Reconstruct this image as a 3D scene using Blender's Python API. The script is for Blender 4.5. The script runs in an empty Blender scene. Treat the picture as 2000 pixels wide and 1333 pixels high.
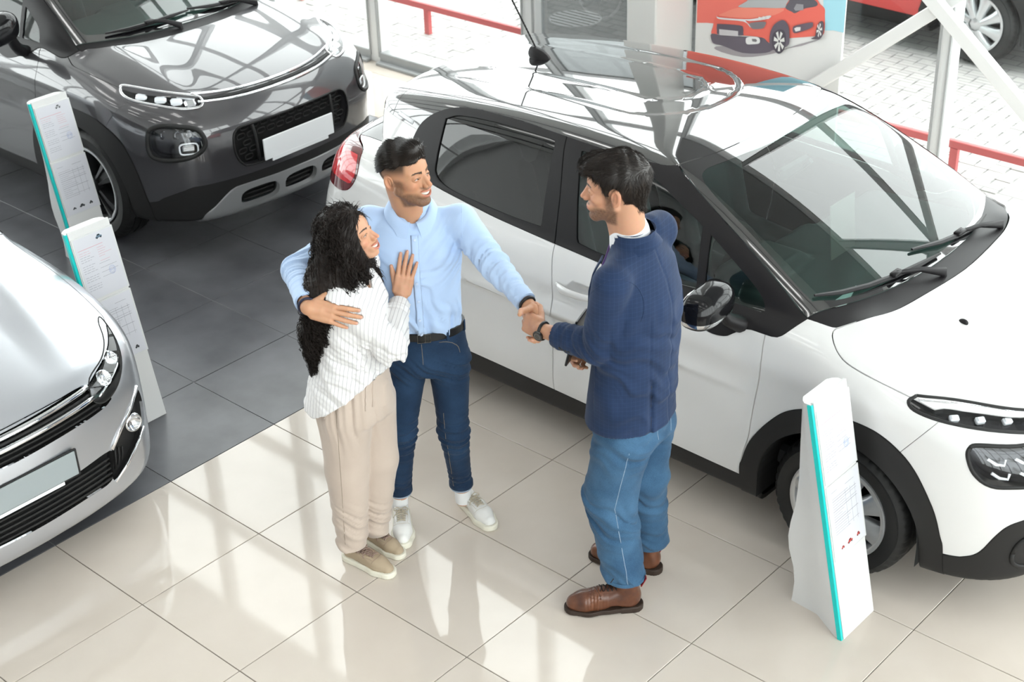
import bpy, bmesh, math, random
import numpy as np
from mathutils import Vector, Matrix
from mathutils.geometry import delaunay_2d_cdt
PI = math.pi
random.seed(7); rng = np.random.default_rng(7)
SC = bpy.context.scene; COL = SC.collection

# ---------------------------------------------------------------- camera
def look_matrix(R, U, Fw, loc):
    m = Matrix.Identity(4)
    for i in range(3): m[i][0] = R[i]; m[i][1] = U[i]; m[i][2] = -Fw[i]; m[i][3] = loc[i]
    return m
cam = bpy.data.cameras.new('camera'); cam_o = bpy.data.objects.new('camera', cam); COL.objects.link(cam_o)
cam.sensor_width = 36; cam.lens = 3022.07*36/2000; cam.clip_start = .1; cam.clip_end = 300
_y, _p, _r = 2.31484103, .521547819, -.0332650089
_f = np.array([math.cos(_y)*math.cos(_p), math.sin(_y)*math.cos(_p), -math.sin(_p)])
_ri = np.array([math.sin(_y), -math.cos(_y), 0]); _u = np.cross(_ri, _f)
CAMR = _ri*math.cos(_r)+_u*math.sin(_r); CAMU = -_ri*math.sin(_r)+_u*math.cos(_r)
cam_o.matrix_world = look_matrix(CAMR, CAMU, _f, (4.96555, -3.129855, 3.916176))
cam.dof.use_dof = True; cam.dof.focus_distance = 6.55; cam.dof.aperture_fstop = 4.0
SC.camera = cam_o

# ---------------------------------------------------------------- world, light, exposure
SC.view_settings.view_transform = 'Standard'; SC.view_settings.look = 'None'
SC.view_settings.gamma = 1; SC.view_settings.use_curve_mapping = False
SC.view_settings.exposure = -0.42
world = bpy.data.worlds.new('world'); SC.world = world; world.use_nodes = True
_bg = world.node_tree.nodes['Background']; _bg.inputs[0].default_value = (1, .998, .995, 1); _bg.inputs[1].default_value = 8.0

# ---------------------------------------------------------------- object helpers
def tag(o, label=None, cat=None, group=None, kind=None):
    if label: o['label'] = label
    if cat: o['category'] = cat
    if group: o['group'] = group
    if kind: o['kind'] = kind
    return o
def empty(name, loc=(0, 0, 0), rz=0):
    o = bpy.data.objects.new(name, None); COL.objects.link(o); o.location = loc; o.rotation_euler = (0, 0, rz)
    o.empty_display_size = .1
    return o
def mesh_from(name, V, Fc, mat=None, N=None, smooth=True, parent=None, vcol=None):
    me = bpy.data.meshes.new(name)
    V = np.asarray(V, float)
    if isinstance(Fc, np.ndarray):
        k = Fc.shape[1]
        me.vertices.add(len(V)); me.vertices.foreach_set('co', V.ravel())
        me.loops.add(Fc.size); me.loops.foreach_set('vertex_index', Fc.ravel().astype(np.int32))
        me.polygons.add(len(Fc)); me.polygons.foreach_set('loop_start', np.arange(0, Fc.size, k, dtype=np.int32))
        me.update(calc_edges=True)
    else:
        me.from_pydata([tuple(v) for v in V], [], [tuple(f) for f in Fc])
    if smooth: me.shade_smooth()
    if N is not None:
        me.validate()
        if len(me.vertices) == len(N): me.normals_split_custom_set_from_vertices(np.asarray(N, float).tolist())
    if vcol is not None:
        a = me.color_attributes.new('tint', 'FLOAT_COLOR', 'POINT')
        a.data.foreach_set('color', np.concatenate([vcol, np.ones((len(V), 1))], 1).ravel().astype(np.float32))
    o = bpy.data.objects.new(name, me); COL.objects.link(o)
    if mat is not None:
        for m_ in (mat if isinstance(mat, (list, tuple)) else [mat]): me.materials.append(m_)
    if parent is not None: o.parent = parent
    return o
def copy_tree(o, parent=None):
    c = o.copy(); COL.objects.link(c)
    if parent is not None: c.parent = parent
    for ch in list(o.children): copy_tree(ch, c)
    return c

class MB:
    def __init__(s): s.v = []; s.f = []
    def add(s, V, Fc):
        n = len(s.v); s.v += [tuple(p) for p in V]; s.f += [tuple(i+n for i in f) for f in Fc]; return s
    def box(s, c, d, R=None, bev=0):
        x, y, z = [a/2 for a in d]
        if bev:
            b = bev; V = []
            # box with bevelled edges: 24 verts
            for sx in (-1, 1):
                for sy in (-1, 1):
                    for sz in (-1, 1):
                        V += [(sx*x, sy*(y-b), sz*(z-b)), (sx*(x-b), sy*y, sz*(z-b)), (sx*(x-b), sy*(y-b), sz*z)]
            bm = bmesh.new()
            for p in V: bm.verts.new(p)
            bmesh.ops.convex_hull(bm, input=bm.verts[:]); bm.verts.index_update()
            V = [v.co[:] for v in bm.verts]; Fc = [[v.index for v in f.verts] for f in bm.faces]; bm.free()
        else:
            V = [(i*x, j*y, k*z) for i in (-1, 1) for j in (-1, 1) for k in (-1, 1)]
            Fc = [(0, 1, 3, 2), (4, 6, 7, 5), (0, 4, 5, 1), (2, 3, 7, 6), (0, 2, 6, 4), (1, 5, 7, 3)]
        V = np.array(V)
        if R is not None: V = V@np.array(R).T
        return s.add(V+np.array(c), Fc)
    def tube(s, path, r, n=8, cap=True, flat=1.0, up=None):
        P = np.array(path, float); k = len(P); r = np.broadcast_to(np.array(r, float), (k,))
        T = nrm(np.gradient(P, axis=0)); u = np.array(up if up is not None else (0, 0, 1.)); V = []
        if up is None and abs(T[0]@u) > .9: u = np.array((1., 0, 0))
        for i in range(k):
            a = np.cross(T[i], u); a = a/max(np.linalg.norm(a), 1e-6); b = np.cross(a, T[i])
            if up is None: u = b
            for j in range(n):
                w = 2*PI*j/n; V.append(P[i]+r[i]*(math.cos(w)*a+flat*math.sin(w)*b))
        Fc = [(i*n+j, i*n+(j+1) % n, (i+1)*n+(j+1) % n, (i+1)*n+j) for i in range(k-1) for j in range(n)]
        if cap: Fc += [tuple(range(n))[::-1], tuple((k-1)*n+j for j in range(n))]
        return s.add(V, Fc)
    def lathe(s, prof, n=32, axis='z', c=(0, 0, 0), closed=False):
        V = []; k = len(prof)
        for i in range(n):
            w = 2*PI*i/n
            for (r, h) in prof:
                p = (r*math.cos(w), r*math.sin(w), h)
                if axis == 'y': p = (p[0], p[2], -p[1])
                if axis == 'x': p = (p[2], p[0], p[1])
                V.append((p[0]+c[0], p[1]+c[1], p[2]+c[2]))
        kk = k if closed else k-1
        Fc = [(i*k+j, ((i+1) % n)*k+j, ((i+1) % n)*k+(j+1) % k, i*k+(j+1) % k) for i in range(n) for j in range(kk)]
        return s.add(V, Fc)
    def prism(s, out, h0, h1, M4=None, bev=0):
        """outline (x,y) extruded from h0 to h1"""
        out = np.array(out, float); n = len(out)
        V = [(x, y, h0) for x, y in out]+[(x, y, h1) for x, y in out]
        Fc = [tuple(range(n))[::-1], tuple(range(n, 2*n))]+[(i, (i+1) % n, n+(i+1) % n, n+i) for i in range(n)]
        V = np.array(V)
        if M4 is not None: V = V@np.array(M4)[:3, :3].T+np.array(M4)[:3, 3]
        return s.add(V, Fc)
    def build(s, name, mat, parent=None, smooth=False, angle=None):
        me = bpy.data.meshes.new(name); me.from_pydata(s.v, [], s.f); me.update()
        bm = bmesh.new(); bm.from_mesh(me); bmesh.ops.recalc_face_normals(bm, faces=bm.faces[:])
        if angle is not None:
            for e in bm.edges:
                if len(e.link_faces) == 2 and e.calc_face_angle(0) > angle: e.smooth = False
            smooth = True
        bm.to_mesh(me); bm.free()
        if smooth:
            for p in me.polygons: p.use_smooth = True
        me.materials.append(mat)
        o = bpy.data.objects.new(name, me); COL.objects.link(o)
        if parent is not None: o.parent = parent
        return o
def frame(o, ex, ey, ez):
    m = np.eye(4); m[:3, 0] = ex; m[:3, 1] = ey; m[:3, 2] = ez; m[:3, 3] = o; return m
# ---------------------------------------------------------------- materials
MAT = {}
def mat(name, col=(.8, .8, .8), rough=.5, metal=0, coat=0, spec=.5, emis=None, es=0, alpha=None, sheen=0, sss=0, trans=0, ior=1.45):
    m = bpy.data.materials.new(name); m.use_nodes = True
    b = m.node_tree.nodes['Principled BSDF']
    b.inputs['Base Color'].default_value = (*col, 1); b.inputs['Roughness'].default_value = rough
    b.inputs['Metallic'].default_value = metal; b.inputs['Coat Weight'].default_value = coat
    b.inputs['Coat Roughness'].default_value = .02; b.inputs['Specular IOR Level'].default_value = spec
    b.inputs['IOR'].default_value = ior
    if sheen: b.inputs['Sheen Weight'].default_value = sheen
    if sss: b.inputs['Subsurface Weight'].default_value = sss; b.inputs['Subsurface Radius'].default_value = (.012, .005, .003); b.inputs['Subsurface Scale'].default_value = 1
    if trans: b.inputs['Transmission Weight'].default_value = trans
    if emis: b.inputs['Emission Color'].default_value = (*emis, 1); b.inputs['Emission Strength'].default_value = es
    MAT[name] = m; return m
def nodes(m): return m.node_tree.nodes, m.node_tree.links, m.node_tree.nodes['Principled BSDF']
def N_(m, t, **kw):
    n = m.node_tree.nodes.new(t)
    for k, v in kw.items():
        if hasattr(n, k): setattr(n, k, v)
        else: n.inputs[k].default_value = v
    return n
def noise_bump(m, scale, strength, dist=.002, detail=3, coord='Object'):
    ns, ln, b = nodes(m)
    tc = N_(m, 'ShaderNodeTexCoord'); nz = N_(m, 'ShaderNodeTexNoise', Scale=scale, Detail=detail)
    bp = N_(m, 'ShaderNodeBump', Strength=strength, Distance=dist)
    ln.new(tc.outputs[coord], nz.inputs['Vector']); ln.new(nz.outputs['Fac'], bp.inputs['Height']); ln.new(bp.outputs[0], b.inputs['Normal'])
    return nz
def noise_color(m, c1, c2, scale=4, detail=4, lo=.35, hi=.65, coord='Object'):
    ns, ln, b = nodes(m)
    tc = N_(m, 'ShaderNodeTexCoord'); nz = N_(m, 'ShaderNodeTexNoise', Scale=scale, Detail=detail)
    cr = N_(m, 'ShaderNodeValToRGB'); e = cr.color_ramp.elements
    e[0].position = lo; e[0].color = (*c1, 1); e[1].position = hi; e[1].color = (*c2, 1)
    ln.new(tc.outputs[coord], nz.inputs['Vector']); ln.new(nz.outputs['Fac'], cr.inputs[0]); ln.new(cr.outputs[0], b.inputs['Base Color'])
    return cr
def glassmat(name, tint, refl_rough=.0, ior=1.5, add=0.0):
    """thin pane: tinted see-through plus fresnel reflection"""
    m = bpy.data.materials.new(name); m.use_nodes = True; nt = m.node_tree; nt.nodes.clear()
    o = nt.nodes.new('ShaderNodeOutputMaterial'); mx = nt.nodes.new('ShaderNodeMixShader')
    t = nt.nodes.new('ShaderNodeBsdfTransparent'); t.inputs[0].default_value = (*tint, 1)
    g = nt.nodes.new('ShaderNodeBsdfGlossy'); g.inputs['Roughness'].default_value = refl_rough; g.inputs[0].default_value = (1, 1, 1, 1)
    fr = nt.nodes.new('ShaderNodeFresnel'); fr.inputs[0].default_value = ior
    ma = nt.nodes.new('ShaderNodeMath'); ma.operation = 'ADD'; ma.inputs[1].default_value = add; ma.use_clamp = True
    ge = nt.nodes.new('ShaderNodeNewGeometry'); inv = nt.nodes.new('ShaderNodeMath'); inv.operation = 'SUBTRACT'; inv.inputs[0].default_value = 1
    mu = nt.nodes.new('ShaderNodeMath'); mu.operation = 'MULTIPLY'
    nt.links.new(fr.outputs[0], ma.inputs[0]); nt.links.new(ge.outputs['Backfacing'], inv.inputs[1]); nt.links.new(ma.outputs[0], mu.inputs[0]); nt.links.new(inv.outputs[0], mu.inputs[1]); nt.links.new(mu.outputs[0], mx.inputs[0])
    nt.links.new(t.outputs[0], mx.inputs[1]); nt.links.new(g.outputs[0], mx.inputs[2]); nt.links.new(mx.outputs[0], o.inputs[0])
    MAT[name] = m; return m
mat('white_paint', (.68, .675, .67), .35, coat=1)
mat('black_gloss', (.006, .006, .007), .05, coat=1, ior=1.9)
mat('grey_paint', (.055, .053, .058), .32, metal=.35, coat=1)
mat('silver_paint', (.50, .515, .55), .30, metal=.75, coat=1)
mat('matte_black', (.011, .010, .011), .42, spec=.3); mat('plastic_dark', (.017, .0165, .0165), .5, spec=.3)
noise_bump(MAT['plastic_dark'], 900, .25, .0005)
mat('black_void', (.004, .004, .004), .9)
mat('seal', (.01, .01, .01), .6)
mat('chrome', (.85, .86, .88), .06, metal=1); mat('satin_chrome', (.6, .6, .61), .25, metal=1)
mat('rim_silver', (.58, .59, .60), .28, metal=.7, coat=.5); mat('rim_dark', (.03, .03, .032), .3, metal=.5)
mat('tyre', (.012, .012, .012), .6); noise_bump(MAT['tyre'], 300, .2, .001)
mat('lamp_house', (.045, .045, .05), .18, metal=.7); mat('lamp_led', (.85, .87, .9), .12, coat=.6)
mat('lamp_reflector', (.75, .76, .78), .12, metal=1)
mat('red_lens', (.55, .004, .012), .12, coat=1); mat('red_dark', (.10, .002, .004), .12, coat=1)
mat('amber', (.75, .25, .03), .2)
mat('dash', (.035, .045, .046), .6); mat('seat_cloth', (.05, .06, .065), .85, sheen=.3); mat('cabin', (.02, .022, .024), .8)
mat('plate_white', (.80, .82, .84), .4); mat('plate_grey', (.30, .335, .345), .4); mat('skid_silver', (.42, .425, .43), .35, metal=.6)
glassmat('screen_glass', (.42, .56, .52), ior=1.8); glassmat('side_glass', (.38, .47, .45), ior=1.55); glassmat('privacy_glass', (.035, .04, .04), ior=1.6)
glassmat('lamp_glass', (.93, .94, .95)); glassmat('wall_glass', (.93, .96, .955), ior=1.35)
MAT['black_gloss'].node_tree.nodes['Principled BSDF'].inputs['Coat IOR'].default_value = 1.75
MAT['grey_paint'].node_tree.nodes['Principled BSDF'].inputs['Coat IOR'].default_value = 1.75

mat('mirror_black', (.006, .006, .007), .12, coat=.25, spec=.3)
mat('card_grey', (.16, .15, .14), .5)

mat('red_paint', (.50, .03, .025), .35, coat=1)
# ---------------------------------------------------------------- numeric helpers
def spl(xs, ys, n=1500):
    """natural cubic spline as a dense lookup"""
    xs = np.array(xs, float); ys = np.array(ys, float)
    N = len(xs); h = np.diff(xs)
    A = np.zeros((N, N)); r = np.zeros(N); A[0, 0] = A[-1, -1] = 1
    for i in range(1, N-1):
        A[i, i-1] = h[i-1]; A[i, i] = 2*(h[i-1]+h[i]); A[i, i+1] = h[i]
        r[i] = 3*((ys[i+1]-ys[i])/h[i]-(ys[i]-ys[i-1])/h[i-1])
    c = np.linalg.solve(A, r)
    t = np.linspace(xs[0], xs[-1], n)
    k = np.clip(np.searchsorted(xs, t, 'right')-1, 0, N-2)
    d = (c[k+1]-c[k])/(3*h[k]); b = (ys[k+1]-ys[k])/h[k]-h[k]*(2*c[k]+c[k+1])/3
    u = t-xs[k]
    v = ys[k]+b*u+c[k]*u*u+d*u**3
    return lambda x: np.interp(x, t, v)

def smax(a, b, k):
    h = np.maximum(k-np.abs(a-b), 0)/k
    return np.maximum(a, b)+h*h*h*k/6
def smin(a, b, k): return -smax(-a, -b, k)
def sstep(a, b, x):
    t = np.clip((x-a)/(b-a), 0, 1); return t*t*(3-2*t)
def grad(F, P, e=.002):
    g = np.empty_like(P)
    for i in range(3):
        d = np.zeros(3); d[i] = e
        g[:, i] = (F(P+d)-F(P-d))/(2*e)
    return g
def nrm(v): return v/np.maximum(np.linalg.norm(v, axis=-1, keepdims=True), 1e-9)

CORN = np.array([[i, j, k] for i in (0, 1) for j in (0, 1) for k in (0, 1)])
EDG = [(a, b) for a in range(8) for b in range(a+1, 8) if np.abs(CORN[a]-CORN[b]).sum() == 1]
def surfnet(F, lo, hi, h, proj=2, e=.002, normals=True, lip=.012):
    lo = np.array(lo, float); n = np.ceil((np.array(hi)-lo)/h).astype(int)+1
    ax = [lo[i]+h*np.arange(n[i]) for i in range(3)]
    B = 4; nb = (n+B-1)//B; cen = [lo[i]+h*(B*np.arange(nb[i])+(B-1)/2) for i in range(3)]
    G = np.stack(np.meshgrid(*cen, indexing='ij'), -1); cv = F(G.reshape(-1, 3)).reshape(G.shape[:3])
    act = np.abs(cv) < h*B*1.25+lip
    S = np.repeat(np.repeat(np.repeat(cv, B, 0), B, 1), B, 2).astype(np.float32)
    ia = np.argwhere(act); off = np.stack(np.meshgrid(*[np.arange(B)]*3, indexing='ij'), -1).reshape(-1, 3)
    for k in range(0, len(ia), 4000):
        id_ = (ia[k:k+4000, None]*B+off[None]).reshape(-1, 3); S[tuple(id_.T)] = F(lo+h*id_)
    S = S[:n[0], :n[1], :n[2]]
    I = S < 0
    c = np.zeros(n-1, int)
    for o in CORN: c += I[o[0]:n[0]-1+o[0], o[1]:n[1]-1+o[1], o[2]:n[2]-1+o[2]]
    cells = np.argwhere((c > 0) & (c < 8))
    idx = -np.ones(n-1, int); idx[tuple(cells.T)] = np.arange(len(cells))
    vals = np.stack([S[tuple((cells+o).T)] for o in CORN], 1).astype(float)
    acc = np.zeros((len(cells), 3)); cnt = np.zeros(len(cells))
    for a, b in EDG:
        va, vb = vals[:, a], vals[:, b]; m = (va < 0) != (vb < 0)
        t = np.where(m, va/np.where(m, va-vb, 1), 0)[:, None]
        acc += np.where(m[:, None], CORN[a]+(CORN[b]-CORN[a])*t, 0); cnt += m
    V = lo+h*(cells+acc/cnt[:, None])
    for _ in range(proj):
        g = grad(F, V, e); f = F(V); g2 = np.maximum((g*g).sum(1), 1e-3)
        st = g*(f/g2)[:, None]; L = np.linalg.norm(st, axis=1, keepdims=True)
        V = V-st*np.minimum(1, .5*h/np.maximum(L, 1e-9))
    quads = []
    for d in range(3):
        u, w = (d+1) % 3, (d+2) % 3
        sl0 = [slice(1, n[k]-1) for k in range(3)]; sl0[d] = slice(0, n[d]-1)
        sl1 = list(sl0); sl1[d] = slice(1, n[d])
        A_ = I[tuple(sl0)]; B_ = I[tuple(sl1)]
        e_ = np.argwhere(A_ != B_)
        inside = A_[tuple(e_.T)]
        base = e_.copy(); base[:, u] += 1; base[:, w] += 1
        def cell(du, dw):
            q = base.copy(); q[:, u] -= du; q[:, w] -= dw; return idx[tuple(q.T)]
        q = np.stack([cell(1, 1), cell(0, 1), cell(0, 0), cell(1, 0)], 1)
        q[~inside] = q[~inside][:, ::-1]
        quads.append(q)
    Q = np.concatenate(quads)
    N = nrm(grad(F, V, e)) if normals else None
    return V, Q, N

def q2t(V, Q):
    d1 = np.linalg.norm(V[Q[:, 0]]-V[Q[:, 2]], axis=1); d2 = np.linalg.norm(V[Q[:, 1]]-V[Q[:, 3]], axis=1)
    m = d1 < d2
    A = Q[m]; B = Q[~m]
    return np.concatenate([A[:, [0, 1, 2]], A[:, [0, 2, 3]], B[:, [0, 1, 3]], B[:, [1, 2, 3]]])

class M:      # triangle mesh with exact normals
    def __init__(s, V, T, N): s.V, s.T, s.N = V, T, N
    def copy(s): return M(s.V.copy(), s.T.copy(), s.N.copy())
def compact(V, T, N):
    u, inv = np.unique(T, return_inverse=True)
    return M(V[u], inv.reshape(-1, 3), N[u])
def clip(m, s):
    """keep the part of the mesh where s > 0"""
    V, T, N = m.V, m.T, m.N
    s = np.where(np.abs(s) < 1e-7, 1e-7, s)
    inn = s > 0; k = inn[T].sum(1)
    keep = T[k == 3]; out = [keep]
    T1 = T[k == 1]; T2 = T[k == 2]
    def rot_to(Tm, want):
        p = np.argmax(inn[Tm] == want, axis=1); r = np.arange(len(Tm))
        return np.stack([Tm[r, p], Tm[r, (p+1) % 3], Tm[r, (p+2) % 3]], 1)
    if len(T1): T1 = rot_to(T1, True)
    if len(T2): T2 = rot_to(T2, False)
    ed = np.concatenate([T1[:, [0, 1]], T1[:, [0, 2]], T2[:, [0, 1]], T2[:, [0, 2]]]) if len(T1)+len(T2) else np.zeros((0, 2), int)
    if len(ed):
        es = np.sort(ed, 1); key, inv = np.unique(es, axis=0, return_inverse=True); inv = inv.ravel()
        a, b = key.T; t = (s[a]/(s[a]-s[b]))[:, None]
        nV = V[a]+(V[b]-V[a])*t; nN = nrm(N[a]+(N[b]-N[a])*t)
        i = inv+len(V); n1, n2 = len(T1), len(T2)
        out.append(np.stack([T1[:, 0], i[:n1], i[n1:2*n1]], 1))
        p, q = i[2*n1:2*n1+n2], i[2*n1+n2:]
        out.append(np.stack([p, T2[:, 1], T2[:, 2]], 1)); out.append(np.stack([p, T2[:, 2], q], 1))
        V = np.concatenate([V, nV]); N = np.concatenate([N, nN])
    T = np.concatenate(out)
    if not len(T): return M(V[:0], T, N[:0])
    return compact(V, T, N)
def flange(m, d):
    """turn the open edges of a panel inwards by d"""
    E = np.concatenate([m.T[:, [0, 1]], m.T[:, [1, 2]], m.T[:, [2, 0]]])
    key = E[:, 0]*10**7+E[:, 1]; rk = E[:, 1]*10**7+E[:, 0]
    B = E[~np.isin(key, rk)]
    u, inv = np.unique(B, return_inverse=True); inv = inv.reshape(-1, 2)
    n = len(m.V); V2 = m.V[u]-m.N[u]*d
    a, b = B.T; c, d_ = inv[:, 0]+n, inv[:, 1]+n
    T2 = np.concatenate([np.stack([b, a, c], 1), np.stack([b, c, d_], 1)])
    return np.concatenate([m.V, V2]), np.concatenate([m.T, T2]), np.concatenate([m.N, m.N[u]]), len(m.T)

def curve(pts, closed=True, sub=8, sharp=()):
    """Catmull-Rom through pts; indices in sharp keep a corner"""
    P = np.array(pts, float); n = len(P); out = []
    rng = range(n) if closed else range(n-1)
    for i in rng:
        p1, p2 = P[i], P[(i+1) % n]
        p0 = P[(i-1) % n] if (closed or i > 0) else 2*p1-p2
        p3 = P[(i+2) % n] if (closed or i+2 < n) else 2*p2-p1
        if i in sharp: p0 = 2*p1-p2
        if (i+1) % n in sharp: p3 = 2*p2-p1
        for k in range(sub):
            t = k/sub
            out.append(.5*((2*p1)+(-p0+p2)*t+(2*p0-5*p1+4*p2-p3)*t*t+(-p0+3*p1-3*p2+p3)*t**3))
    if not closed: out.append(P[-1])
    return np.array(out)
def sdpoly(C, Q):
    """signed distance, positive inside the closed outline C"""
    C = np.asarray(C, float); x, y = Q[:, 0], Q[:, 1]
    d = np.full(len(Q), 1e9); ins = np.zeros(len(Q), bool)
    for i in range(len(C)):
        a, b = C[i], C[(i+1) % len(C)]; e = b-a
        L = e@e+1e-12
        t = np.clip(((x-a[0])*e[0]+(y-a[1])*e[1])/L, 0, 1)
        d = np.minimum(d, (x-a[0]-t*e[0])**2+(y-a[1]-t*e[1])**2)
        if a[1] != b[1]:
            c = ((a[1] > y) != (b[1] > y)) & (x < (b[0]-a[0])*(y-a[1])/(b[1]-a[1])+a[0])
            ins ^= c
    d = np.sqrt(d)
    return np.where(ins, d, -d)
def sdline(C, Q):
    """distance to an open polyline"""
    C = np.asarray(C, float); d = np.full(len(Q), 1e9)
    for a, b in zip(C[:-1], C[1:]):
        e = b-a; t = np.clip(((Q-a)@e)/(e@e+1e-12), 0, 1)
        d = np.minimum(d, ((Q-a-t[:, None]*e)**2).sum(1))
    return np.sqrt(d)
# ---------------------------------------------------------------- the three car body surfaces (local x forward from the front axle)
def make_carF(D):
    yl = spl(*D['YL']); taperL = spl(*D['TL']); zl = spl(*D['ZL']); bcr = spl(*D['BC'])
    zr = spl(*D['ZR']); zs = spl(*D['ZS']); fx = spl(*D['FX']); rx = spl(*D['RX'])
    gs = D['G']; tg = spl(*D['TG'])
    def F(P):
        x, y, z = P[:, 0], np.abs(P[:, 1]), P[:, 2]
        y = np.sqrt(y*y+1e-6)
        w = y/D['W']
        # lower body
        side = y-(yl(z)+taperL(x))
        if 'crease' in D: side = side - D['crease'](x, z)
        top = z-(zl(x)-bcr(x)*w**2-.02*w**6)
        if 'bon' in D: top = top - D['bon'](x, y)
        fr = x-(fx(z)-D['fc'][0]*w**2-D['fc'][1]*w**6)
        rr = (rx(z)+D['rc'][0]*w**2+D['rc'][1]*w**6)-x
        L = smax(side, top, D['kS'])
        L = smax(L, fr*.9, D['kF']); L = smax(L, rr*.9, D['kF'])
        L = smax(L, D['zb']-z, .06)
        # cabin
        gy = gs[0]-gs[1]*(z-1.0)-gs[2]*np.maximum(z-1.0, 0)**2+tg(x)
        gside = (y-gy)*.9
        xs_ = x-D['ws']*(1-(y/.65)**2)
        scr = (z-zs(xs_))*.85
        roof = z-(zr(x)-D['rcw']*(y/.55)**2)
        xr = D['rg'][0]-x-D['rg'][2]*(z-D['rg'][3])-.10*(y/.6)**2
        rg = xr*D['rg'][1]
        G = smax(scr, roof, D['kW']); G = smax(G, rg, .06); G = smax(G, gside, D['kG'])
        G = smax(G, .7-z, .02)
        return smin(L, G, D['kB'])
    return F

WC = dict(W=.875,
    YL=([.1, .2, .3, .42, .56, .68, .80, .90, .98, 1.06, 1.2], [.80, .825, .848, .864, .874, .873, .868, .856, .836, .80, .72]),
    TL=([-3.3, -3.0, -2.6, -2.0, -1.2, -.6, 0, .35, .6, .85], [-.16, -.085, -.03, -.005, 0, 0, 0, -.012, -.045, -.10]),
    ZL=([-3.3, -2.6, -1.8, -.6, -.2, 0, .2, .4, .55, .68, .8, 1.0], [1.10, 1.09, 1.055, 1.05, 1.045, 1.025, .985, .93, .885, .83, .755, .60]),
    BC=([-3.3, -1.0, -.2, .3, .8], [.04, .04, .06, .09, .10]),
    ZR=([-3.2, -2.7, -2.3, -1.9, -1.5, -1.2, -.9, -.5, 0], [1.25, 1.365, 1.425, 1.460, 1.474, 1.465, 1.435, 1.36, 1.2]),
    ZS=([-2.0, -1.2, -.97, -.56, -.15, .2, .6], [1.68, 1.445, 1.371, 1.205, 1.0, .81, .60]),
    FX=([.1, .2, .32, .45, .58, .7, .8, .9, 1.0], [.72, .775, .80, .815, .82, .805, .775, .72, .64]),
    RX=([.1, .3, .5, .7, .85, 1.0, 1.15], [-3.08, -3.14, -3.16, -3.15, -3.10, -3.05, -3.0]),
    fc=(.12, .22), rc=(.09, .16), kS=.13, kF=.20, zb=.17, G=(.80, .36, .35),
    TG=([-3.2, -2.6, -2.0, -1.4, -.8, -.2, .2], [-.20, -.075, -.025, 0, -.02, -.07, -.12]),
    ws=.16, rcw=.055, rg=(-2.68, .85, .55, 1.36), kW=.05, kG=.09, kB=.035)
def wc_crease(x, z):
    # soft feature swell along the doors and the shallow scallop low down
    return .010*np.exp(-((z-.84)/.055)**2)*sstep(-3.0, -2.4, x)*(1-sstep(.1, .5, x)) - .010*np.exp(-((z-.52)/.10)**2)*sstep(-2.1, -1.7, x)*(1-sstep(-.75, -.45, x))
def wc_bon(x, y):
    # two raised edges of the bonnet running to the lamps
    c = .50+.10*sstep(.6, -.1, x)
    return .022*np.exp(-((y-c)/.11)**2)*sstep(.72, .4, x)*sstep(-.25, .0, x)
WC['crease'] = wc_crease; WC['bon'] = wc_bon
GC = dict(WC); GC.update(W=.878,
    YL=([.1, .2, .32, .45, .6, .75, .9, 1.0, 1.1, 1.2], [.80, .83, .862, .874, .878, .876, .864, .845, .81, .75]),
    TL=([-3.5, -3.2, -2.8, -2.0, -1.2, -.6, 0, .35, .6, .9], [-.12, -.07, -.03, -.005, 0, 0, 0, -.010, -.035, -.08]),
    ZL=([-3.5, -2.6, -1.8, -.6, -.2, 0, .2, .4, .55, .68, .80, 1.0], [1.14, 1.13, 1.12, 1.10, 1.105, 1.09, 1.06, 1.015, .97, .92, .855, .70]),
    BC=([-3.3, -1.0, -.2, .3, .8], [.04, .04, .07, .11, .13]),
    ZR=([-3.4, -3.0, -2.3, -1.9, -1.5, -1.2, -.9, -.5, 0], [1.50, 1.53, 1.58, 1.60, 1.605, 1.595, 1.56, 1.46, 1.2]),
    ZS=([-2.0, -1.2, -.9, -.5, -.1, .2, .6], [1.86, 1.62, 1.51, 1.31, 1.08, .90, .65]),
    FX=([.1, .2, .32, .45, .6, .75, .88, .98, 1.1], [.76, .81, .84, .855, .86, .845, .80, .73, .62]),
    RX=([.1, .3, .5, .7, .85, 1.0, 1.15], [-3.20, -3.26, -3.28, -3.27, -3.24, -3.20, -3.16]),
    fc=(.15, .26), kS=.20, zb=.235, G=(.815, .28, .22), rg=(-3.0, .85, .40, 1.5))
def gc_bon(x, y):
    return .018*np.exp(-((y-.56)/.11)**2)*sstep(.75, .45, x)*sstep(-.25, .0, x)
def gc_crease(x, z):
    return .008*np.exp(-((z-.90)/.05)**2)*sstep(-2.6, -2.2, x)
GC['bon'] = gc_bon; GC['crease'] = gc_crease
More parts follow.
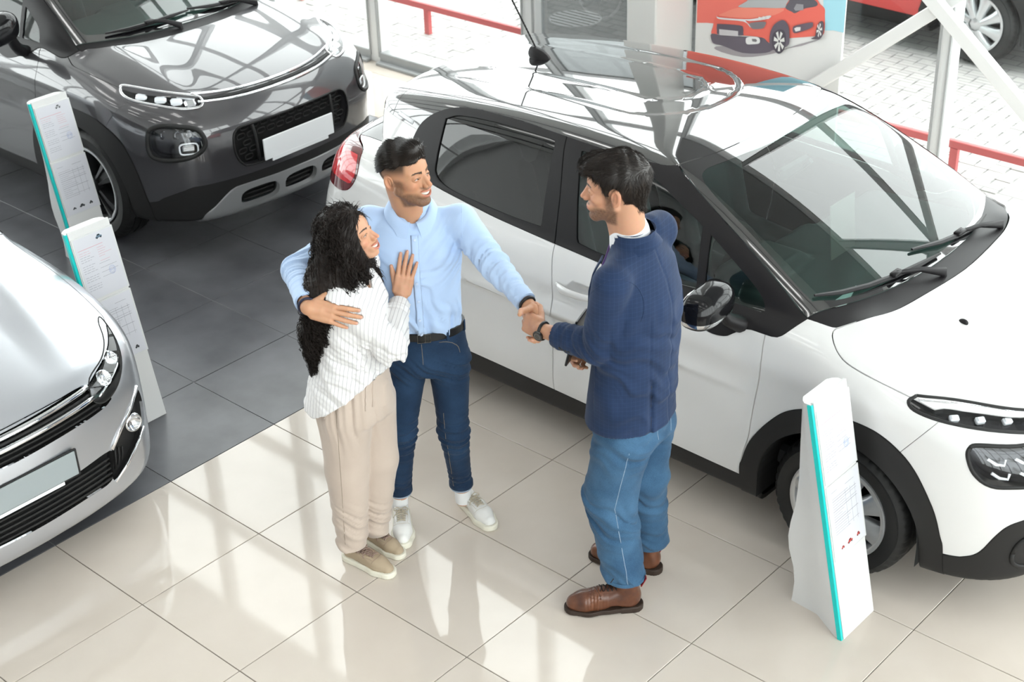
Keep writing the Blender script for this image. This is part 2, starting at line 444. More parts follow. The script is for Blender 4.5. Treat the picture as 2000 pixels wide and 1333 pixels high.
SCAR = dict(WC); SCAR.update(W=.874,
    YL=([.1, .2, .32, .45, .6, .72, .84, .93, 1.0, 1.1], [.80, .835, .858, .868, .872, .868, .852, .83, .80, .74]),
    TL=([-3.6, -3.2, -2.8, -2.0, -1.2, -.6, 0, .35, .6, .9], [-.12, -.07, -.03, -.005, 0, 0, 0, -.010, -.040, -.09]),
    ZL=([-3.6, -2.6, -1.8, -.6, -.2, 0, .2, .4, .55, .68, .80, 1.0], [1.05, 1.07, 1.0, .97, .96, .94, .905, .86, .82, .775, .72, .60]),
    BC=([-3.3, -1.0, -.2, .3, .8], [.04, .04, .09, .12, .13]),
    ZR=([-3.6, -3.2, -2.3, -1.9, -1.5, -1.2, -.9, -.5, 0], [1.1, 1.26, 1.41, 1.450, 1.466, 1.455, 1.425, 1.34, 1.15]),
    ZS=([-2.0, -1.2, -.97, -.56, -.15, .2, .6], [1.66, 1.425, 1.345, 1.16, .935, .75, .54]),
    FX=([.1, .2, .32, .45, .58, .7, .8, .9, 1.0], [.80, .84, .845, .84, .83, .815, .765, .69, .60]),
    RX=([.1, .3, .5, .7, .85, 1.0, 1.15], [-3.50, -3.55, -3.56, -3.55, -3.52, -3.47, -3.4]),
    fc=(.14, .26), kS=.20, zb=.15, rg=(-2.75, .6, .9, 1.36))
def sc_bon(x, y):
    return .030*sstep(.29, .45, y-.12*sstep(.7, -.4, x))*sstep(.80, .15, x)
SCAR['bon'] = sc_bon; SCAR['crease'] = lambda x, z: .006*np.exp(-((z-.80)/.05)**2)
# ---------------------------------------------------------------- car building kit
def panel(name, m, mt, parent, off=0., fl=.012):
    """one sheet of bodywork with turned-in edges"""
    if not len(m.T): return None
    m = m.copy(); m.V = m.V+m.N*off
    if fl: V, T, N, n0 = flange(m, fl)
    else: V, T, N = m.V, m.T, m.N
    me_o = mesh_from(name, V, T, mt, N=N, parent=parent)
    return me_o
def split(m, s, gap=0.): return clip(m, s-gap), clip(m, -s-gap)
def seam2(m, C, g=.003):
    """cut a panel in two along a near-vertical seam"""
    C = np.array(C)[np.argsort(np.array(C)[:, 1])]; f = m.V[:, 0]-np.interp(m.V[:, 2], C[:, 1], C[:, 0]); return clip(m, f-g), clip(m, -f-g)
def side(m): return m.V[:, [0, 2]]
def top(m): return m.V[:, [0, 1]]
def front(m): return np.stack([np.abs(m.V[:, 1]), m.V[:, 2]], 1)
def lr(m): return clip(m, -m.V[:, 1]), clip(m, m.V[:, 1])      # near (right) side, far (left) side
def hull_mesh(F, C, plane, sgn, lim, h=.02, outer=True):
    pass
def wheel(parent, r, w, rr, spokes, style, loc, sgn, rimm='rim_silver', lbl=None):
    """sgn -1: outer face towards local -y"""
    e = bpy.data.objects.new('wheel', None); COL.objects.link(e); e.parent = parent; e.location = loc
    e.empty_display_size = .1
    # tyre with side ribs and tread blocks
    n = 144; prof = [(rr+.004, -.72), (rr+.004, -.86), (rr+.02, -.95), (rr+.05, -1.0), ((r+rr)/2+.015, -1.03), (r-.03, -.96), (r-.012, -.86), (r-.004, -.74),
                     (r, -.55), (r+.001, -.47), (r-.007, -.455), (r-.007, -.42), (r+.001, -.405), (r+.002, -.2), (r+.002, -.09), (r-.006, -.075), (r-.006, .075)]
    prof = prof+[(a, -b) for a, b in prof[:-1][::-1]]
    V = []; k = len(prof)
    for i in range(n):
        t = 2*PI*i/n
        for (a, b) in prof:
            q = a
            if abs(b) > .5 and a > r-.02: q = a-(.006 if i % 3 == 0 else 0)
            elif .2 > abs(b) > .08 and a > r and i % 4 == 0: q = a-.004
            V.append((q*math.cos(t), b*w/2, q*math.sin(t)))
    Fc = [(i*k+j, i*k+j+1, ((i+1) % n)*k+j+1, ((i+1) % n)*k+j) for i in range(n) for j in range(k-1)]
    MB().add(V, Fc).build('tyre', MAT['tyre'], e, angle=math.radians(40))
    y = sgn*w/2
    b = MB(); o = y*.86
    b.lathe([(rr+.004, o), (rr+.006, y*.98), (rr-.004, y*1.0), (rr-.014, y*.95), (rr-.022, y*.75), (rr-.035, y*.0), (rr-.03, -y*.8)], 64, 'y')
    b.build('rim_barrel', MAT[rimm if style != 'alloy' else 'rim_silver'], e, angle=math.radians(40))
    MB().lathe([(rr-.03, -y*.2), (.12, -y*.1), (.0, -y*.1)], 40, 'y').build('brake_disc', MAT['black_void'], e)
    for i in range(spokes):
        t = 2*PI*(i+.5)/spokes; b = MB()
        ca, sa = math.cos(t), math.sin(t)
        if style == 'cover':     # broad spokes that widen outwards, twisted a little
            R0, R1, a0, a1, tw = .045, rr-.012, .030, .052, .10
            sec = [(-1, -.014), (-.75, .002), (-.2, .008), (.3, .006), (.8, -.004), (1, -.016)]
            st = [(R0, a0, 1.0), (.10, .032, .98), (.15, .042, .93), (R1-.01, a1, .93), (R1+.004, a1+.012, .90)]
        else:
            R0, R1 = .04, rr-.010; tw = 0
            sec = [(-1, -.022), (-.9, .0), (-.45, .004), (-.35, -.012), (.35, -.012), (.45, .004), (.9, .0), (1, -.022)]
            st = [(R0, .026, .86), (.09, .034, .90), (.15, .048, .95), (R1, .066, .97)]
        V = []
        for (R_, a_, yy) in st:
            tt = t+tw*(R_/rr)
            for (u, d) in sec:
                x, z = R_, u*a_
                V.append((x*math.cos(tt)-z*math.sin(tt), y*yy+sgn*d, x*math.sin(tt)+z*math.cos(tt)))
        q = len(sec)
        Vb = [(v[0], v[1]-sgn*.03, v[2]) for v in V]
        Fc = [(i_*q+j, i_*q+j+1, (i_+1)*q+j+1, (i_+1)*q+j) for i_ in range(len(st)-1) for j in range(q-1)]
        nb = len(V); Fc += [tuple(a+nb for a in f[::-1]) for f in Fc]
        for i_ in range(len(st)-1):
            Fc += [(i_*q, (i_+1)*q, (i_+1)*q+nb, i_*q+nb), (i_*q+q-1, i_*q+q-1+nb, (i_+1)*q+q-1+nb, (i_+1)*q+q-1)]
        b.add(V+Vb, Fc); b.build('spoke', MAT[rimm], e, angle=math.radians(35))
    b = MB(); b.lathe([(0, y*1.03), (.022, y*1.025), (.028, y*1.0), (.052, y*.99), (.058, y*.94), (.06, y*.6)], 32, 'y'); b.build('hub_cap', MAT[rimm if style == 'cover' else 'rim_dark'], e, angle=math.radians(40))
    return e
def arch_open(cx, cz, r, m):
    """signed field positive inside the wheel opening"""
    x, z, y = m.V[:, 0]-cx, m.V[:, 2]-cz, np.abs(m.V[:, 1])
    c = r-np.sqrt(x*x+z*z); low = np.where(z < 0, r-np.abs(x), -9)
    return np.minimum(np.maximum(c, low), y-.45)
def arch_liner(cx, cz, r, y0, y1, parent, name='wheel_arch_liner'):
    b = MB(); n = 28; out = [(math.cos(t)*r, math.sin(t)*r) for t in np.linspace(0, PI, n)]
    out = [(r, -.085)]+out+[(-r, -.085)]
    V = []
    for (x, z) in out: V += [(cx+x, y0, cz+z), (cx+x, y1, cz+z)]
    Fc = [(2*i, 2*i+1, 2*i+3, 2*i+2) for i in range(len(out)-1)]
    V += [(cx+x*1.0, y1, cz+z) for x, z in out]; k = len(out); Fc.append(tuple(2*k+i for i in range(k)))
    b.add(V, Fc); return b.build(name, MAT['black_void'], parent)
def on_surf(F, p, ax=1, sgn=-1, lo=0., hi=1.2):
    """intersect axis-parallel lines with the body: p (n,3), coordinate ax replaced"""
    P = np.atleast_2d(np.array(p, float)).copy(); a = np.full(len(P), lo); b = np.full(len(P), hi)
    for _ in range(40):
        m_ = (a+b)/2; P[:, ax] = sgn*m_; ins = F(P) < 0; a = np.where(ins, m_, a); b = np.where(ins, b, m_)
    return P
def strip(name, F, pts, ax, sgn, wd, th, mt, parent, off=0., lo=0., hi=1.3, closed=False, n=6, flat=.6):
    P = on_surf(F, pts, ax, sgn, lo, hi); Nn = nrm(grad(F, P))
    P = P+Nn*off
    if closed: P = np.concatenate([P, P[:1]])
    b = MB(); k = len(P); T = nrm(np.gradient(P, axis=0)); V = []
    if closed: Nn = np.concatenate([Nn, Nn[:1]])
    for i in range(k):
        s_ = np.cross(T[i], Nn[i]); s_ /= max(np.linalg.norm(s_), 1e-6)
        for j in range(n):
            w_ = 2*PI*j/n; V.append(P[i]+wd/2*math.cos(w_)*s_+th*math.sin(w_)*Nn[i])
    Fc = [(i*n+j, i*n+(j+1) % n, (i+1)*n+(j+1) % n, (i+1)*n+j) for i in range(k-1) for j in range(n)]
    Fc += [tuple(range(n)), tuple((k-1)*n+j for j in range(n))]
    return b.add(V, Fc).build(name, mt, parent, smooth=True)
def ell(cx, cy, a, b, n=24, p=2.0, rot=0):
    t = np.linspace(0, 2*PI, n, endpoint=False); c, s = np.cos(t), np.sin(t)
    x = a*np.sign(c)*np.abs(c)**(2/p); y = b*np.sign(s)*np.abs(s)**(2/p)
    return np.stack([cx+x*math.cos(rot)-y*math.sin(rot), cy+x*math.sin(rot)+y*math.cos(rot)], 1)
def sdf_box(P, c, h, r, R=None):
    q = P-np.array(c)
    if R is not None: q = q@np.array(R)
    q = np.abs(q)-(np.array(h)-r)
    return np.linalg.norm(np.maximum(q, 0), axis=1)+np.minimum(q.max(1), 0)-r
def ry(a): c, s = math.cos(a), math.sin(a); return np.array([[c, 0, s], [0, 1, 0], [-s, 0, c]])
def rx_(a): c, s = math.cos(a), math.sin(a); return np.array([[1, 0, 0], [0, c, -s], [0, s, c]])
def rz_(a): c, s = math.cos(a), math.sin(a); return np.array([[c, -s, 0], [s, c, 0], [0, 0, 1]])
def sdf_obj(name, F, lo, hi, h, mt, parent, quad=True):
    V, Q, N = surfnet(F, lo, hi, h); return mesh_from(name, V, Q, mt, N=N, parent=parent)
SEATMESH = {}
def seat(parent, loc, key='f'):
    e = bpy.data.objects.new('seat', None); COL.objects.link(e); e.parent = parent; e.location = loc; e.empty_display_size = .1
    if key not in SEATMESH:
        def Fs(P):
            a = sdf_box(P, (.02, 0, .10), (.27, .25, .085), .06, ry(.12)); b = sdf_box(P, (-.27, 0, .43), (.075, .24, .32), .06, ry(-.25))
            for s_ in (-1, 1):
                b = smin(b, sdf_box(P, (-.235, s_*.205, .40), (.085, .045, .25), .04, ry(-.25)), .03)
                a = smin(a, sdf_box(P, (.02, s_*.22, .14), (.24, .045, .07), .04, ry(.12)), .03)
            return smin(a, b, .03)
        def Fh(P): return smin(sdf_box(P, (-.385, 0, .86), (.05, .125, .085), .045, ry(-.2)), 9+0*P[:, 0], .01)
        c = sdf_obj('seat_cushion', Fs, (-.5, -.3, -.05), (.36, .3, .82), .022, MAT['seat_cloth'], e)
        h_ = sdf_obj('headrest', Fh, (-.48, -.16, .74), (-.3, .16, .98), .02, MAT['seat_cloth'], e)
        SEATMESH[key] = (c, h_)
    else:
        for o in SEATMESH[key]: c = o.copy(); COL.objects.link(c); c.parent = e
    return e
def steering(parent, loc, tilt):
    e = MB(); R = ry(tilt)
    t = np.linspace(0, 2*PI, 49)
    e.tube([(R@np.array([0, .18*math.cos(a), .18*math.sin(a)]))+np.array(loc) for a in t], .014, 8, cap=False)
    for a in (0, PI, -PI/2): e.tube([loc, (R@np.array([0, .17*math.cos(a), .17*math.sin(a)]))+np.array(loc)], .018, 6, flat=.5)
    e.tube([np.array(loc)+R@np.array([-.03, 0, 0]), np.array(loc)+R@np.array([.08, 0, 0])], [.055, .05], 14)
    return e.build('steering_wheel', MAT['plastic_dark'], parent, smooth=True)
def mirror(parent, F, sgn, base, loc, size, capm, strip_m=None):
    e = bpy.data.objects.new('door_mirror', None); COL.objects.link(e); e.parent = parent; e.empty_display_size = .1
    l = np.array(loc)*np.array([1, sgn, 1])
    sx, sy, sz = size
    def Fm(P):
        q = P-l; q = q*np.array([1, 1, 1]); x = q[:, 0]/sx; y = q[:, 1]/sy; z = q[:, 2]/sz
        w_ = np.abs(x)**2.4+np.abs(y)**3+np.abs(z+.15*y*sgn)**2.6
        return smax((w_**(1/2.5)-1)*min(sx, sz), -(q[:, 0]+sx*.45), .015)
    V, Q, N = surfnet(Fm, l-np.array(size)*1.15, l+np.array(size)*1.15, .009); T = q2t(V, Q); m = M(V, T, N)
    if strip_m is None: panel('mirror_housing', m, capm, e, fl=0)
    else:
        s = -(V[:, 2]-l[2])-sz*.38; a, b = split(m, s); panel('mirror_housing', b, capm, e, fl=0)
        c, d = split(a, -(a.V[:, 2]-l[2])-sz*.62); panel('mirror_underside', c, MAT['matte_black'], e, fl=0); panel('turn_signal_strip', d, strip_m, e, off=.001, fl=.004)
    g = MB(); gl = [(l[0]-sx*.47, l[1]+sy*.84*math.cos(t)*abs(math.cos(t))**-.4, l[2]+sz*.78*math.sin(t)*(abs(math.sin(t))+1e-6)**-.4) for t in np.linspace(.01, 2*PI+.01, 28, endpoint=False)]
    g.add(gl+[(p[0]-.004, p[1], p[2]) for p in gl], [tuple(range(28)), tuple(range(28, 56))[::-1]]+[(i, (i+1) % 28, 28+(i+1) % 28, 28+i) for i in range(28)])
    g.build('mirror_glass', MAT['chrome'], e)
    bs = np.array(base)*np.array([1, sgn, 1]); arm = l+np.array([0, -sgn*sy*.55, -sz*.55])
    b = MB(); b.tube([bs+np.array([0, -sgn*.05, -.02]), bs, (bs+arm)/2+np.array([0, 0, -.015]), arm, l], [.045, .05, .04, .038, .03], 12, flat=.7); b.build('mirror_arm', MAT['matte_black'], e, smooth=True)
    return e
def wiper(parent, P, arm0, thick=.012):
    e = bpy.data.objects.new('wiper', None); COL.objects.link(e); e.parent = parent; e.empty_display_size = .1
    P = np.array(P); b = MB(); b.tube(P, [.006]+[thick]*(len(P)-2)+[.006], 6, flat=.8); b.build('wiper_blade', MAT['matte_black'], e, angle=.8)
    mid = P[len(P)//2]; a0 = np.array(arm0); b = MB()
    b.tube([a0+(0, 0, -.03), a0, a0*.5+mid*.5+np.array([0, 0, .018]), mid+np.array([0, 0, .012])], [.02, .02, .011, .009], 8, flat=.6)
    b.box(mid+np.array([0, 0, .010]), (.03, .06, .018), bev=.004); b.build('wiper_arm', MAT['matte_black'], e, angle=.8)
    return e
# ---------------------------------------------------------------- floor, walls, outside
WY = 4.42
m = mat('tile_beige', (.60, .545, .47), .045, spec=.6); noise_color(m, (.595, .53, .465), (.635, .57, .505), 3.0)
m = mat('tile_dark', (.07, .073, .083), .30, spec=.5)
cr = noise_color(m, (.055, .056, .062), (.150, .152, .165), 2.6, 8, .3, .75, coord='Generated')
ns, ln, b_ = nodes(m); oi = N_(m, 'ShaderNodeObjectInfo'); tc = N_(m, 'ShaderNodeTexCoord'); ad = N_(m, 'ShaderNodeVectorMath', operation='ADD')
sc_ = N_(m, 'ShaderNodeVectorMath', operation='SCALE'); sc_.inputs[3].default_value = .01
ln.new(oi.outputs['Location'], ad.inputs[0]); ln.new(tc.outputs['Object'], ad.inputs[1])
for l in list(ln):
    if l.to_node.type == 'TEX_NOISE': ln.remove(l)
nz = [n for n in ns if n.type == 'TEX_NOISE'][0]; ln.new(ad.outputs[0], nz.inputs['Vector'])
m = MAT['tile_beige']; 
mat('grout', (.16, .14, .12), .8); mat('grout_light', (.22, .22, .22), .8)
mat('slab', (.50, .46, .41), .25)
fl = MB().box((0, -1.5, -.055), (20, 12.2, .1)).build('floor', MAT['grout']); tag(fl, kind='structure')
tb = None; td = None
def visible(x, y, marg=420):
    d = np.array([x, y, 0])-np.array((4.96555, -3.129855, 3.916176)); z = d@_f
    if z < .3: return False
    u = 1000+3022*(d@CAMR)/z; v = 666.5-3022*(d@CAMU)/z
    return -marg < u < 2000+marg and -marg < v < 1333+marg
for i in range(-16, 12):
    for j in range(-10, 8):
        x0, y0 = i*.6, j*.6
        ok = any(visible(x0+a*.6, y0+b*.6) for a in (0, .5, 1) for b in (0, .5, 1))
        if not ok: continue
        dark = i < 0 and j < 6
        src = td if dark else tb
        if j == 7: continue
        if src is None:
            b = MB(); b.box((0, 0, -.005), (.5962, .5962, .010), bev=.0012)
            o = b.build('tile', MAT['tile_dark' if dark else 'tile_beige'], fl)
            if dark: td = o
            else: tb = o
        else: o = src.copy(); COL.objects.link(o); o.parent = fl
        o.location = (x0+.3, y0+.3, 0)
MB().box((-5, .0, -.0045), (9.998, 7.2, .003)).build('grout_bed', MAT['grout_light'], fl)
# far part of the floor that the photograph does not reach: one polished screed
for nm, c, s in (('trim_1', (0, 4.31, -.005), (20, .22, .01)),):
    tag(MB().box(c, s).build(nm, MAT['tile_beige']), kind='structure')
# window wall: sill, posts, transoms, panes
ALU = mat('aluminium_white', (.72, .73, .73), .35, coat=.3); mat('aluminium_grey', (.36, .37, .37), .4)
wall = empty('wall_back', (0, WY, 0)); tag(wall, kind='structure')
posts = [-9.2, -7.7, -6.2, -4.72, -3.22, -1.70, -.20, 1.31, 2.8, 4.3, 5.8, 7.3, 8.8]
for a, c in zip(posts[:-1], posts[1:]):
    o = MB().box(((a+c)/2, 0, .045), (c-a-.10, .12, .09), bev=.006).box(((a+c)/2, -.02, .012), (c-a-.10, .17, .024), bev=.004).build('sill_rail', MAT['aluminium_grey'], wall)
    tint = MAT['tinted_glass'] if 0 else None
glassmat('tinted_glass', (.38, .40, .40), ior=1.35)
for k, (a, c) in enumerate(zip(posts[:-1], posts[1:])):
    for z0, z1 in ((.10, 2.52), (2.60, 4.24))+(((4.32, 5.60), (5.68, 6.85)) if a < -.3 else ()):
        MB().box(((a+c)/2, .02, (z0+z1)/2), (c-a-.1, .012, z1-z0)).build('pane', MAT['tinted_glass' if (abs(a+1.70) < .01 and z0 < 1) else 'wall_glass'], wall)
for x in posts:
    w_ = .085 if x == 1.31 else .135
    zt_ = 6.9 if x < -.1 else 4.3
    MB().box((x, 0, zt_/2), (w_, .10, zt_), bev=.004).build('window_post', ALU, wall)
    MB().box((x+w_*.36, -.055, zt_/2), (.012, .012, zt_-.1)).box((x-w_*.36, -.055, zt_/2), (.012, .012, zt_-.1)).build('glazing_bead', MAT['aluminium_grey'], wall)
for z, x0, x1 in ((2.56, -9.3, 9.3), (4.28, -9.3, 9.3), (5.64, -9.3, -.2), (6.88, -9.3, -.2)): MB().box(((x0+x1)/2, 0, z), (x1-x0, .09, .08)).build('transom', ALU, wall)
mat('steel_white', (.74, .74, .73), .4)
for i_, (x0, z0, x1, z1) in enumerate(((-.25, .03, 2.90, 2.62), (-.25, 2.62, 2.90, .03), (5.9, 0, 8.7, 2.6), (5.9, 2.6, 8.7, 0))):
    L = math.hypot(x1-x0, z1-z0); a = math.atan2(z1-z0, x1-x0); dy = (-.13, -.20)[i_ % 2]
    MB().box(((x0+x1)/2, dy, (z0+z1)/2), (L, .06, .075), ry(-a), bev=.006).build('diagonal_brace', MAT['steel_white'], wall)
tag(MB().box((4.7, WY, 5.66), (9.8, .16, 2.68)).build('trim_2', mat('lintel', (.30, .30, .30), .7)), kind='structure')
# pillar by the banner
pil = MB().box((-.465, 4.185, 3.5), (.22, .38, 7.0), bev=.008).build('column', mat('pillar_white', (.62, .62, .60), .6)); tag(pil, kind='structure')
# unseen sides of the hall
HALL = mat('hall_wall', (.55, .55, .55), .7)
tag(MB().box((0, -7.6, 3.5), (20, .2, 7)).build('wall_front', HALL), kind='structure')
wl = empty('wall_left', (-9.4, 0, 0)); tag(wl, kind='structure'); wr = empty('wall_right', (9.4, 0, 0)); tag(wr, kind='structure')
for w_ in (wl, wr):
    for y in np.arange(-7.4, 4.5, 1.47): MB().box((0, y, 3.5), (.1, .13, 7)).build('window_post', ALU, w_)
    for z in (.05, 2.56, 4.6, 6.9): MB().box((0, -1.6, z), (.09, 12, .09)).build('transom', ALU, w_)
    MB().box((0, -1.6, 3.5), (.012, 11.8, 6.8)).build('pane', MAT['wall_glass'], w_)
cl_ = MB().box((0, -1.6, 7.08), (19.2, 12.4, .12)).build('ceiling', mat('ceiling', (.62, .62, .61), .8)); tag(cl_, kind='structure')
for y in (-6.2, -4.2, -2.2, -.2, 1.8): MB().box((0, y, 6.9), (18.8, .14, .24)).build('beam', mat('beam_grey', (.20, .20, .21), .6), cl_)
mat('lamp_panel', (.9, .9, .9), .5, emis=(1, .985, .96), es=4.5)
for y in (-5.2, -3.2, -1.2, .8):
    for x in (-6, -3, 0, 3, 6): MB().box((x, y, 6.99), (1.3, .5, .03)).build('light_panel', MAT['lamp_panel'], cl_)
# outside
m = mat('pavers', (.38, .345, .33), .75); ns, ln, b_ = nodes(m)
tc = N_(m, 'ShaderNodeTexCoord'); br = N_(m, 'ShaderNodeTexBrick', Scale=1.0)
br.inputs['Color1'].default_value = (.42, .405, .39, 1); br.inputs['Color2'].default_value = (.35, .34, .33, 1); br.inputs['Mortar'].default_value = (.25, .245, .24, 1)
br.inputs['Brick Width'].default_value = .2; br.inputs['Row Height'].default_value = .1; br.inputs['Mortar Size'].default_value = .006
ln.new(tc.outputs['Object'], br.inputs['Vector']); ln.new(br.outputs['Color'], b_.inputs['Base Color'])
bp = N_(m, 'ShaderNodeBump', Strength=.5, Distance=.004); ln.new(br.outputs['Fac'], bp.inputs['Height']); bp.invert = True; ln.new(bp.outputs[0], b_.inputs['Normal'])
g = MB().box((0, 24.5, -.086), (80, 39.9, .1)).build('forecourt_ground', m); tag(g, kind='structure')
pav = MB().box((0, 0, 0), (.196, .0965, .05), bev=.003).build('paver', m, g); first = True; n_ = 0
for i in range(-30, 16):
    for j in range(0, 24):
        x = i*.2+(.1 if j % 2 else 0); y = 4.62+j*.1
        if visible(x, y, 20) and n_ < 290 and not (-2.2 < x < .95 and y > 4.62 and not visible(x, y, -5)):
            # only where it is seen beside the cars
            d = np.array([x, y, 0])-np.array((4.96555, -3.129855, 3.916176)); z = d@_f; u = 1000+3022*(d@CAMR)/z; v = 666.5-3022*(d@CAMU)/z
            if not ((600 < u < 1000 and v < 140) or (u > 1640 and v < 400)): continue
            o = pav if first else pav.copy()
            if not first: COL.objects.link(o); o.parent = g
            first = False; n_ += 1; o.location = (x, y, -.053+rng.uniform(-.002, .002)); 
r = empty('red_rail', (0, 5.13, 0)); tag(r, 'low red painted barrier rail on the paving outside the window', 'barrier')
mat('red_rail', (.50, .10, .10), .5)
MB().box((-2, 0, .19), (14, .035, .05), bev=.004).build('rail_bar', MAT['red_rail'], r)
for x in np.arange(-8.2, 5, 1.5): MB().box((x+.28, 0, .055), (.05, .035, .22)).build('rail_post', MAT['red_rail'], r)
ring = MB(); ring.lathe([(0, .004), (.21, .004), (.22, -.006)], 40, 'z', (-2.745, 6.12, -.036)); rg_ = ring.build('manhole_cover', mat('manhole', (.62, .61, .6), .7)); tag(rg_, 'pale round manhole cover in the darker paving outside the window', 'manhole cover')
for k in range(-3, 4): MB().box((-2.745, 6.12+k*.055, -.031), (2*math.sqrt(max(.2**2-(k*.055)**2, 0)), .006, .003)).build('groove', MAT['grout'], rg_)
# ---------------------------------------------------------------- the white hatchback with the black roof
def mir(L): return [(x, abs(y)) for x, y in L]
def sym(half):          # half outline (x, y>=0) starting and ending on the centre line -> closed outline
    h = list(half); return h+[(x, -y) for x, y in h[::-1] if abs(y) > 1e-6]
def recess_lamp(name, m, F, parent, depth, house, glass, led=()):
    """a lamp: inset housing, lights on it, clear cover"""
    e = bpy.data.objects.new(name, None); COL.objects.link(e); e.parent = parent; e.empty_display_size = .1
    V = m.V-m.N*depth
    mesh_from('lamp_housing', V, m.T, house, N=m.N, parent=e)
    b = m.copy(); V2, T2, N2, n0 = flange(b, depth+.004); mesh_from('lamp_rim', V2, T2[n0:], MAT['seal'], parent=e, smooth=False)
    panel('lamp_cover', m, glass, e, off=.0005, fl=0)
    return e
def build_white():
    F = make_carF(WC); O = empty('car', (2.57, 2.145, 0))
    tag(O, 'white hatchback with glossy black roof behind the two shaking hands', 'car')
    def F2(P): return F(P)-roofpress(P)
    V, Q, N = surfnet(F2, (-3.3, -.95, .1), (.9, .95, 1.55), .023)
    m = M(V, q2t(V, Q), N)
    WHEELS = ((0, .292), (-2.54, .292))
    for cx, cz in WHEELS: m = clip(m, -arch_open(cx, cz, .358, m))
    W = MAT['white_paint']; MB_ = MAT['matte_black']
    ao = [(-.455, -.2), (-.447, .274), (-.428, .371), (-.390, .479), (-.310, .599), (-.223, .686), (-.10, .738), (.03, .750), (.17, .736), (.303, .655), (.396, .507), (.434, .374), (.447, .28), (.45, -.2)]
    ao = curve(ao, True, 4, sharp=(0, 13))
    cl = []
    for k, (cx, cz) in enumerate(WHEELS):
        o = ao.copy()
        if k: o[:, 0] = -o[:, 0]*.98
        o[:, 0] += cx
        a, m = split(m, np.minimum(sdpoly(o, side(m)), np.abs(m.V[:, 1])-.4), .001); cl.append(a)
    low = [(-3.5, -.2), (-3.5, .47), (-3.1, .44), (-3.0, .32), (-2.5, .30), (-2.1, .305), (-1.69, .303), (-1.1, .29), (-.44, .274), (0, .28), (.44, .293), (.518, .303), (.567, .335), (.609, .415), (.642, .465), (.685, .49), (.75, .50), (1.2, .50), (1.2, -.2)]
    low = curve(low, True, 4, sharp=(0, 1, 2, 17, 18))
    lowp, m = split(m, sdpoly(low, side(m)), .001)
    for a in cl:
        for q in lr(a): panel('wheel_arch_trim', q, MAT['plastic_dark'], O, off=.006, fl=.02)
    lowf, lowr = split(lowp, lowp.V[:, 0]-.2); lowr, lows = split(lowr, -2.7-lowr.V[:, 0])
    panel('lower_bumper_trim', lowf, MAT['plastic_dark'], O, off=.004); panel('rear_bumper_trim', lowr, MAT['plastic_dark'], O, off=.004)
    panel('sill_trim', lows, MAT['plastic_dark'], O, off=.002)
    # round lamp pocket in the bumper
    for s in (-1, 1):
        pts = ell(.60, .335, .10, .085, 30, 2.6)
        strip('bumper_pocket_rim', F, [(0, s*y, z) for y, z in pts], 0, 1, .02, .008, MAT['plastic_dark'], O, .006, .2, 1.0, True)
    # windscreen
    wp = sym([(.015, 0), (-.012, .301), (-.058, .533), (-.150, .698), (-.258, .723), (-.417, .691), (-.613, .656), (-.850, .604), (-1.012, .541), (-.949, .362), (-.921, .15), (-.915, 0)])
    wp = curve(wp, True, 5, sharp=(3, 4, 8, 14, 18, 19))
    sd = np.minimum(sdpoly(wp, top(m)), m.V[:, 2]-.9)
    ws, m = split(m, sd, .002)
    cow = -(ws.V[:, 0]-(.0-.38*np.abs(ws.V[:, 1])**2.2-.075))
    gl, cw = split(ws, cow, .001)
    panel('scuttle', cw, MB_, O, off=-.006)
    gp = sym([(-.10, 0), (-.13, .3), (-.19, .53), (-.262, .645), (-.31, .665), (-.6, .615), (-.84, .565), (-.915, .50), (-.89, .36), (-.855, .15), (-.85, 0)])
    gp = curve(gp, True, 5); sdg = sdpoly(gp, top(gl)); clr, frit = split(gl, sdg)
    wsc = panel('windscreen', clr, MAT['screen_glass'], O, fl=0)
    panel('windscreen_border', frit, MAT['black_gloss'], wsc, off=0, fl=.004)
    # side window area
    dlo = [(-2.421, 1.167), (-2.405, 1.10), (-2.345, 1.062), (-2.220, 1.040), (-1.925, 1.018), (-1.772, 1.009), (-1.453, .998), (-1.218, .988), (-.95, .972), (-.80, .950), (-.72, .925), (-.666, .906), (-.63, .893), (-.592, .889), (-.540, .897),
           (-.499, .924), (-.453, .950), (-.377, .953), (-.318, .958), (-.279, .994), (-.253, 1.018), (-.417, 1.110), (-.613, 1.212), (-.850, 1.324), (-1.012, 1.388), (-1.099, 1.384), (-1.556, 1.390), (-1.887, 1.387), (-2.163, 1.368), (-2.306, 1.327), (-2.386, 1.270), (-2.416, 1.212)]
    dlo = curve(dlo, True, 4, sharp=(20, 24))
    D_, m = split(m, np.minimum(sdpoly(dlo, side(m)), np.abs(m.V[:, 1])-.4), .001)
    rg = curve([(-2.255, 1.310), (-2.162, 1.340), (-1.897, 1.362), (-1.601, 1.368), (-1.545, 1.040), (-1.751, 1.036), (-2.025, 1.042), (-2.165, 1.056), (-2.225, 1.085), (-2.240, 1.13)], True, 5, sharp=(0, 3, 4))
    fg = curve([(-1.455, 1.362), (-1.345, 1.03), (-1.222, 1.020), (-.90, 1.008), (-.605, 1.003), (-.42, 1.000), (-.474, 1.063), (-.625, 1.150), (-.783, 1.229), (-.937, 1.293), (-1.079, 1.345), (-1.25, 1.362)], True, 5, sharp=(0, 1, 5))
    dv = [(-.80, 1.3), (-.728, .95), (-.692, .95), (-.758, 1.3)]
    bs = curve([(-1.58, 1.47), (-1.556, 1.388), (-1.490, 1.186), (-1.453, .999), (-1.416, .857), (-1.404, .746), (-1.412, .60), (-1.425, .522), (-1.440, .2)], False, 4)
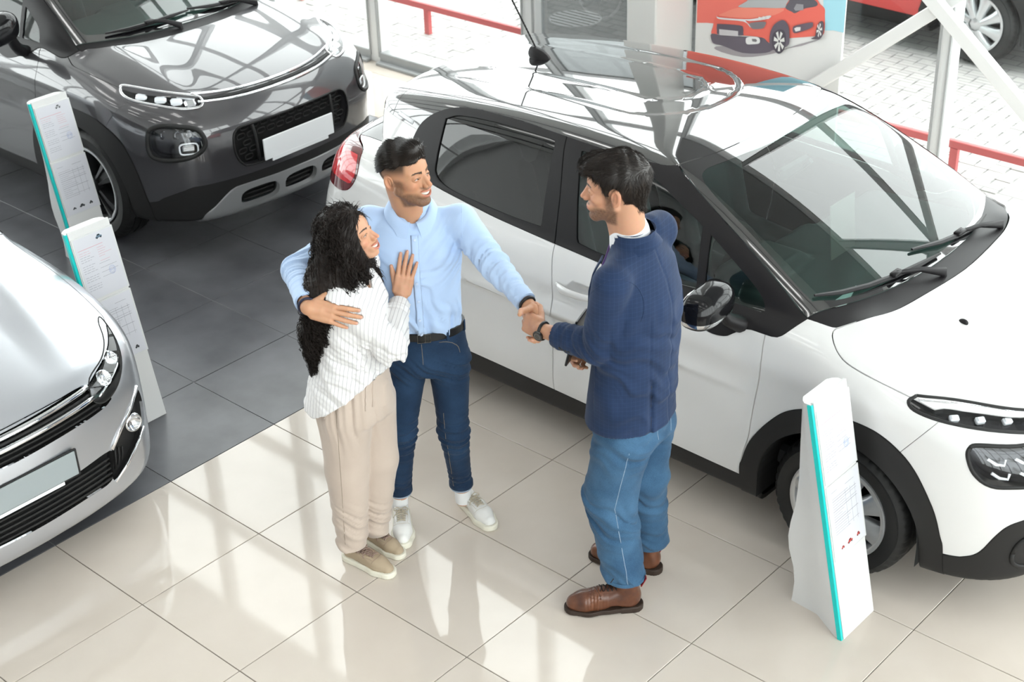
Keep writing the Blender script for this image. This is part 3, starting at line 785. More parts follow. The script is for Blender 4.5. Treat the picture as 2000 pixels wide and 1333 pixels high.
    for q in lr(D_):
        g1, q = split(q, sdpoly(rg, side(q)), 0); g2, q = split(q, sdpoly(fg, side(q)), 0)
        dvp, g2 = split(g2, sdpoly(dv, side(g2)), 0)
        for q_ in seam2(q, bs): panel('window_surround', q_, MB_, O, off=.003, fl=.012)
        panel('window_divider', dvp, MB_, O, off=.003, fl=.01)
        panel('rear_door_glass', g1, MAT['privacy_glass'], O, off=-.004, fl=0); panel('front_door_glass', g2, MAT['side_glass'], O, off=-.004, fl=0)
    # roof
    rp = [(-.80, 1.7), (-.80, 1.22), (-2.38, 1.222), (-2.45, 1.230), (-2.55, 1.238), (-2.65, 1.25), (-3.5, 1.26), (-3.5, 1.7)]
    rf, m = split(m, sdpoly(rp, side(m)), .001)
    rs, rf2 = split(rf, -rf.V[:, 0]-2.60-.16*(rf.V[:, 1])**2*0+0*rf.V[:, 0], .0015)
    panel('roof', rf2, MAT['black_gloss'], O, off=.001); panel('rear_spoiler', rs, MAT['black_gloss'], O, off=.001)
    lin = rf2.copy(); lin = clip(lin, lin.V[:, 2]-1.33); panel('roof_lining', lin, MAT['cabin'], O, off=-.035, fl=0)
    # bonnet
    bp = sym([(.018, 0), (-.008, .301), (-.054, .533), (-.146, .701), (-.143, .730), (-.094, .782), (-.021, .812), (.126, .810), (.329, .782), (.355, .75), (.43, .70), (.571, .585), (.655, .40), (.695, .2), (.705, 0)])
    bp = curve(bp, True, 4, sharp=(3, 8, 20, 25))
    bo, m = split(m, np.minimum(sdpoly(bp, top(m)), m.V[:, 2]-.70), .0022)
    panel('bonnet', bo, W, O)
    # lamps
    drl = curve([(.776, .893), (.694, .880), (.578, .852), (.47, .828), (.42, .80), (.46, .778), (.55, .788), (.644, .806), (.742, .827), (.803, .844), (.825, .862), (.81, .882)], True, 4, sharp=(0,))
    lamp = curve([(.802, .777), (.775, .787), (.683, .776), (.54, .762), (.485, .73), (.50, .645), (.56, .622), (.722, .636), (.785, .642), (.812, .685), (.815, .744)], True, 4)
    A, m = split(m, np.minimum(sdpoly(drl, front(m)), m.V[:, 0]-.2), .0)
    B, m = split(m, np.minimum(sdpoly(lamp, front(m)), m.V[:, 0]-.2), .0)
    for q, s in zip(lr(A), (-1, 1)):
        e = recess_lamp('daytime_lamp', q, F, O, .03, MAT['lamp_house'], MAT['lamp_glass'])
        for yy in (.755, .695, .625, .55):
            p = on_surf(F, (0, s*yy, .815+.36*(yy-.55)*.35+.012), 0, 1, .2, 1.)[0]
            nn = nrm(grad(F, p[None]))[0]; b = MB(); tt = nrm(np.cross((0, 0, 1), nn)); R = np.stack([nn, tt, np.cross(nn, tt)], 1)
            b.box(p-nn*.018, (.02, .036, .026), R, bev=.004); b.box(p-nn*.006, (.004, .024, .016), R, bev=.001); b.build('lamp_element', MAT['lamp_led'], e)
        top_l = [(0, s*y, z-.004) for y, z in [(.785, .889), (.694, .876), (.578, .848), (.47, .824), (.40, .80)]]
        strip('lamp_chrome_line', F, top_l, 0, 1, .012, .004, MAT['chrome'], e, .0, .2, 1.)
        strip('lamp_seal', F, [(0, s*y, z) for y, z in drl], 0, 1, .014, .004, MAT['seal'], e, .0, .2, 1., True)
    for q, s in zip(lr(B), (-1, 1)):
        e = recess_lamp('headlamp', q, F, O, .05, MAT['lamp_house'], MAT['lamp_glass'])
        for yy in (.765, .685, .60, .53):
            for dz in (.02, -.035):
                p = on_surf(F, (0, s*yy, .705+dz), 0, 1, .2, 1.)[0]; nn = nrm(grad(F, p[None]))[0]
                tt = nrm(np.cross((0, 0, 1), nn)); up = np.cross(nn, tt); b = MB(); c = p-nn*.02
                b.tube([c+tt*.03*s+up*.016, c-up*.004, c-tt*.03*s-up*.008, c-tt*.034*s+up*.014], .0035, 6, flat=1.8); b.build('lamp_element', MAT['lamp_led'], e)
        b = MB(); p = on_surf(F, (0, s*.62, .712), 0, 1, .2, 1.)[0]; nn = nrm(grad(F, p[None]))[0]
        b.lathe([(0, -.03), (.035, -.03), (.05, .0), (.046, .006), (.03, -.012), (0, -.008)], 24, 'x', p-nn*.035); b.build('lamp_reflector', MAT['lamp_reflector'], e, smooth=True)
        strip('lamp_seal', F, [(0, s*y, z) for y, z in lamp], 0, 1, .016, .005, MAT['seal'], e, .0, .2, 1., True)
    # chevron strips and grille across the nose
    ys = np.linspace(-.43, .43, 25)
    for z0, n_ in ((.805, 'chrome_strip'), (.775, 'chrome_strip')):
        strip(n_, F, [(0, y, z0-.02*(1-(y/.43)**2)) for y in ys], 0, 1, .014, .006, MAT['chrome'], O, .003, .2, 1.)
    gm = curve([(.36, .60), (.0, .60), (-.36, .60), (-.40, .55), (-.38, .50), (0, .49), (.38, .50), (.40, .55)], True, 3)
    Gq, m = split(m, np.minimum(sdpoly(gm, m.V[:, 1:]), m.V[:, 0]-.2)); panel('grille', Gq, MAT['black_void'], O, off=-.02, fl=0)
    for z_ in (.52, .545, .57): strip('grille_bar', F, [(0, y, z_) for y in np.linspace(-.37, .37, 16)], 0, 1, .01, .006, MAT['plastic_dark'], O, -.004, .2, 1.)
    # tail lamps
    tl = curve([(-2.845, .905), (-2.835, 1.0), (-2.81, 1.045), (-2.768, 1.066), (-2.71, 1.04), (-2.682, .972), (-2.715, .915), (-2.78, .872), (-2.83, .872)], True, 4)
    tl2 = curve([(-3.2, .93), (-3.1, 1.06), (-2.95, 1.07), (-2.768, 1.066), (-2.71, 1.04), (-2.684, .98), (-2.715, .915), (-2.78, .876), (-2.9, .87), (-3.1, .87)], True, 4)
    tq, m = split(m, np.minimum(sdpoly(tl2, side(m)), np.abs(m.V[:, 1])-.42), .001)
    for q, s in zip(lr(tq), (-1, 1)):
        a, b_ = split(q, np.minimum(sdpoly(tl2, side(q))-.014, .06-np.abs(q.V[:, 2]-.985)), 0)
        e = bpy.data.objects.new('tail_lamp', None); COL.objects.link(e); e.parent = O; e.empty_display_size = .1
        panel('tail_lamp_lens', a, MAT['red_lens'], e, off=.004, fl=.01); panel('tail_lamp_border', b_, MAT['red_dark'], e, off=.003, fl=.01)
    # rear glass
    rw = [(-.52, 1.235), (.52, 1.235), (.60, 1.06), (.52, 1.01), (-.52, 1.01), (-.60, 1.06)]
    r_, m = split(m, np.minimum(sdpoly(rw, m.V[:, 1:]), -2.6-m.V[:, 0]), .002); panel('rear_window', r_, MAT['privacy_glass'], O, fl=0)
    # doors, wings, bumper
    fs = curve([(-.372, 1.1), (-.372, .953), (-.359, .826), (-.383, .629), (-.397, .501), (-.422, .413), (-.434, .355), (-.441, .15)], False, 4)
    fd = np.concatenate([bs[bs[:, 1] < 1.1], fs[::-1]])
    rs_ = curve([(-2.34, 1.12), (-2.35, .95), (-2.31, .80), (-2.22, .66), (-2.13, .52), (-2.09, .40), (-2.08, .15)], False, 4)
    rd = np.concatenate([rs_, bs[::-1][bs[::-1][:, 1] < 1.1]])
    ycon = lambda q: np.abs(q.V[:, 1])-.4
    fdq, m = split(m, np.minimum(sdpoly(fd, side(m)), ycon(m)), .0022)
    rdq, m = split(m, np.minimum(sdpoly(rd, side(m)), ycon(m)), .0022)
    handles = {}
    for nm, DQ, hx in (('front_door', fdq, -1.285), ('rear_door', rdq, -2.17)):
        for q, s in zip(lr(DQ), (-1, 1)):
            c = np.stack([q.V[:, 0]-hx, (q.V[:, 2]-.853)], 1); q = q.copy()
            d = np.maximum(1-(np.abs(c[:, 0]-.02)/.075)**2-(np.abs(c[:, 1])/.038)**2, 0)
            q.V[:, 1] -= s*.035*np.sqrt(d)*(d > 0)
            if d.max() > 0:
                m2 = M(q.V, q.T, q.N); tri = q.V[q.T]; fn = nrm(np.cross(tri[:, 1]-tri[:, 0], tri[:, 2]-tri[:, 0]))
                vn = np.zeros_like(q.V); [np.add.at(vn, q.T[:, i], fn) for i in range(3)]
                q.N = np.where((d > 0)[:, None], nrm(vn), q.N)
            dr = panel(nm, q, W, O)
            P = on_surf(F, [(hx+x, 0, .853+.0*x) for x in np.linspace(-.105, .11, 9)], 1, s)
            off = np.array([.0, .016, .026, .03, .03, .03, .026, .016, .0])
            P[:, 1] += s*off; b = MB(); b.tube(P, [.012, .017, .019, .019, .018, .018, .017, .015, .010], 10, flat=.55, up=(0, 1, 0)); b.build('door_handle', W, dr, smooth=True)
            lq = clip(q, q.V[:, 2]-.3); panel('door_lining', lq, MAT['cabin'], dr, off=-.06, fl=0)
    bpoly = [(.375, .862), (.196, .614), (.15, -.1), (1.2, -.1), (1.2, 1.2), (.60, 1.2), (.40, .9)]
    fb, m = split(m, sdpoly(bpoly, side(m)), .0012); panel('front_bumper', fb, W, O)
    fw, m = split(m, m.V[:, 0]+.9); [panel('front_wing', q, W, O) for q in lr(fw)]
    rb, m = split(m, np.minimum(-2.72-m.V[:, 0], .80-m.V[:, 2]), .0015); panel('rear_bumper', rb, W, O)
    panel('body_shell', m, W, O)
    # C pillar badge strip and roof details
    strip('pillar_strip', F2, [(-2.565+.115*t, 0, 1.262-.014*t) for t in np.linspace(0, 1, 7)], 1, -1, .022, .0015, MAT['plate_white'], O, .002)
    strip('pillar_strip', F2, [(-2.565+.115*t, 0, 1.262-.014*t) for t in np.linspace(0, 1, 7)], 1, 1, .022, .0015, MAT['plate_white'], O, .002)
    e = bpy.data.objects.new('antenna', None); COL.objects.link(e); e.parent = O; e.empty_display_size = .1
    b = MB(); z0 = on_surf(F2, (-2.22, 0, 0), 2, 1, .8, 1.7)[0, 2]
    V, Q, N = surfnet(lambda P: np.maximum(smax((np.abs((P[:, 1])/.032)**2+np.abs((P[:, 0]+2.225)/.075)**2+np.abs((P[:, 2]-z0+.25*(P[:, 0]+2.2))/.038)**2-1)*.03, -(P[:, 0]+2.275)-.4*(P[:, 2]-z0)*0, .01), z0-.02-P[:, 2]), (-2.32, -.06, z0-.03), (-2.13, .06, z0+.07), .005)
    mesh_from('antenna_base', V, Q, MAT['matte_black'], N=N, parent=e)
    b = MB(); a0 = np.array((-2.235, 0, z0+.03)); a1 = np.array((-2.235-.32, 0, z0+.03+.46)); path = [a0+(a1-a0)*t for t in np.linspace(0, 1, 70)]
    b.tube(path, [.009, .0075, .006]+[.0048 if i % 2 else .0034 for i in range(67)], 6); b.build('antenna_whip', MAT['matte_black'], e, smooth=True)
    # wipers on the screen
    for pts, a0 in (([(-.275, -.655), (-.215, -.56), (-.165, -.44), (-.125, -.30), (-.10, -.16), (-.085, -.02)], (-.02, -.10)), ([(-.16, -.12), (-.12, .04), (-.105, .18), (-.10, .32), (-.13, .46)], (-.055, .46))):
        P = on_surf(F, [(x, y, 0) for x, y in pts], 2, 1, .7, 1.7); P[:, 2] += .018
        A = on_surf(F, (a0[0], a0[1], 0), 2, 1, .7, 1.7)[0]; A[2] += .012; wiper(O, P, A)
    P = on_surf(F, [(.185, -.319, 0), (.185, .319, 0)], 2, 1, .7, 1.7)
    for p in P:
        V, Q, N = surfnet(lambda X: ((np.abs((X[:, 0]-p[0])/.020)**2+np.abs((X[:, 1]-p[1])/.012)**2+np.abs((X[:, 2]-p[2])/.014)**2)-1)*.012, p-.026, p+.026, .004); mesh_from('washer_jet', V, Q, MAT['matte_black'], N=N, parent=O)
    mirror(O, F, -1, (-.50, .83, .955), (-.56, .965, 1.075), (.085, .125, .075), MAT['mirror_black'], MAT['chrome'])
    mirror(O, F, 1, (-.62, .83, .955), (-.76, .910, 1.0), (.085, .045, .065), MAT['mirror_black'])   # folded in
    # wheels and liners
    for i, (cx, cz) in enumerate(WHEELS):
        for s in (-1, 1):
            if i == 0 and s == -1: w0 = wheel(O, .300, .195, .206, 8, 'cover', (cx, s*.742, .30), -1); wn = w0
            else:
                w = copy_tree(w0); w.parent = O; w.location = (cx, s*.742, .30)
                if s > 0: w.rotation_euler = (0, 0, PI)
            arch_liner(cx, cz, .357, s*.855, s*.5, O)
    # cabin
    b = MB(); b.box((-1.25, 0, .34), (2.0, 1.42, .1), bev=.02); b.build('cabin_floor', MAT['cabin'], O)
    def Fd(P):
        a = sdf_box(P, (-.52, 0, .86), (.27, .66, .10), .07, ry(-.06)); b_ = sdf_box(P, (-.70, -.36, .93), (.13, .19, .06), .05)
        c = sdf_box(P, (-.66, 0, .70), (.16, .15, .25), .05); d = sdf_box(P, (-.30, 0, .88), (.28, .62, .06), .05, ry(-.02))
        return smin(smin(a, b_, .03), smin(c, d, .02), .03)
    sdf_obj('dashboard', Fd, (-.9, -.75, .4), (.1, .75, 1.05), .022, MAT['dash'], O)
    for k in range(10): MB().box((-.30-.003*abs(k-4.5), -.30+.066*k, .945), (.05, .05, .008), ry(-.1), bev=.002).build('demister_slot', MAT['black_void'], O)
    steering(O, (-.83, -.36, .92), -.42)
    seat(O, (-1.28, .36, .42)); seat(O, (-1.28, -.36, .42)); seat(O, (-1.95, .36, .30)); seat(O, (-1.95, -.36, .30))
    b = MB(); b.box((-.80, 0, 1.245), (.03, .22, .06), ry(-.2), bev=.012); b.tube([(-.76, 0, 1.26), (-.72, 0, 1.30)], .012, 8); b.build('rear_view_mirror', MAT['matte_black'], O)
    MB().box((-.50, -.08, 1.09), (.003, .19, .24), ry(-.1)).build('price_card', MAT['card_grey'], O)
    MB().box((-.36, -.42, .962), (.20, .20, .004), ry(-.05)@rz_(.3)).build('paper_sheet', MAT['plate_white'], O)
    return O
def roofpress(P):
    """pressed loops in the roof skin"""
    x, y, z = P[:, 0], np.abs(P[:, 1]), P[:, 2]
    q0 = np.maximum(x+1.50, 0); c = np.sqrt(q0*q0+y*y*.9)
    d1 = .33-c; d2 = .185-np.sqrt(np.maximum(x+1.48, 0)**2+y*y)
    h = -.012*sstep(-.02, .02, d1)+.009*np.exp(-((d2)/.012)**2)*.5
    return h*.6*sstep(1.15, 1.20, z)*sstep(-2.62, -1.85, x)
CAR_W = build_white()
# ---------------------------------------------------------------- the dark grey crossover and the silver saloon
def shell(F, lo, hi, h, wheels, r):
    V, Q, N = surfnet(F, lo, hi, h); m = M(V, q2t(V, Q), N)
    for cx, cz in wheels: m = clip(m, -arch_open(cx, cz, r, m))
    return m
def glazing(F, m, O, dlo, sharp, panes, seamC, dvp=None, top_name='roof', roofmat=None):
    dl = curve(dlo, True, 4, sharp=sharp)
    D_, m = split(m, np.minimum(sdpoly(dl, side(m)), np.abs(m.V[:, 1])-.4), .001)
    for q in lr(D_):
        for nm, C_, sh, mt in panes:
            g, q = split(q, sdpoly(curve(C_, True, 5, sharp=sh), side(q)), 0)
            if dvp is not None and nm == 'front_door_glass': d_, g = split(g, sdpoly(dvp, side(g)), 0); panel('window_divider', d_, MAT['matte_black'], O, off=.003, fl=.01)
            panel(nm, g, MAT[mt], O, off=-.004, fl=0)
        for q_ in seam2(q, seamC): panel('window_surround', q_, MAT['matte_black'], O, off=.003, fl=.012)
    return m
def screen(F, m, O, wp, sharp, gp, cowline):
    wp = curve(sym(wp), True, 5, sharp=sharp)
    ws, m = split(m, np.minimum(sdpoly(wp, top(m)), m.V[:, 2]-.85), .002)
    gl, cw = split(ws, -(ws.V[:, 0]-cowline(np.abs(ws.V[:, 1]))), .001); panel('scuttle', cw, MAT['matte_black'], O, off=-.006)
    gp = curve(sym(gp), True, 5); clr, frit = split(gl, sdpoly(gp, top(gl)))
    w = panel('windscreen', clr, MAT['screen_glass'], O, fl=0); panel('windscreen_border', frit, MAT['black_gloss'], w, off=0, fl=.004)
    return m
def cabin(O, z0, dx=0., dz=0., seats=True):
    MB().box((-1.25+dx, 0, z0), (2.0, 1.42, .1), bev=.02).build('cabin_floor', MAT['cabin'], O)
    def Fd(P):
        P = P-np.array((dx, 0, dz)); a = sdf_box(P, (-.50, 0, .86), (.27, .66, .10), .07, ry(-.06)); b_ = sdf_box(P, (-.70, .36, .93), (.13, .19, .06), .05)
        c = sdf_box(P, (-.66, 0, .70), (.16, .15, .25), .05); d = sdf_box(P, (-.30, 0, .88), (.28, .62, .06), .05, ry(-.02))
        return smin(smin(a, b_, .03), smin(c, d, .02), .03)
    sdf_obj('dashboard', Fd, (-.9+dx, -.75, .4+dz), (.1+dx, .75, 1.05+dz), .025, MAT['dash'], O)
    steering(O, (-.83+dx, .36, .92+dz), -.42)
    for x, y, z in ((-1.28, .36, 0), (-1.28, -.36, 0), (-1.98, .36, -.1), (-1.98, -.36, -.1)): seat(O, (x+dx, y, z0+.08+z))
def doors_etc(F, m, O, P, bs, fs, rs_, bpoly, handles_, wingx=.9):
    fd = np.concatenate([bs[bs[:, 1] < 1.15], fs[::-1]]); rd = np.concatenate([rs_, bs[::-1][bs[::-1][:, 1] < 1.15]])
    for nm, C_, hx in (('front_door', fd, handles_[0]), ('rear_door', rd, handles_[1])):
        dq, m = split(m, np.minimum(sdpoly(C_, side(m)), np.abs(m.V[:, 1])-.4), .0022)
        for q, s in zip(lr(dq), (-1, 1)):
            dr = panel(nm, q, P, O); Ph = on_surf(F, [(hx+x, 0, handles_[2]) for x in np.linspace(-.10, .10, 9)], 1, s)
            Ph[:, 1] += s*np.array([.0, .016, .026, .03, .03, .03, .026, .016, .0]); b = MB(); b.tube(Ph, [.012, .017, .019, .019, .018, .018, .017, .015, .010], 10, flat=.55, up=(0, 1, 0)); b.build('door_handle', P, dr, smooth=True)
            panel('door_lining', clip(q, q.V[:, 2]-.35), MAT['cabin'], dr, off=-.06, fl=0)
    fb, m = split(m, sdpoly(bpoly, side(m)), .0012)
    fw, m = split(m, m.V[:, 0]+wingx); [panel('front_wing', q, P, O) for q in lr(fw)]
    return fb, m
def build_grey():
    F = make_carF(GC); O = empty('car', (-2.33, 2.125, 0)); tag(O, 'dark grey crossover with honeycomb grille and blank white number plate', 'car')
    WH = ((0, .33), (-2.604, .33)); m = shell(F, (-3.4, -.95, .15), (.95, .95, 1.68), .025, WH, .385)
    P = MAT['grey_paint']; PD = MAT['plastic_dark']
    ao = curve([(-.52, -.2), (-.505, .38), (-.46, .58), (-.385, .713), (-.241, .787), (-.05, .812), (.119, .810), (.241, .787), (.385, .713), (.460, .580), (.505, .38), (.515, .28), (.52, -.2)], True, 4, sharp=(0, 12))
    for cx, cz in WH:
        o = ao.copy(); o[:, 0] += cx; a, m = split(m, np.minimum(sdpoly(o, side(m)), np.abs(m.V[:, 1])-.4), .001)
        for q in lr(a): panel('wheel_arch_trim', q, PD, O, off=.006, fl=.02)
    # lower black trim follows the bumper
    low = curve([(-3.6, -.2), (-3.6, .50), (-3.2, .48), (-3.05, .40), (-2.1, .36), (-1.0, .34), (-.5, .34), (0, .3), (.50, .36), (.60, .40), (.70, .445), (.78, .462), (1.3, .462), (1.3, -.2)], True, 4, sharp=(0, 1, 12, 13))
    lo_, m = split(m, sdpoly(low, side(m)), .001); lf, ls = split(lo_, lo_.V[:, 0]-.2)
    sk = curve(sym2([(.0, .408), (.162, .407), (.388, .410), (.469, .395), (.560, .317), (.62, .255), (.60, .10), (0, .10)]), True, 4)
    s_, lf = split(lf, np.minimum(sdpoly(sk, lf.V[:, 1:]), lf.V[:, 0]-.45), .001)
    for k, (y0, y1) in enumerate(((-.415, -.160), (-.120, .120), (.160, .415))):
        H = ell((y0+y1)/2, .325, (y1-y0)/2, .052, 28, 3.2); h_, s_ = split(s_, np.minimum(sdpoly(H, s_.V[:, 1:]), s_.V[:, 0]-.4), 0)
        hp = panel('air_intake', h_, MAT['black_void'], O, off=-.03, fl=0)
        for z_ in (.305, .335, .36): strip('intake_bar', F, [(0, y, z_) for y in np.linspace(y0+.03, y1-.03, 8)], 0, 1, .012, .006, PD, hp, -.012, .3, 1.1)
    panel('skid_plate', s_, MAT['skid_silver'], O, off=.012, fl=.03)
    panel('lower_bumper_trim', lf, PD, O, off=.002); panel('sill_trim', ls, PD, O, off=.002)
    m = screen(F, m, O, [(.10, 0), (.085, .20), (.03, .406), (-.027, .539), (-.102, .651), (-.128, .693), (-.269, .672), (-.477, .649), (-.85, .60), (-.96, .57), (-.90, .36), (-.87, .15), (-.865, 0)], (5, 9, 16, 20), [(.0, 0), (-.02, .2), (-.08, .42), (-.15, .58), (-.22, .62), (-.5, .585), (-.83, .53), (-.82, .3), (-.80, 0)], lambda y: .03-.42*y**2.1)
    dlo = [(-2.95, 1.30), (-2.9, 1.16), (-2.6, 1.10), (-1.9, 1.08), (-1.2, 1.065), (-.9, 1.03), (-.78, .985), (-.70, .962), (-.63, .966), (-.564, .985), (-.468, 1.020), (-.417, 1.048), (-.30, 1.040), (-.19, 1.034), (-.128, 1.072), (-.269, 1.165), (-.477, 1.287), (-.80, 1.45), (-.98, 1.52), (-1.5, 1.53), (-2.2, 1.52), (-2.7, 1.46)]
    fg = [(-1.45, 1.49), (-1.32, 1.09), (-.9, 1.075), (-.66, 1.069), (-.435, 1.067), (-.464, 1.155), (-.60, 1.245), (-.80, 1.37), (-.98, 1.475), (-1.1, 1.49)]
    rgp = [(-2.25, 1.46), (-1.56, 1.49), (-1.50, 1.09), (-1.9, 1.09), (-2.25, 1.11)]
    bs = curve([(-1.56, 1.62), (-1.53, 1.45), (-1.44, 1.07), (-1.40, .85), (-1.39, .65), (-1.42, .2)], False, 4)
    m = glazing(F, m, O, dlo, (14, 18), (('front_door_glass', fg, (0, 1, 4, 9), 'side_glass'), ('rear_door_glass', rgp, (0, 1, 2, 3, 4), 'privacy_glass')), bs, [(-.63, 1.4), (-.62, 1.0), (-.59, 1.0), (-.595, 1.4)])
    rf, m = split(m, sdpoly([(-.4, 1.9), (-.4, 1.30), (-.9, 1.46), (-3.6, 1.46), (-3.6, 1.9)], side(m)), .001); panel('roof', rf, P, O); panel('roof_lining', rf, MAT['cabin'], O, off=-.035, fl=0)
    bp = curve(sym([(.103, 0), (.088, .20), (.032, .406), (-.025, .539), (-.100, .651), (-.160, .715), (-.175, .742), (-.141, .758), (-.073, .774), (.117, .762), (.291, .737), (.40, .70), (.52, .62), (.63, .48), (.68, .3), (.705, .15), (.71, 0)]), True, 4, sharp=(5, 10, 22, 27))
    bo, m = split(m, np.minimum(sdpoly(bp, top(m)), m.V[:, 2]-.80), .0025); panel('bonnet', bo, P, O)
    drl = curve([(.735, .958), (.710, .966), (.632, .949), (.488, .914), (.47, .895), (.485, .878), (.522, .868), (.600, .875), (.688, .898), (.749, .918), (.757, .937)], True, 4)
    lamp = curve([(.784, .777), (.752, .805), (.702, .810), (.600, .784), (.572, .737), (.580, .681), (.638, .640), (.726, .625), (.786, .637), (.80, .690)], True, 4)
    A, m = split(m, np.minimum(sdpoly(drl, front(m)), m.V[:, 0]-.2), 0); B, m = split(m, np.minimum(sdpoly(lamp, front(m)), m.V[:, 0]-.2), 0)
    for q, s in zip(lr(A), (-1, 1)):
        e = recess_lamp('daytime_lamp', q, F, O, .028, MAT['lamp_house'], MAT['lamp_glass'])
        strip('lamp_frame', F, [(0, s*y, z) for y, z in drl], 0, 1, .018, .006, MAT['satin_chrome'], e, .001, .15, 1.1, True)
        for yy, zz in ((.70, .934), (.645, .921), (.59, .908), (.535, .894)):
            p = on_surf(F, (0, s*yy, zz), 0, 1, .2, 1.1)[0]; nn = nrm(grad(F, p[None]))[0]; tt = nrm(np.cross((0, 0, 1), nn)); R = np.stack([nn, tt, np.cross(nn, tt)], 1)
            MB().box(p-nn*.010, (.018, .064, .052), R, bev=.012).build('lamp_element', MAT['lamp_led' if yy > .56 else 'lamp_reflector'], e)
        strip('indicator', F, [(0, s*y, z) for y, z in ((.575, .920), (.52, .907), (.50, .902))], 0, 1, .012, .003, MAT['lamp_led'], e, -.004, .2, 1.1)
    for q, s in zip(lr(B), (-1, 1)):
        e = recess_lamp('headlamp', q, F, O, .045, MAT['lamp_house'], MAT['lamp_glass'])
        strip('lamp_frame', F, [(0, s*y, z) for y, z in lamp], 0, 1, .026, .010, MAT['seal'], e, .002, .15, 1.1, True)
        for yy, zz, a, b_ in ((.655, .68, .05, .03),):
            p = on_surf(F, (0, s*yy, zz), 0, 1, .2, 1.1)[0]; nn = nrm(grad(F, p[None]))[0]; tt = nrm(np.cross((0, 0, 1), nn)); up = np.cross(nn, tt); o = ell(0, 0, a, b_, 24, 4)
            MB().tube([p-nn*.012+tt*u+up*w for u, w in list(o)+[o[0]]], .005, 6, cap=False).build('fog_frame', MAT['lamp_led'], e, smooth=True)
            MB().box(p-nn*.03, (.02, .07, .035), np.stack([nn, tt, up], 1), bev=.006).build('fog_lens', MAT['lamp_reflector'], e)
        for yy in (.755, .70, .645): 
            p = on_surf(F, (0, s*yy, .765), 0, 1, .2, 1.1)[0]; nn = nrm(grad(F, p[None]))[0]; MB().lathe([(0, 0), (.018, .002), (.026, .014)], 16, 'x', p-nn*.04).build('lamp_reflector', MAT['lamp_reflector'], e, smooth=True)
    for z0 in (.899, .867): strip('chrome_strip', F, [(0, y, z0+.02*(abs(y)/.5)**3) for y in np.linspace(-.50, .50, 41)], 0, 1, .016, .008, MAT['chrome'], O, .004, .2, 1.1)
    strip('strip_groove', F, [(0, y, .883+.016*(abs(y)/.5)**3) for y in np.linspace(-.48, .48, 41)], 0, 1, .022, .002, MAT['seal'], O, .0015, .2, 1.1)
    # grille mouth
    gm = curve(sym2([(0, .742), (.311, .741), (.385, .732), (.418, .690), (.420, .60), (.385, .535), (.320, .512), (.0, .512)]), True, 4)
    G_, m = split(m, np.minimum(sdpoly(gm, m.V[:, 1:]), m.V[:, 0]-.3), .0)
    V2, T2, N2, n0 = flange(G_, .05); gr = mesh_from('grille', G_.V-G_.N*.045, G_.T, MAT['black_void'], N=G_.N, parent=O); mesh_from('grille_rim', V2, T2[n0:], P, parent=O, smooth=False)
    cell = None
    for r_ in range(5):
        z_ = .725-.042*r_
        for c_ in range(-6, 7):
            y_ = (c_+(.5 if r_ % 2 else 0))*.066
            if abs(y_) > .385 or (abs(y_) > .37 and r_ in (0, 4)) or (z_ < .655 and abs(y_) < .28): continue
            p = on_surf(F, (0, y_, z_), 0, 1, .2, 1.1)[0]; o = ell(0, 0, .028, .0145, 16, 3)
            MB().tube([(p[0]-.018, p[1]+u, p[2]+w) for u, w in list(o)+[o[0]]], .0035, 5, cap=False).build('grille_cell', PD, O, smooth=True)
    for s in (-1, 1):
        strip('grille_divider', F, [(0, s*(.288-.01*t), .735-.21*t) for t in np.linspace(0, 1, 6)], 0, 1, .022, .008, PD, O, .0, .2, 1.1)
    strip('grille_surround', F, [(0, y, z) for y, z in gm], 0, 1, .012, .005, MAT['satin_chrome'] if 0 else PD, O, .002, .2, 1.1, True)
    MB().box((.868, 0, .582), (.010, .52, .125), ry(-.03), bev=.003).build('number_plate', MAT['plate_white'], O)
    MB().box((.872, .0, .515), (.008, .42, .022), ry(-.03)).build('plate_holder', MAT['plate_white'], O)
    fs = curve([(-.417, 1.2), (-.417, 1.050), (-.370, 1.008), (-.352, .930), (-.372, .823), (-.42, .62), (-.49, .45), (-.50, .2)], False, 4)
    rs_ = curve([(-2.42, 1.2), (-2.42, 1.0), (-2.36, .86), (-2.25, .76), (-2.12, .6), (-2.09, .2)], False, 4)
    fb, m = doors_etc(F, m, O, P, bs, fs, rs_, [(.40, .925), (.338, .846), (.289, .779), (.2, -.1), (1.3, -.1), (1.3, 1.3), (.6, 1.3)], (-1.27, -2.15, .93))
    panel('front_bumper', fb, P, O); panel('body_shell', m, P, O)
    Q_ = on_surf(F, [(-.02, -.50, 0), (.035, -.36, 0), (.055, -.22, 0), (.06, -.06, 0), (.05, .1, 0)], 2, 1, .8, 1.7)
    for pts, a0 in (([(-.10, -.53), (-.055, -.40), (-.03, -.27), (-.02, -.13), (-.02, .0)], (.05, -.12)), ([(-.03, .0), (-.01, .12), (-.005, .25), (-.02, .38), (-.06, .52)], (.03, .46))):
        Pp = on_surf(F, [(x, y, 0) for x, y in pts], 2, 1, .8, 1.8); Pp[:, 2] += .022; A_ = on_surf(F, (a0[0], a0[1], 0), 2, 1, .8, 1.8)[0]; A_[2] += .014; wiper(O, Pp, A_, .014)
    for s in (-1, 1): mirror(O, F, s, (-.52, .83, 1.03), (-.47, .985, 1.20), (.09, .13, .09), MAT['mirror_black'])
    w0 = None
    for i, (cx, cz) in enumerate(WH):
        for s in (-1, 1):
            if w0 is None: w0 = wheel(O, .335, .205, .225, 5, 'alloy', (cx, s*.745, .335), -1, 'rim_dark')
            else:
                w = copy_tree(w0); w.parent = O; w.location = (cx, s*.745, .335)
                if s > 0: w.rotation_euler = (0, 0, PI)
            arch_liner(cx, cz, .384, s*.86, s*.5, O)
    cabin(O, .42, .0, .09)
    return O
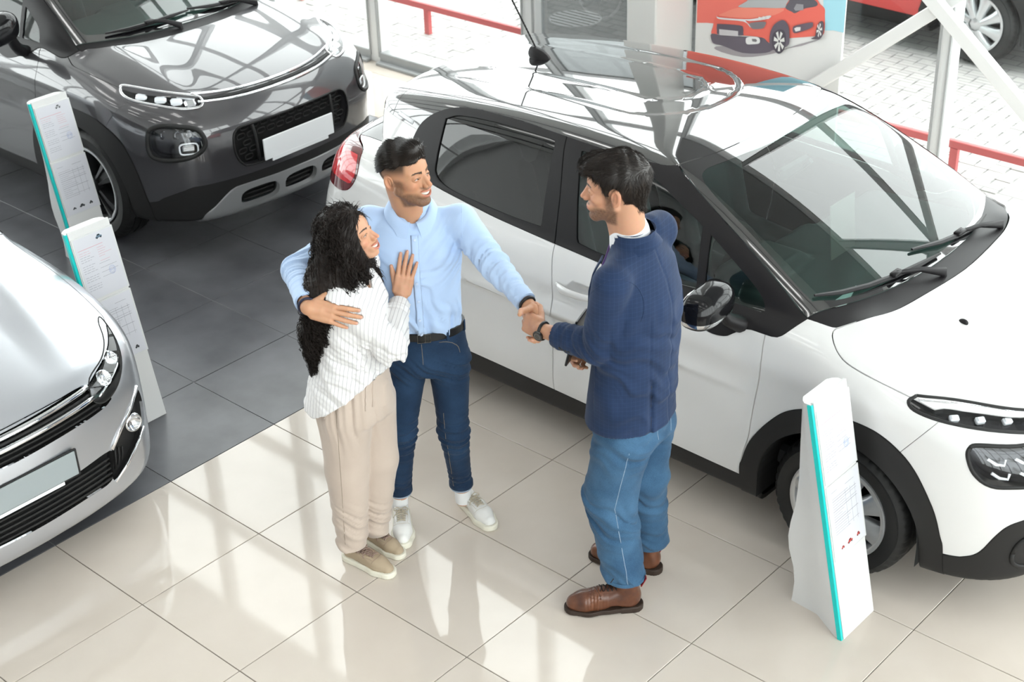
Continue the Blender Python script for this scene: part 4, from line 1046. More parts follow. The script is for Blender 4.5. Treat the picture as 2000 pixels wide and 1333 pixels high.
def sym2(h): h = list(h); return h+[(-a, b) for a, b in h[::-1] if abs(a) > 1e-6]
def build_silver():
    F = make_carF(SCAR); O = empty('car', (-.66, -.79, 0)); tag(O, 'silver saloon with twin chrome grille bars at the lower left', 'car')
    WH = ((0, .305), (-2.652, .305)); m = shell(F, (-3.75, -.95, .12), (.95, .95, 1.52), .025, WH, .345)
    P = MAT['silver_paint']; PD = MAT['plastic_dark']
    m = screen(F, m, O, [(-.03, 0), (-.05, .20), (-.10, .406), (-.16, .539), (-.23, .66), (-.26, .70), (-.40, .68), (-.60, .65), (-.85, .60), (-.98, .57), (-.92, .36), (-.89, .15), (-.885, 0)], (5, 9, 16, 20), [(-.12, 0), (-.15, .2), (-.21, .42), (-.28, .58), (-.34, .62), (-.6, .585), (-.83, .53), (-.83, .3), (-.82, 0)], lambda y: -.10-.38*y**2.1)
    dlo = [(-2.75, 1.12), (-2.6, 1.04), (-1.9, .99), (-1.2, .96), (-.6, .925), (-.40, .92), (-.33, .93), (-.28, .96), (-.60, 1.15), (-.85, 1.27), (-1.0, 1.34), (-1.5, 1.37), (-2.2, 1.33), (-2.6, 1.22)]
    fg = [(-1.45, 1.33), (-1.36, .99), (-.9, .965), (-.52, .955), (-.70, 1.12), (-.98, 1.28), (-1.1, 1.33)]; rgp = [(-2.35, 1.24), (-1.56, 1.33), (-1.50, .99), (-1.9, 1.0), (-2.35, 1.03)]
    bs = curve([(-1.56, 1.5), (-1.53, 1.35), (-1.44, .97), (-1.42, .8), (-1.43, .5), (-1.44, .2)], False, 4)
    m = glazing(F, m, O, dlo, (7, 10), (('front_door_glass', fg, (0, 1, 3, 6), 'side_glass'), ('rear_door_glass', rgp, (0, 1, 2, 3, 4), 'side_glass')), bs)
    rwp = [(-2.86, .0), (-2.88, .5), (-3.2, .56), (-3.22, 0)]
    bp = curve(sym([(-.027, 0), (-.047, .20), (-.097, .406), (-.157, .539), (-.227, .66), (-.27, .74), (-.20, .755), (.0, .765), (.190, .763), (.36, .755), (.438, .742), (.557, .673), (.639, .590), (.714, .474), (.735, .427), (.728, .411), (.748, .287), (.761, .147), (.767, 0)]), True, 4, sharp=(5,))
    bo, m = split(m, np.minimum(sdpoly(bp, top(m)), m.V[:, 2]-.66), .0025); panel('bonnet', bo, P, O)
    lamp = curve([(.700, .775), (.667, .757), (.632, .742), (.571, .726), (.465, .708), (.428, .665), (.436, .630), (.480, .612), (.545, .622), (.605, .648), (.668, .688), (.715, .735), (.735, .775)], True, 4)
    A, m = split(m, np.minimum(sdpoly(lamp, front(m)), m.V[:, 0]-.2), 0)
    for q, s in zip(lr(A), (-1, 1)):
        e = recess_lamp('headlamp', q, F, O, .045, MAT['lamp_house'], MAT['lamp_glass'])
        for yy, zz, r_ in ((.625, .715, .038), (.535, .685, .040)):
            p = on_surf(F, (0, s*yy, zz), 0, 1, .2, 1.1)[0]; nn = nrm(grad(F, p[None]))[0]
            V, Q, N = surfnet(lambda X: smax(np.linalg.norm((X-p+nn*.022)*np.array([1, 1, 1.1]), axis=1)-r_, -np.linalg.norm(X-p-nn*.02, axis=1)+r_*1.05, .006), p-.08, p+.08, .006); mesh_from('lamp_reflector', V, Q, MAT['chrome'], N=N, parent=e)
        for zz in (.735, .66): strip('lamp_chrome_line', F, [(0, s*y, zz+(y-.55)*.25) for y in np.linspace(.47, .66, 8)], 0, 1, .012, .005, MAT['chrome'], e, -.012, .2, 1.1)
        strip('lamp_seal', F, [(0, s*y, z) for y, z in lamp], 0, 1, .006, .003, MAT['seal'], e, .0, .15, 1.1, True)
    up = curve(sym2([(0, .700), (.29, .704), (.41, .703), (.445, .665), (.47, .625), (.52, .612), (.50, .600), (.44, .592), (.2, .587), (0, .583)]), True, 4)
    G_, m = split(m, np.minimum(sdpoly(up, m.V[:, 1:]), m.V[:, 0]-.3), .0); panel('grille', G_, MAT['black_void'], O, off=-.03, fl=0)
    V2, T2, N2, n0 = flange(G_, .034); mesh_from('grille_rim', V2, T2[n0:], PD, parent=O, smooth=False)
    for z0 in (.687, .648): strip('chrome_bar', F, [(0, y, z0+.004*(abs(y)/.4)**2) for y in np.linspace(-.43, .43, 31)], 0, 1, .026, .010, MAT['chrome'], O, .002, .2, 1.1)
    strip('grille_bar', F, [(0, y, .668) for y in np.linspace(-.43, .43, 31)], 0, 1, .016, .006, PD, O, -.006, .2, 1.1)
    for z0 in (.624, .603): strip('grille_bar', F, [(0, y, z0) for y in np.linspace(-.45, .45, 31)], 0, 1, .010, .005, PD, O, -.010, .2, 1.1)
    MB().box((.838, 0, .462), (.012, .545, .125), ry(-.02), bev=.004).build('plate_frame', MAT['seal'], O)
    MB().box((.846, 0, .465), (.006, .52, .108), ry(-.02), bev=.002).build('number_plate', MAT['plate_grey'], O)
    MB().box((.846, -.02, .402), (.008, .42, .014), ry(-.02)).build('plate_label', MAT['plate_white'], O)
    lg = curve(sym2([(0, .390), (.2, .400), (.28, .404), (.448, .407), (.440, .33), (.416, .272), (.28, .268), (0, .262)]), True, 3)
    L_, m = split(m, np.minimum(sdpoly(lg, m.V[:, 1:]), m.V[:, 0]-.3), .0); panel('lower_grille', L_, MAT['black_void'], O, off=-.035, fl=0)
    V2, T2, N2, n0 = flange(L_, .038); mesh_from('grille_rim', V2, T2[n0:], PD, parent=O, smooth=False)
    for z0 in (.375, .352, .329, .306, .283): strip('grille_bar', F, [(0, y, z0) for y in np.linspace(-.43, .43, 25)], 0, 1, .011, .007, PD, O, -.006, .2, 1.1)
    fogp = curve([(.452, .407), (.510, .456), (.60, .505), (.690, .548), (.712, .50), (.715, .44), (.690, .370), (.640, .345), (.52, .29), (.432, .254), (.425, .30), (.445, .36)], True, 4, sharp=(0, 3, 9))
    A, m = split(m, np.minimum(sdpoly(fogp, front(m)), m.V[:, 0]-.2), 0)
    for q, s in zip(lr(A), (-1, 1)):
        f_ = panel('fog_lamp_pocket', q, PD, O, off=-.03, fl=0); V2, T2, N2, n0 = flange(q, .034); mesh_from('pocket_rim', V2, T2[n0:], PD, parent=O, smooth=False)
        strip('fog_chrome', F, [(0, s*y, z) for y, z in ((.450, .408), (.51, .458), (.60, .507), (.690, .548))], 0, 1, .022, .008, MAT['chrome'], f_, .002, .15, 1.1)
        strip('fog_chrome', F, [(0, s*y, z) for y, z in ((.436, .258), (.52, .294), (.62, .342), (.672, .368))], 0, 1, .016, .007, MAT['chrome'], f_, .002, .15, 1.1)
        for k in range(4): strip('pocket_rib', F, [(0, s*(.462+.022*k), .395-.008*k), (0, s*(.458+.022*k), .34), (0, s*(.445+.022*k), .285+.01*k)], 0, 1, .010, .005, PD, f_, -.018, .15, 1.1)
        p = on_surf(F, (0, s*.62, .430), 0, 1, .2, 1.1)[0]; nn = nrm(grad(F, p[None]))[0]
        MB().lathe([(0, -.012), (.024, -.010), (.032, .012), (.038, .016), (.042, .0), (.042, -.02)], 24, 'x', p-nn*.014).build('fog_lamp', MAT['lamp_reflector'], f_, smooth=True)
    fs = curve([(-.36, 1.1), (-.36, .95), (-.34, .85), (-.36, .62), (-.42, .45), (-.44, .2)], False, 4); rs_ = curve([(-2.42, 1.1), (-2.42, .9), (-2.33, .75), (-2.2, .6), (-2.12, .2)], False, 4)
    fb, m = doors_etc(F, m, O, P, bs, fs, rs_, [(.36, .78), (.22, .60), (.2, -.1), (1.3, -.1), (1.3, 1.3), (.6, 1.3)], (-1.27, -2.15, .82))
    panel('front_bumper', fb, P, O)
    rw = [(-2.80, -.52), (-2.80, .52), (-3.16, .58), (-3.16, -.58)]; r_, m = split(m, np.minimum(sdpoly(rw, top(m)), m.V[:, 2]-1.0), .002); panel('rear_window', r_, MAT['privacy_glass'], O, fl=0)
    panel('body_shell', m, P, O)
    for pts, a0 in (([(-.22, -.53), (-.17, -.40), (-.15, -.27), (-.14, -.13), (-.14, .0)], (-.08, -.12)), ([(-.15, .0), (-.13, .12), (-.125, .25), (-.14, .38), (-.18, .52)], (-.10, .46))):
        Pp = on_surf(F, [(x, y, 0) for x, y in pts], 2, 1, .7, 1.8); Pp[:, 2] += .022; A_ = on_surf(F, (a0[0], a0[1], 0), 2, 1, .7, 1.8)[0]; A_[2] += .014; wiper(O, Pp, A_, .014)
    for s in (-1, 1): mirror(O, F, s, (-.78, .82, .96), (-.84, .95, 1.05), (.085, .12, .075), MAT['silver_paint'])
    w0 = None
    for i, (cx, cz) in enumerate(WH):
        for s in (-1, 1):
            if w0 is None: w0 = wheel(O, .305, .195, .20, 8, 'cover', (cx, s*.74, .305), -1)
            else:
                w = copy_tree(w0); w.parent = O; w.location = (cx, s*.74, .305)
                if s > 0: w.rotation_euler = (0, 0, PI)
            arch_liner(cx, cz, .344, s*.855, s*.5, O)
    cabin(O, .34, -.05, -.04)
    return O
CAR_G = build_grey(); CAR_S = build_silver()
# ---------------------------------------------------------------- banner with the printed red car
POSTER = [
 ('poster_sky', (.40, .72, .83), [(.559, 1.146), (.519, 1.574), (.30, 2.2), (.70, 2.2), (.701, 1.027), (.634, 1.027), (.575, 1.015)]),
 ('poster_backdrop', (.86, .20, .16), [(-.307, .885), (-.307, 2.2), (.30, 2.2), (.519, 1.574), (.50, 1.2), (.039, 1.065), (-.013, 1.037), (-.142, .970), (-.178, .906), (-.234, .900)]),
 ('poster_ground_tone', (.38, .35, .37), [(-.160, .747), (-.105, .782), (.324, .853), (.569, .968), (.400, .892), (.248, .809), (.035, .742)]),
 ('printed_body', (.84, .17, .13), [(-.192, .841), (-.198, .849), (-.186, .890), (-.179, .929), (-.158, .962), (-.115, .984), (-.013, 1.039), (.044, 1.085), (.173, 1.20), (.378, 1.24), (.490, 1.21), (.533, 1.165), (.567, 1.143), (.573, 1.104), (.576, 1.001), (.528, .973), (.351, .924), (.336, .911), (.212, .869), (.179, .888), (.082, .882), (-.181, .841)]),
 ('printed_bonnet', (.88, .27, .20), [(-.115, .984), (-.013, 1.036), (.125, 1.058), (.302, 1.09), (.24, 1.04), (.129, 1.006), (.044, .983), (-.14, .962)]),
 ('printed_skirt', (.15, .13, .16), [(-.195, .840), (-.108, .848), (.050, .871), (.163, .890), (.212, .867), (.244, .874), (.251, .842), (.195, .802), (.034, .768), (-.105, .782), (-.173, .782), (-.193, .802)]),
 ('printed_screen', (.45, .46, .47), [(-.011, 1.041), (.044, 1.085), (.15, 1.18), (.345, 1.21), (.316, 1.118), (.302, 1.095), (.125, 1.063)]),
 ('printed_window', (.13, .12, .14), [(.313, 1.097), (.331, 1.134), (.37, 1.20), (.480, 1.185), (.517, 1.169), (.514, 1.146), (.435, 1.116), (.381, 1.080), (.355, 1.084)]),
 ('printed_mirror', (.32, .31, .33), [(.369, 1.105), (.384, 1.135), (.43, 1.14), (.433, 1.108), (.380, 1.094)]),
 ('printed_grille', (.13, .11, .14), [(-.155, .901), (-.139, .913), (.009, .933), (.031, .919), (.033, .891), (.023, .875), (-.136, .847), (-.154, .868)]),
 ('printed_plate', (.62, .60, .62), [(-.138, .881), (-.003, .896), (-.001, .864), (-.136, .845)]),
 ('printed_strip', (.74, .75, .77), [(-.158, .962), (-.141, .953), (.044, .978), (.129, 1.002), (.212, 1.034), (.215, 1.020), (.161, .996), (.077, .974), (.045, .971), (.090, .940), (.079, .938), (.034, .962), (-.124, .944), (-.157, .948)]),
 ('printed_lamp', (.22, .20, .22), [(.078, .961), (.130, .979), (.186, .990), (.184, .968), (.165, .946), (.101, .931), (.078, .947)]),
 ('printed_fog', (.80, .80, .80), [(.056, .863), (.082, .879), (.136, .888), (.154, .874), (.149, .852), (.106, .838), (.063, .831)]),
 ('printed_fog_hole', (.2, .19, .2), [(.098, .870), (.125, .875), (.135, .866), (.128, .857), (.102, .855)]),
 ('printed_door_guard', (.16, .12, .15), [(.372, .988), (.392, 1.010), (.491, 1.048), (.504, 1.041), (.499, 1.020), (.445, .988), (.385, .963)]),
 ('printed_guard_window', (.75, .74, .74), [(.383, .990), (.397, 1.001), (.425, 1.007), (.424, .987), (.394, .974)]),
 ('printed_arch', (.14, .12, .15), [(.223, .869), (.224, .935), (.247, .986), (.287, 1.019), (.318, 1.023), (.346, .992), (.356, .925), (.344, .876), (.246, .832)]),
 ('printed_tyre', (.09, .08, .10), [(.245, .855), (.237, .900), (.250, .940), (.285, .966), (.317, .963), (.332, .929), (.331, .873), (.310, .831), (.279, .820)]),
 ('printed_tyre', (.12, .10, .12), [(.525, .973), (.529, 1.015), (.542, 1.053), (.560, 1.070), (.574, 1.060), (.577, 1.015), (.568, .977), (.544, .959), (.499, .954)])]
def build_poster():
    O = empty('banner', (.19, 4.345, 0)); tag(O, 'printed banner showing a red car, on the window wall beside the column', 'banner')
    MB().box((0, .010, 1.15), (1.01, .018, 2.1)).build('banner_board', mat('print_white', (.78, .78, .77), .5), O)
    for k, (nm, col, P) in enumerate(POSTER):
        MB().prism([(x-.19, z) for x, z in (curve(P, True, 3) if len(P) > 6 and nm not in ('poster_sky', 'poster_backdrop') else P)], 0, .0004, frame(None, (1, 0, 0), (0, 0, 1), (0, -1, 0)) @ np.diag([1, 1, 1, 1.]) if 0 else pm(-.0002-.0006*k)).build(nm, mat('print_%d' % k, col, .5), O)
    pw = mat('print_rim', (.80, .80, .78), .5); y_ = -.0002-.0006*(len(POSTER)+1)
    for cx, cz, a, b_, n in ((.289, .895, .036, .060, 7), (.550, 1.015, .018, .040, 6)):
        for i in range(n):
            t = 2*PI*i/n+.3; u = (math.cos(t), math.sin(t)); v = (-u[1], u[0]); w_ = .22
            P = [(cx-.19+a*(u[0]*r_+v[0]*q), cz+b_*(u[1]*r_+v[1]*q)) for r_, q in ((.15, -.08), (1, -w_), (1.0, w_), (.15, .10))]
            MB().prism(P, 0, .0004, pm(y_)).build('printed_spoke', pw, O)
    for x_ in (.140, .168, .195): MB().prism([(x_-.19, .995+(x_-.14)*.33), (x_-.175, .995+(x_-.14)*.33), (x_-.175, 1.013+(x_-.14)*.33), (x_-.19, 1.013+(x_-.14)*.33)], 0, .0004, pm(y_)).build('printed_light', pw, O)
    return O
def pm(y): return np.array([[1, 0, 0, 0], [0, 0, -1, y], [0, 1, 0, 0], [0, 0, 0, 1.]])
build_poster()

# ---------------------------------------------------------------- price stands
STW = mat('stand_white', (.66, .66, .655), .32, coat=.3); STT = mat('stand_teal', (.0, .52, .50), .3); PAPER = mat('paper', (.60, .605, .65), .5)
INK = mat('ink_grey', (.20, .20, .24), .7); INKR = mat('ink_red', (.60, .28, .32), .7); INKB = mat('ink_blue', (.28, .36, .60), .7); HOLD = mat('acrylic', (.66, .67, .67), .12, coat=.6)
def stand(loc, label, car_cols, seed, top_car=None, straight=False):
    """front foot of the panel at loc, width along +y"""
    r_ = random.Random(seed); O = empty('price_stand', loc); tag(O, label, 'stand', None)
    H = .962; lean = .208; W_ = .222
    zs_ = [0, .03, .10, .17, .25, .31, .38, .47, .60, .75, .90, H]
    bk = spl([0, .10, .165, .25, .31, .47, .71, .962], [-.272, -.262, -.268, -.292, -.298, -.272, -.262, -.262])
    fr = lambda z: -lean*z/H
    V = []
    for z in zs_:
        f_, b_ = fr(z), float(bk(z)); k = sstep(.0, .5, np.array([z]))[0]; hb = .036+.05*min(1, z/.9)
        cy = W_/2
        V += [(f_, 0, z), (f_, W_, z), (f_-.028, W_, z), ((f_-.03+b_)/2, cy+hb*1.15, z), (b_, cy+hb*.9, z), (b_, cy-hb*.9, z), ((f_-.03+b_)/2, cy-hb*1.15, z), (f_-.028, 0, z)]
    n = 8; Fc = [(i*n+j, i*n+(j+1) % n, (i+1)*n+(j+1) % n, (i+1)*n+j) for i in range(len(zs_)-1) for j in range(n)]
    Fc += [tuple(range(n))[::-1], tuple((len(zs_)-1)*n+j for j in range(n))]
    MB().add(V, Fc).build('stand_body', STW, O, angle=math.radians(50))
    ex = nrm(np.array([-lean, 0, H])); no = np.array([ex[2], 0, -ex[0]])           # up along the panel, outward
    Mx = frame(None, (0, 1, 0), ex, no); L = math.hypot(lean, H)
    def M4(off): m_ = Mx.copy(); m_[:3, 3] = no*off; return m_
    MB().prism([(-.006, .0), (.006, .0), (.006, L), (-.006, L)], -.014, .004, M4(0)).build('teal_edge', STT, O)
    MB().prism([(.008, .0), (W_+.004, .0), (W_+.004, L+.006), (.008, L+.006)], -.006, .006, M4(0)).build('front_board', STW, O)
    for k, (z0, z1) in enumerate(((.655, .955), (.335, .645))):
        MB().prism([(.012, z0), (W_+.008, z0), (W_+.008, z1), (.012, z1)], .006, .0105, M4(0)).build('document_holder', HOLD, O)
        pg = MB().prism([(.020, z0+.006), (W_, z0+.006), (W_, z1-.006), (.020, z1-.006)], .0107, .0112, M4(0)).build('document', PAPER, O)
        b = MB(); br = MB(); bb = MB(); q = lambda m_, x0, x1, z_, h=.0016: m_.prism([(x0, z_), (x1, z_), (x1, z_+h), (x0, z_+h)], .0113, .0115, M4(0))
        if k == 0:
            for i in range(18):
                z_ = z1-.075-i*.0105
                if i in (5, 10, 14): continue
                x_ = .030
                while x_ < (.085 if i < 9 else .10):
                    w_ = r_.uniform(.006, .02); q(b if i not in (0, 1) else br, x_, min(x_+w_, .10), z_, .0013); x_ += w_+.004
                if i < 7: q(br, .125, .125+r_.uniform(.03, .07), z_, .0013)
                elif i < 14 and i % 2: q(b, .115, .115+r_.uniform(.05, .09), z_, .0011)
            q(br, .028, .16, z1-.062, .002)
            t = np.linspace(0, 2*PI, 22)
            bb.tube([np.array(M4(.0116)@np.array([.170+.016*math.cos(a), z0+.105+.019*math.sin(a), 0, 1]))[:3] for a in t], .0007, 4, cap=False)
            bb.tube([np.array(M4(.0116)@np.array([.170+.010*math.cos(a), z0+.105+.012*math.sin(a), 0, 1]))[:3] for a in t], .0006, 4, cap=False)
            q(bb, .158, .182, z0+.104, .002)
        else:
            for i in range(15):
                z_ = z1-.062-i*.0105; q(b, .036, .200 if i in (1, 2, 4, 5, 9, 13) else .036+r_.uniform(.05, .11), z_, .0016 if i in (1, 5, 9) else .001)
            for x_ in (.125, .158, .19): q(b, x_, x_+.0008, z1-.21, .15)
            q(b, .036, .075, z1-.035, .0012); q(b, .13, .19, z1-.040, .0012)
        if b.v: b.build('printed_text', INK, pg)
        if br.v: br.build('printed_red_text', INKR, pg)
        if bb.v: bb.build('printed_stamp', INKB, pg)
        cars = [(.070, .022, .010), (.120, .034, .014), (.178, .022, .013)] if k else ([(.15, .034, .016)] if top_car else [])
        for (cx, w_, h_) in cars:
            zc = (z0+.030) if k else (z1-.035); col = car_cols if k else top_car
            out = [(cx-w_/2, zc), (cx+w_/2, zc+.002), (cx+w_/2, zc+h_*.55), (cx+w_*.30, zc+h_*.70), (cx+w_*.16, zc+h_*1.15), (cx-w_*.18, zc+h_*1.12), (cx-w_*.33, zc+h_*.62), (cx-w_/2, zc+h_*.42)]
            MB().prism(out, .0113, .0116, M4(0)).build('printed_car', col, pg)
            MB().prism([(cx-w_*.2, zc+h_*.72), (cx+w_*.2, zc+h_*.78), (cx+w_*.12, zc+h_*1.05), (cx-w_*.14, zc+h_*1.02)], .0117, .0119, M4(0)).build('printed_car_window', MAT['black_void'], pg)
            for dx in (-.28, .3): MB().prism(ell(cx+w_*dx, zc+h_*.1, h_*.22, h_*.25, 10), .0117, .0119, M4(0)).build('printed_wheel', MAT['black_void'], pg)
    return O
mat('ink_car_red', (.45, .06, .05), .5); mat('ink_car_dark', (.05, .055, .06), .5); mat('ink_car_blue', (.12, .18, .24), .5); mat('ink_car_grey', (.35, .36, .38), .5)
stand((2.822, .974, 0), 'white price stand with teal edge beside the white car front wheel', MAT['ink_car_red'], 1)
stand((-.478, .110, 0), 'white price stand with teal edge just behind the silver saloon', MAT['ink_car_dark'], 2, MAT['ink_car_blue'])
stand((-2.015, .93, 0), 'white price stand with teal edge beside the dark grey crossover wheel', MAT['ink_car_dark'], 3, MAT['ink_car_grey'])
# ---------------------------------------------------------------- people: helpers
RH = np.array([.747, .665, 0]); DH = np.array([.665, -.747, 0]); UP = np.array([0, 0, 1.])
def bbox(P, lo, hi): pass
def cone(P, a, b, ra, rb):
    a = np.asarray(a, float); b = np.asarray(b, float); e = b-a; t = np.clip((P-a)@e/(e@e+1e-9), 0, 1)
    return np.linalg.norm(P-a-t[:, None]*e, axis=1)-(ra+(rb-ra)*t)
def ell3(P, c, r, R=None):
    q = P-np.asarray(c, float)
    if R is not None: q = q@np.asarray(R)
    r = np.asarray(r, float); k0 = np.linalg.norm(q/r, axis=1); k1 = np.linalg.norm(q/(r*r), axis=1)
    return k0*(k0-1)/np.maximum(k1, 1e-6)
def chain(P, pts, rs, k=.004):
    d = cone(P, pts[0], pts[1], rs[0], rs[1])
    for i in range(1, len(pts)-1): d = smin(d, cone(P, pts[i], pts[i+1], rs[i], rs[i+1]), k)
    return d
def snoise(P, f, s=0.):
    x, y, z = (P*f+s).T
    return (np.sin(x+1.7*np.sin(.7*y+1.1))*np.sin(1.3*y+1.3*np.sin(.9*z))+np.sin(1.1*z+1.9*np.sin(.8*x+2.)))*.5
def pleats(P, n, f, w=1.0, s=0.):
    """soft folds running across direction n"""
    q = P@np.asarray(n, float)
    t = q*f*2.1+w*1.6*snoise(P, 9., s)+w*1.0*snoise(P, 21., s+3)
    r = 1-2*np.abs(np.sin(t*.5)); return 1.15*(r*.75+.25*np.sin(t))+.4*np.sin(2.3*t+1.)
def torso(P, ax, keys, fdir):
    """upright elliptical tube: keys (z, centre r, centre d, half width, half depth); ax world xy; fdir facing (r,d)"""
    K = np.array(keys, float); z = P[:, 2]
    I = lambda j: np.interp(z, K[:, 0], K[:, j])
    f = fdir[0]*RH+fdir[1]*DH; l = np.array([-f[1], f[0], 0])
    q = P-np.array([ax[0], ax[1], 0]); q = q-I(1)[:, None]*RH-I(2)[:, None]*DH
    u = q@l; v = q@f; a = I(3); b = I(4)
    k0 = np.sqrt((u/a)**2+(v/b)**2); k1 = np.sqrt((u/a**2)**2+(v/b**2)**2)
    d = k0*(k0-1)/np.maximum(k1, 1e-6)
    return d
class Hand:
    """W wrist, X finger direction, Y thumb side, Z back of the hand; curl angles in degrees"""
    def __init__(s, W, X, Zb, sgn, sc=1., curl=((10, 12, 8),)*4, spread=(6, 1, -3, -8), thumb=(40, 10, 10, 10), fat=1.):
        s.W = np.array(W, float); s.X = nrm(np.array(X, float)); Zb = np.array(Zb, float); s.Z = nrm(Zb-(Zb@s.X)*s.X); s.Y = np.cross(s.Z, s.X)*sgn
        s.sc = sc; s.f = []; s.nails = []
        X, Y, Z = s.X, s.Y, s.Z; L = lambda a, b, c: s.W+sc*(a*X+b*Y+c*Z); s.L = L
        roots = ((.094, .029), (.098, .0095), (.094, -.010), (.086, -.028)); lens = ((.044, .026, .022), (.049, .030, .023), (.045, .028, .022), (.035, .021, .019))
        for i in range(4):
            p = L(roots[i][0], roots[i][1], .0); sp = math.radians(spread[i]); d = math.cos(sp)*X+math.sin(sp)*Y; pts = [p-.035*sc*d, p]; a = 0
            for j in range(3):
                a += math.radians(curl[i][j]); v = math.cos(a)*d-math.sin(a)*Z; pts.append(pts[-1]+sc*lens[i][j]*v)
            w_ = (1.0, 1.0, .96, .86)[i]*sc*fat; s.f.append((pts, [.0098*w_, .0100*w_, .0092*w_, .0084*w_, .0066*w_]))
            nv = math.sin(a)*d+math.cos(a)*Z; s.nails.append(pts[-1]+nv*.0065*sc-v*.0*sc)
        t0 = L(.022, .022, -.008); ta, tb, c1, c2 = [math.radians(v) for v in thumb]      # angle from X towards Y, angle towards palm, then bends
        v = math.cos(ta)*X+math.sin(ta)*Y; v = nrm(math.cos(tb)*v-math.sin(tb)*Z); ax_ = nrm(np.cross(v, Z)); pin = nrm(-Y*.8-Z*.5)
        pts = [t0]; ln = (.045, .034, .028)
        for j in range(3):
            pts.append(pts[-1]+sc*ln[j]*v)
            c = (c1, c2, 0)[j]; v = nrm(math.cos(c)*v+math.sin(c)*nrm(X-(X@v)*v+1e-6))
        s.th = (pts, [.0150*sc*fat, .0118*sc*fat, .0112*sc*fat, .0085*sc*fat]); s.nails.append(pts[-1]+nrm(Y*.3+Z*.9)*.008*sc)
    def d(s, P):
        R = np.stack([s.X, s.Y, s.Z], 1); sc = s.sc
        pl = sdf_box(P, s.L(.056, .001, -.003), np.array((.044, .040, .0135))*sc, .0125*sc, R)
        pl = smin(pl, cone(P, s.L(.005, 0, -.002), s.L(.045, .0, -.004), .022*sc, .020*sc), .02)
        pl = smin(pl, cone(P, s.L(.02, -.022, -.010), s.L(.07, -.028, -.006), .013*sc, .011*sc), .012)
        F = None
        for pts, rs in s.f:
            c = chain(P, pts, rs, .003); F = c if F is None else smin(F, c, .0022)
        d = smin(pl, F, .007)
        return smin(d, chain(P, *s.th, .004), .009)
    def box(s):
        A = np.array([p for f in s.f for p in f[0]]+s.th[0]+[s.W]); return A.min(0)-.03, A.max(0)+.03
def joinmesh(parts):
    V = []; T = []; N = []; C_ = []; n = 0
    for v, t, nn, c in parts: V.append(v); T.append(t+n); N.append(nn); C_.append(c); n += len(v)
    return np.concatenate(V), np.concatenate(T), np.concatenate(N), np.concatenate(C_)
def skinmat(name, col):
    m = mat(name, col, .48, sss=.12, spec=.4); ns, ln, b = nodes(m)
    at = N_(m, 'ShaderNodeAttribute'); at.attribute_name = 'tint'
    nz = N_(m, 'ShaderNodeTexNoise', Scale=60., Detail=3.); tc = N_(m, 'ShaderNodeTexCoord'); ln.new(tc.outputs['Object'], nz.inputs['Vector'])
    mx = N_(m, 'ShaderNodeMix'); mx.data_type = 'RGBA'; mx.blend_type = 'MULTIPLY'; mx.inputs[0].default_value = .12
    ln.new(at.outputs['Color'], mx.inputs[6]); ln.new(nz.outputs['Color'], mx.inputs[7]); ln.new(mx.outputs[2], b.inputs['Base Color'])
    bp = N_(m, 'ShaderNodeBump', Strength=.12, Distance=.001); n2 = N_(m, 'ShaderNodeTexNoise', Scale=500., Detail=2.); ln.new(tc.outputs['Object'], n2.inputs['Vector']); ln.new(n2.outputs['Fac'], bp.inputs['Height']); ln.new(bp.outputs[0], b.inputs['Normal'])
    return m
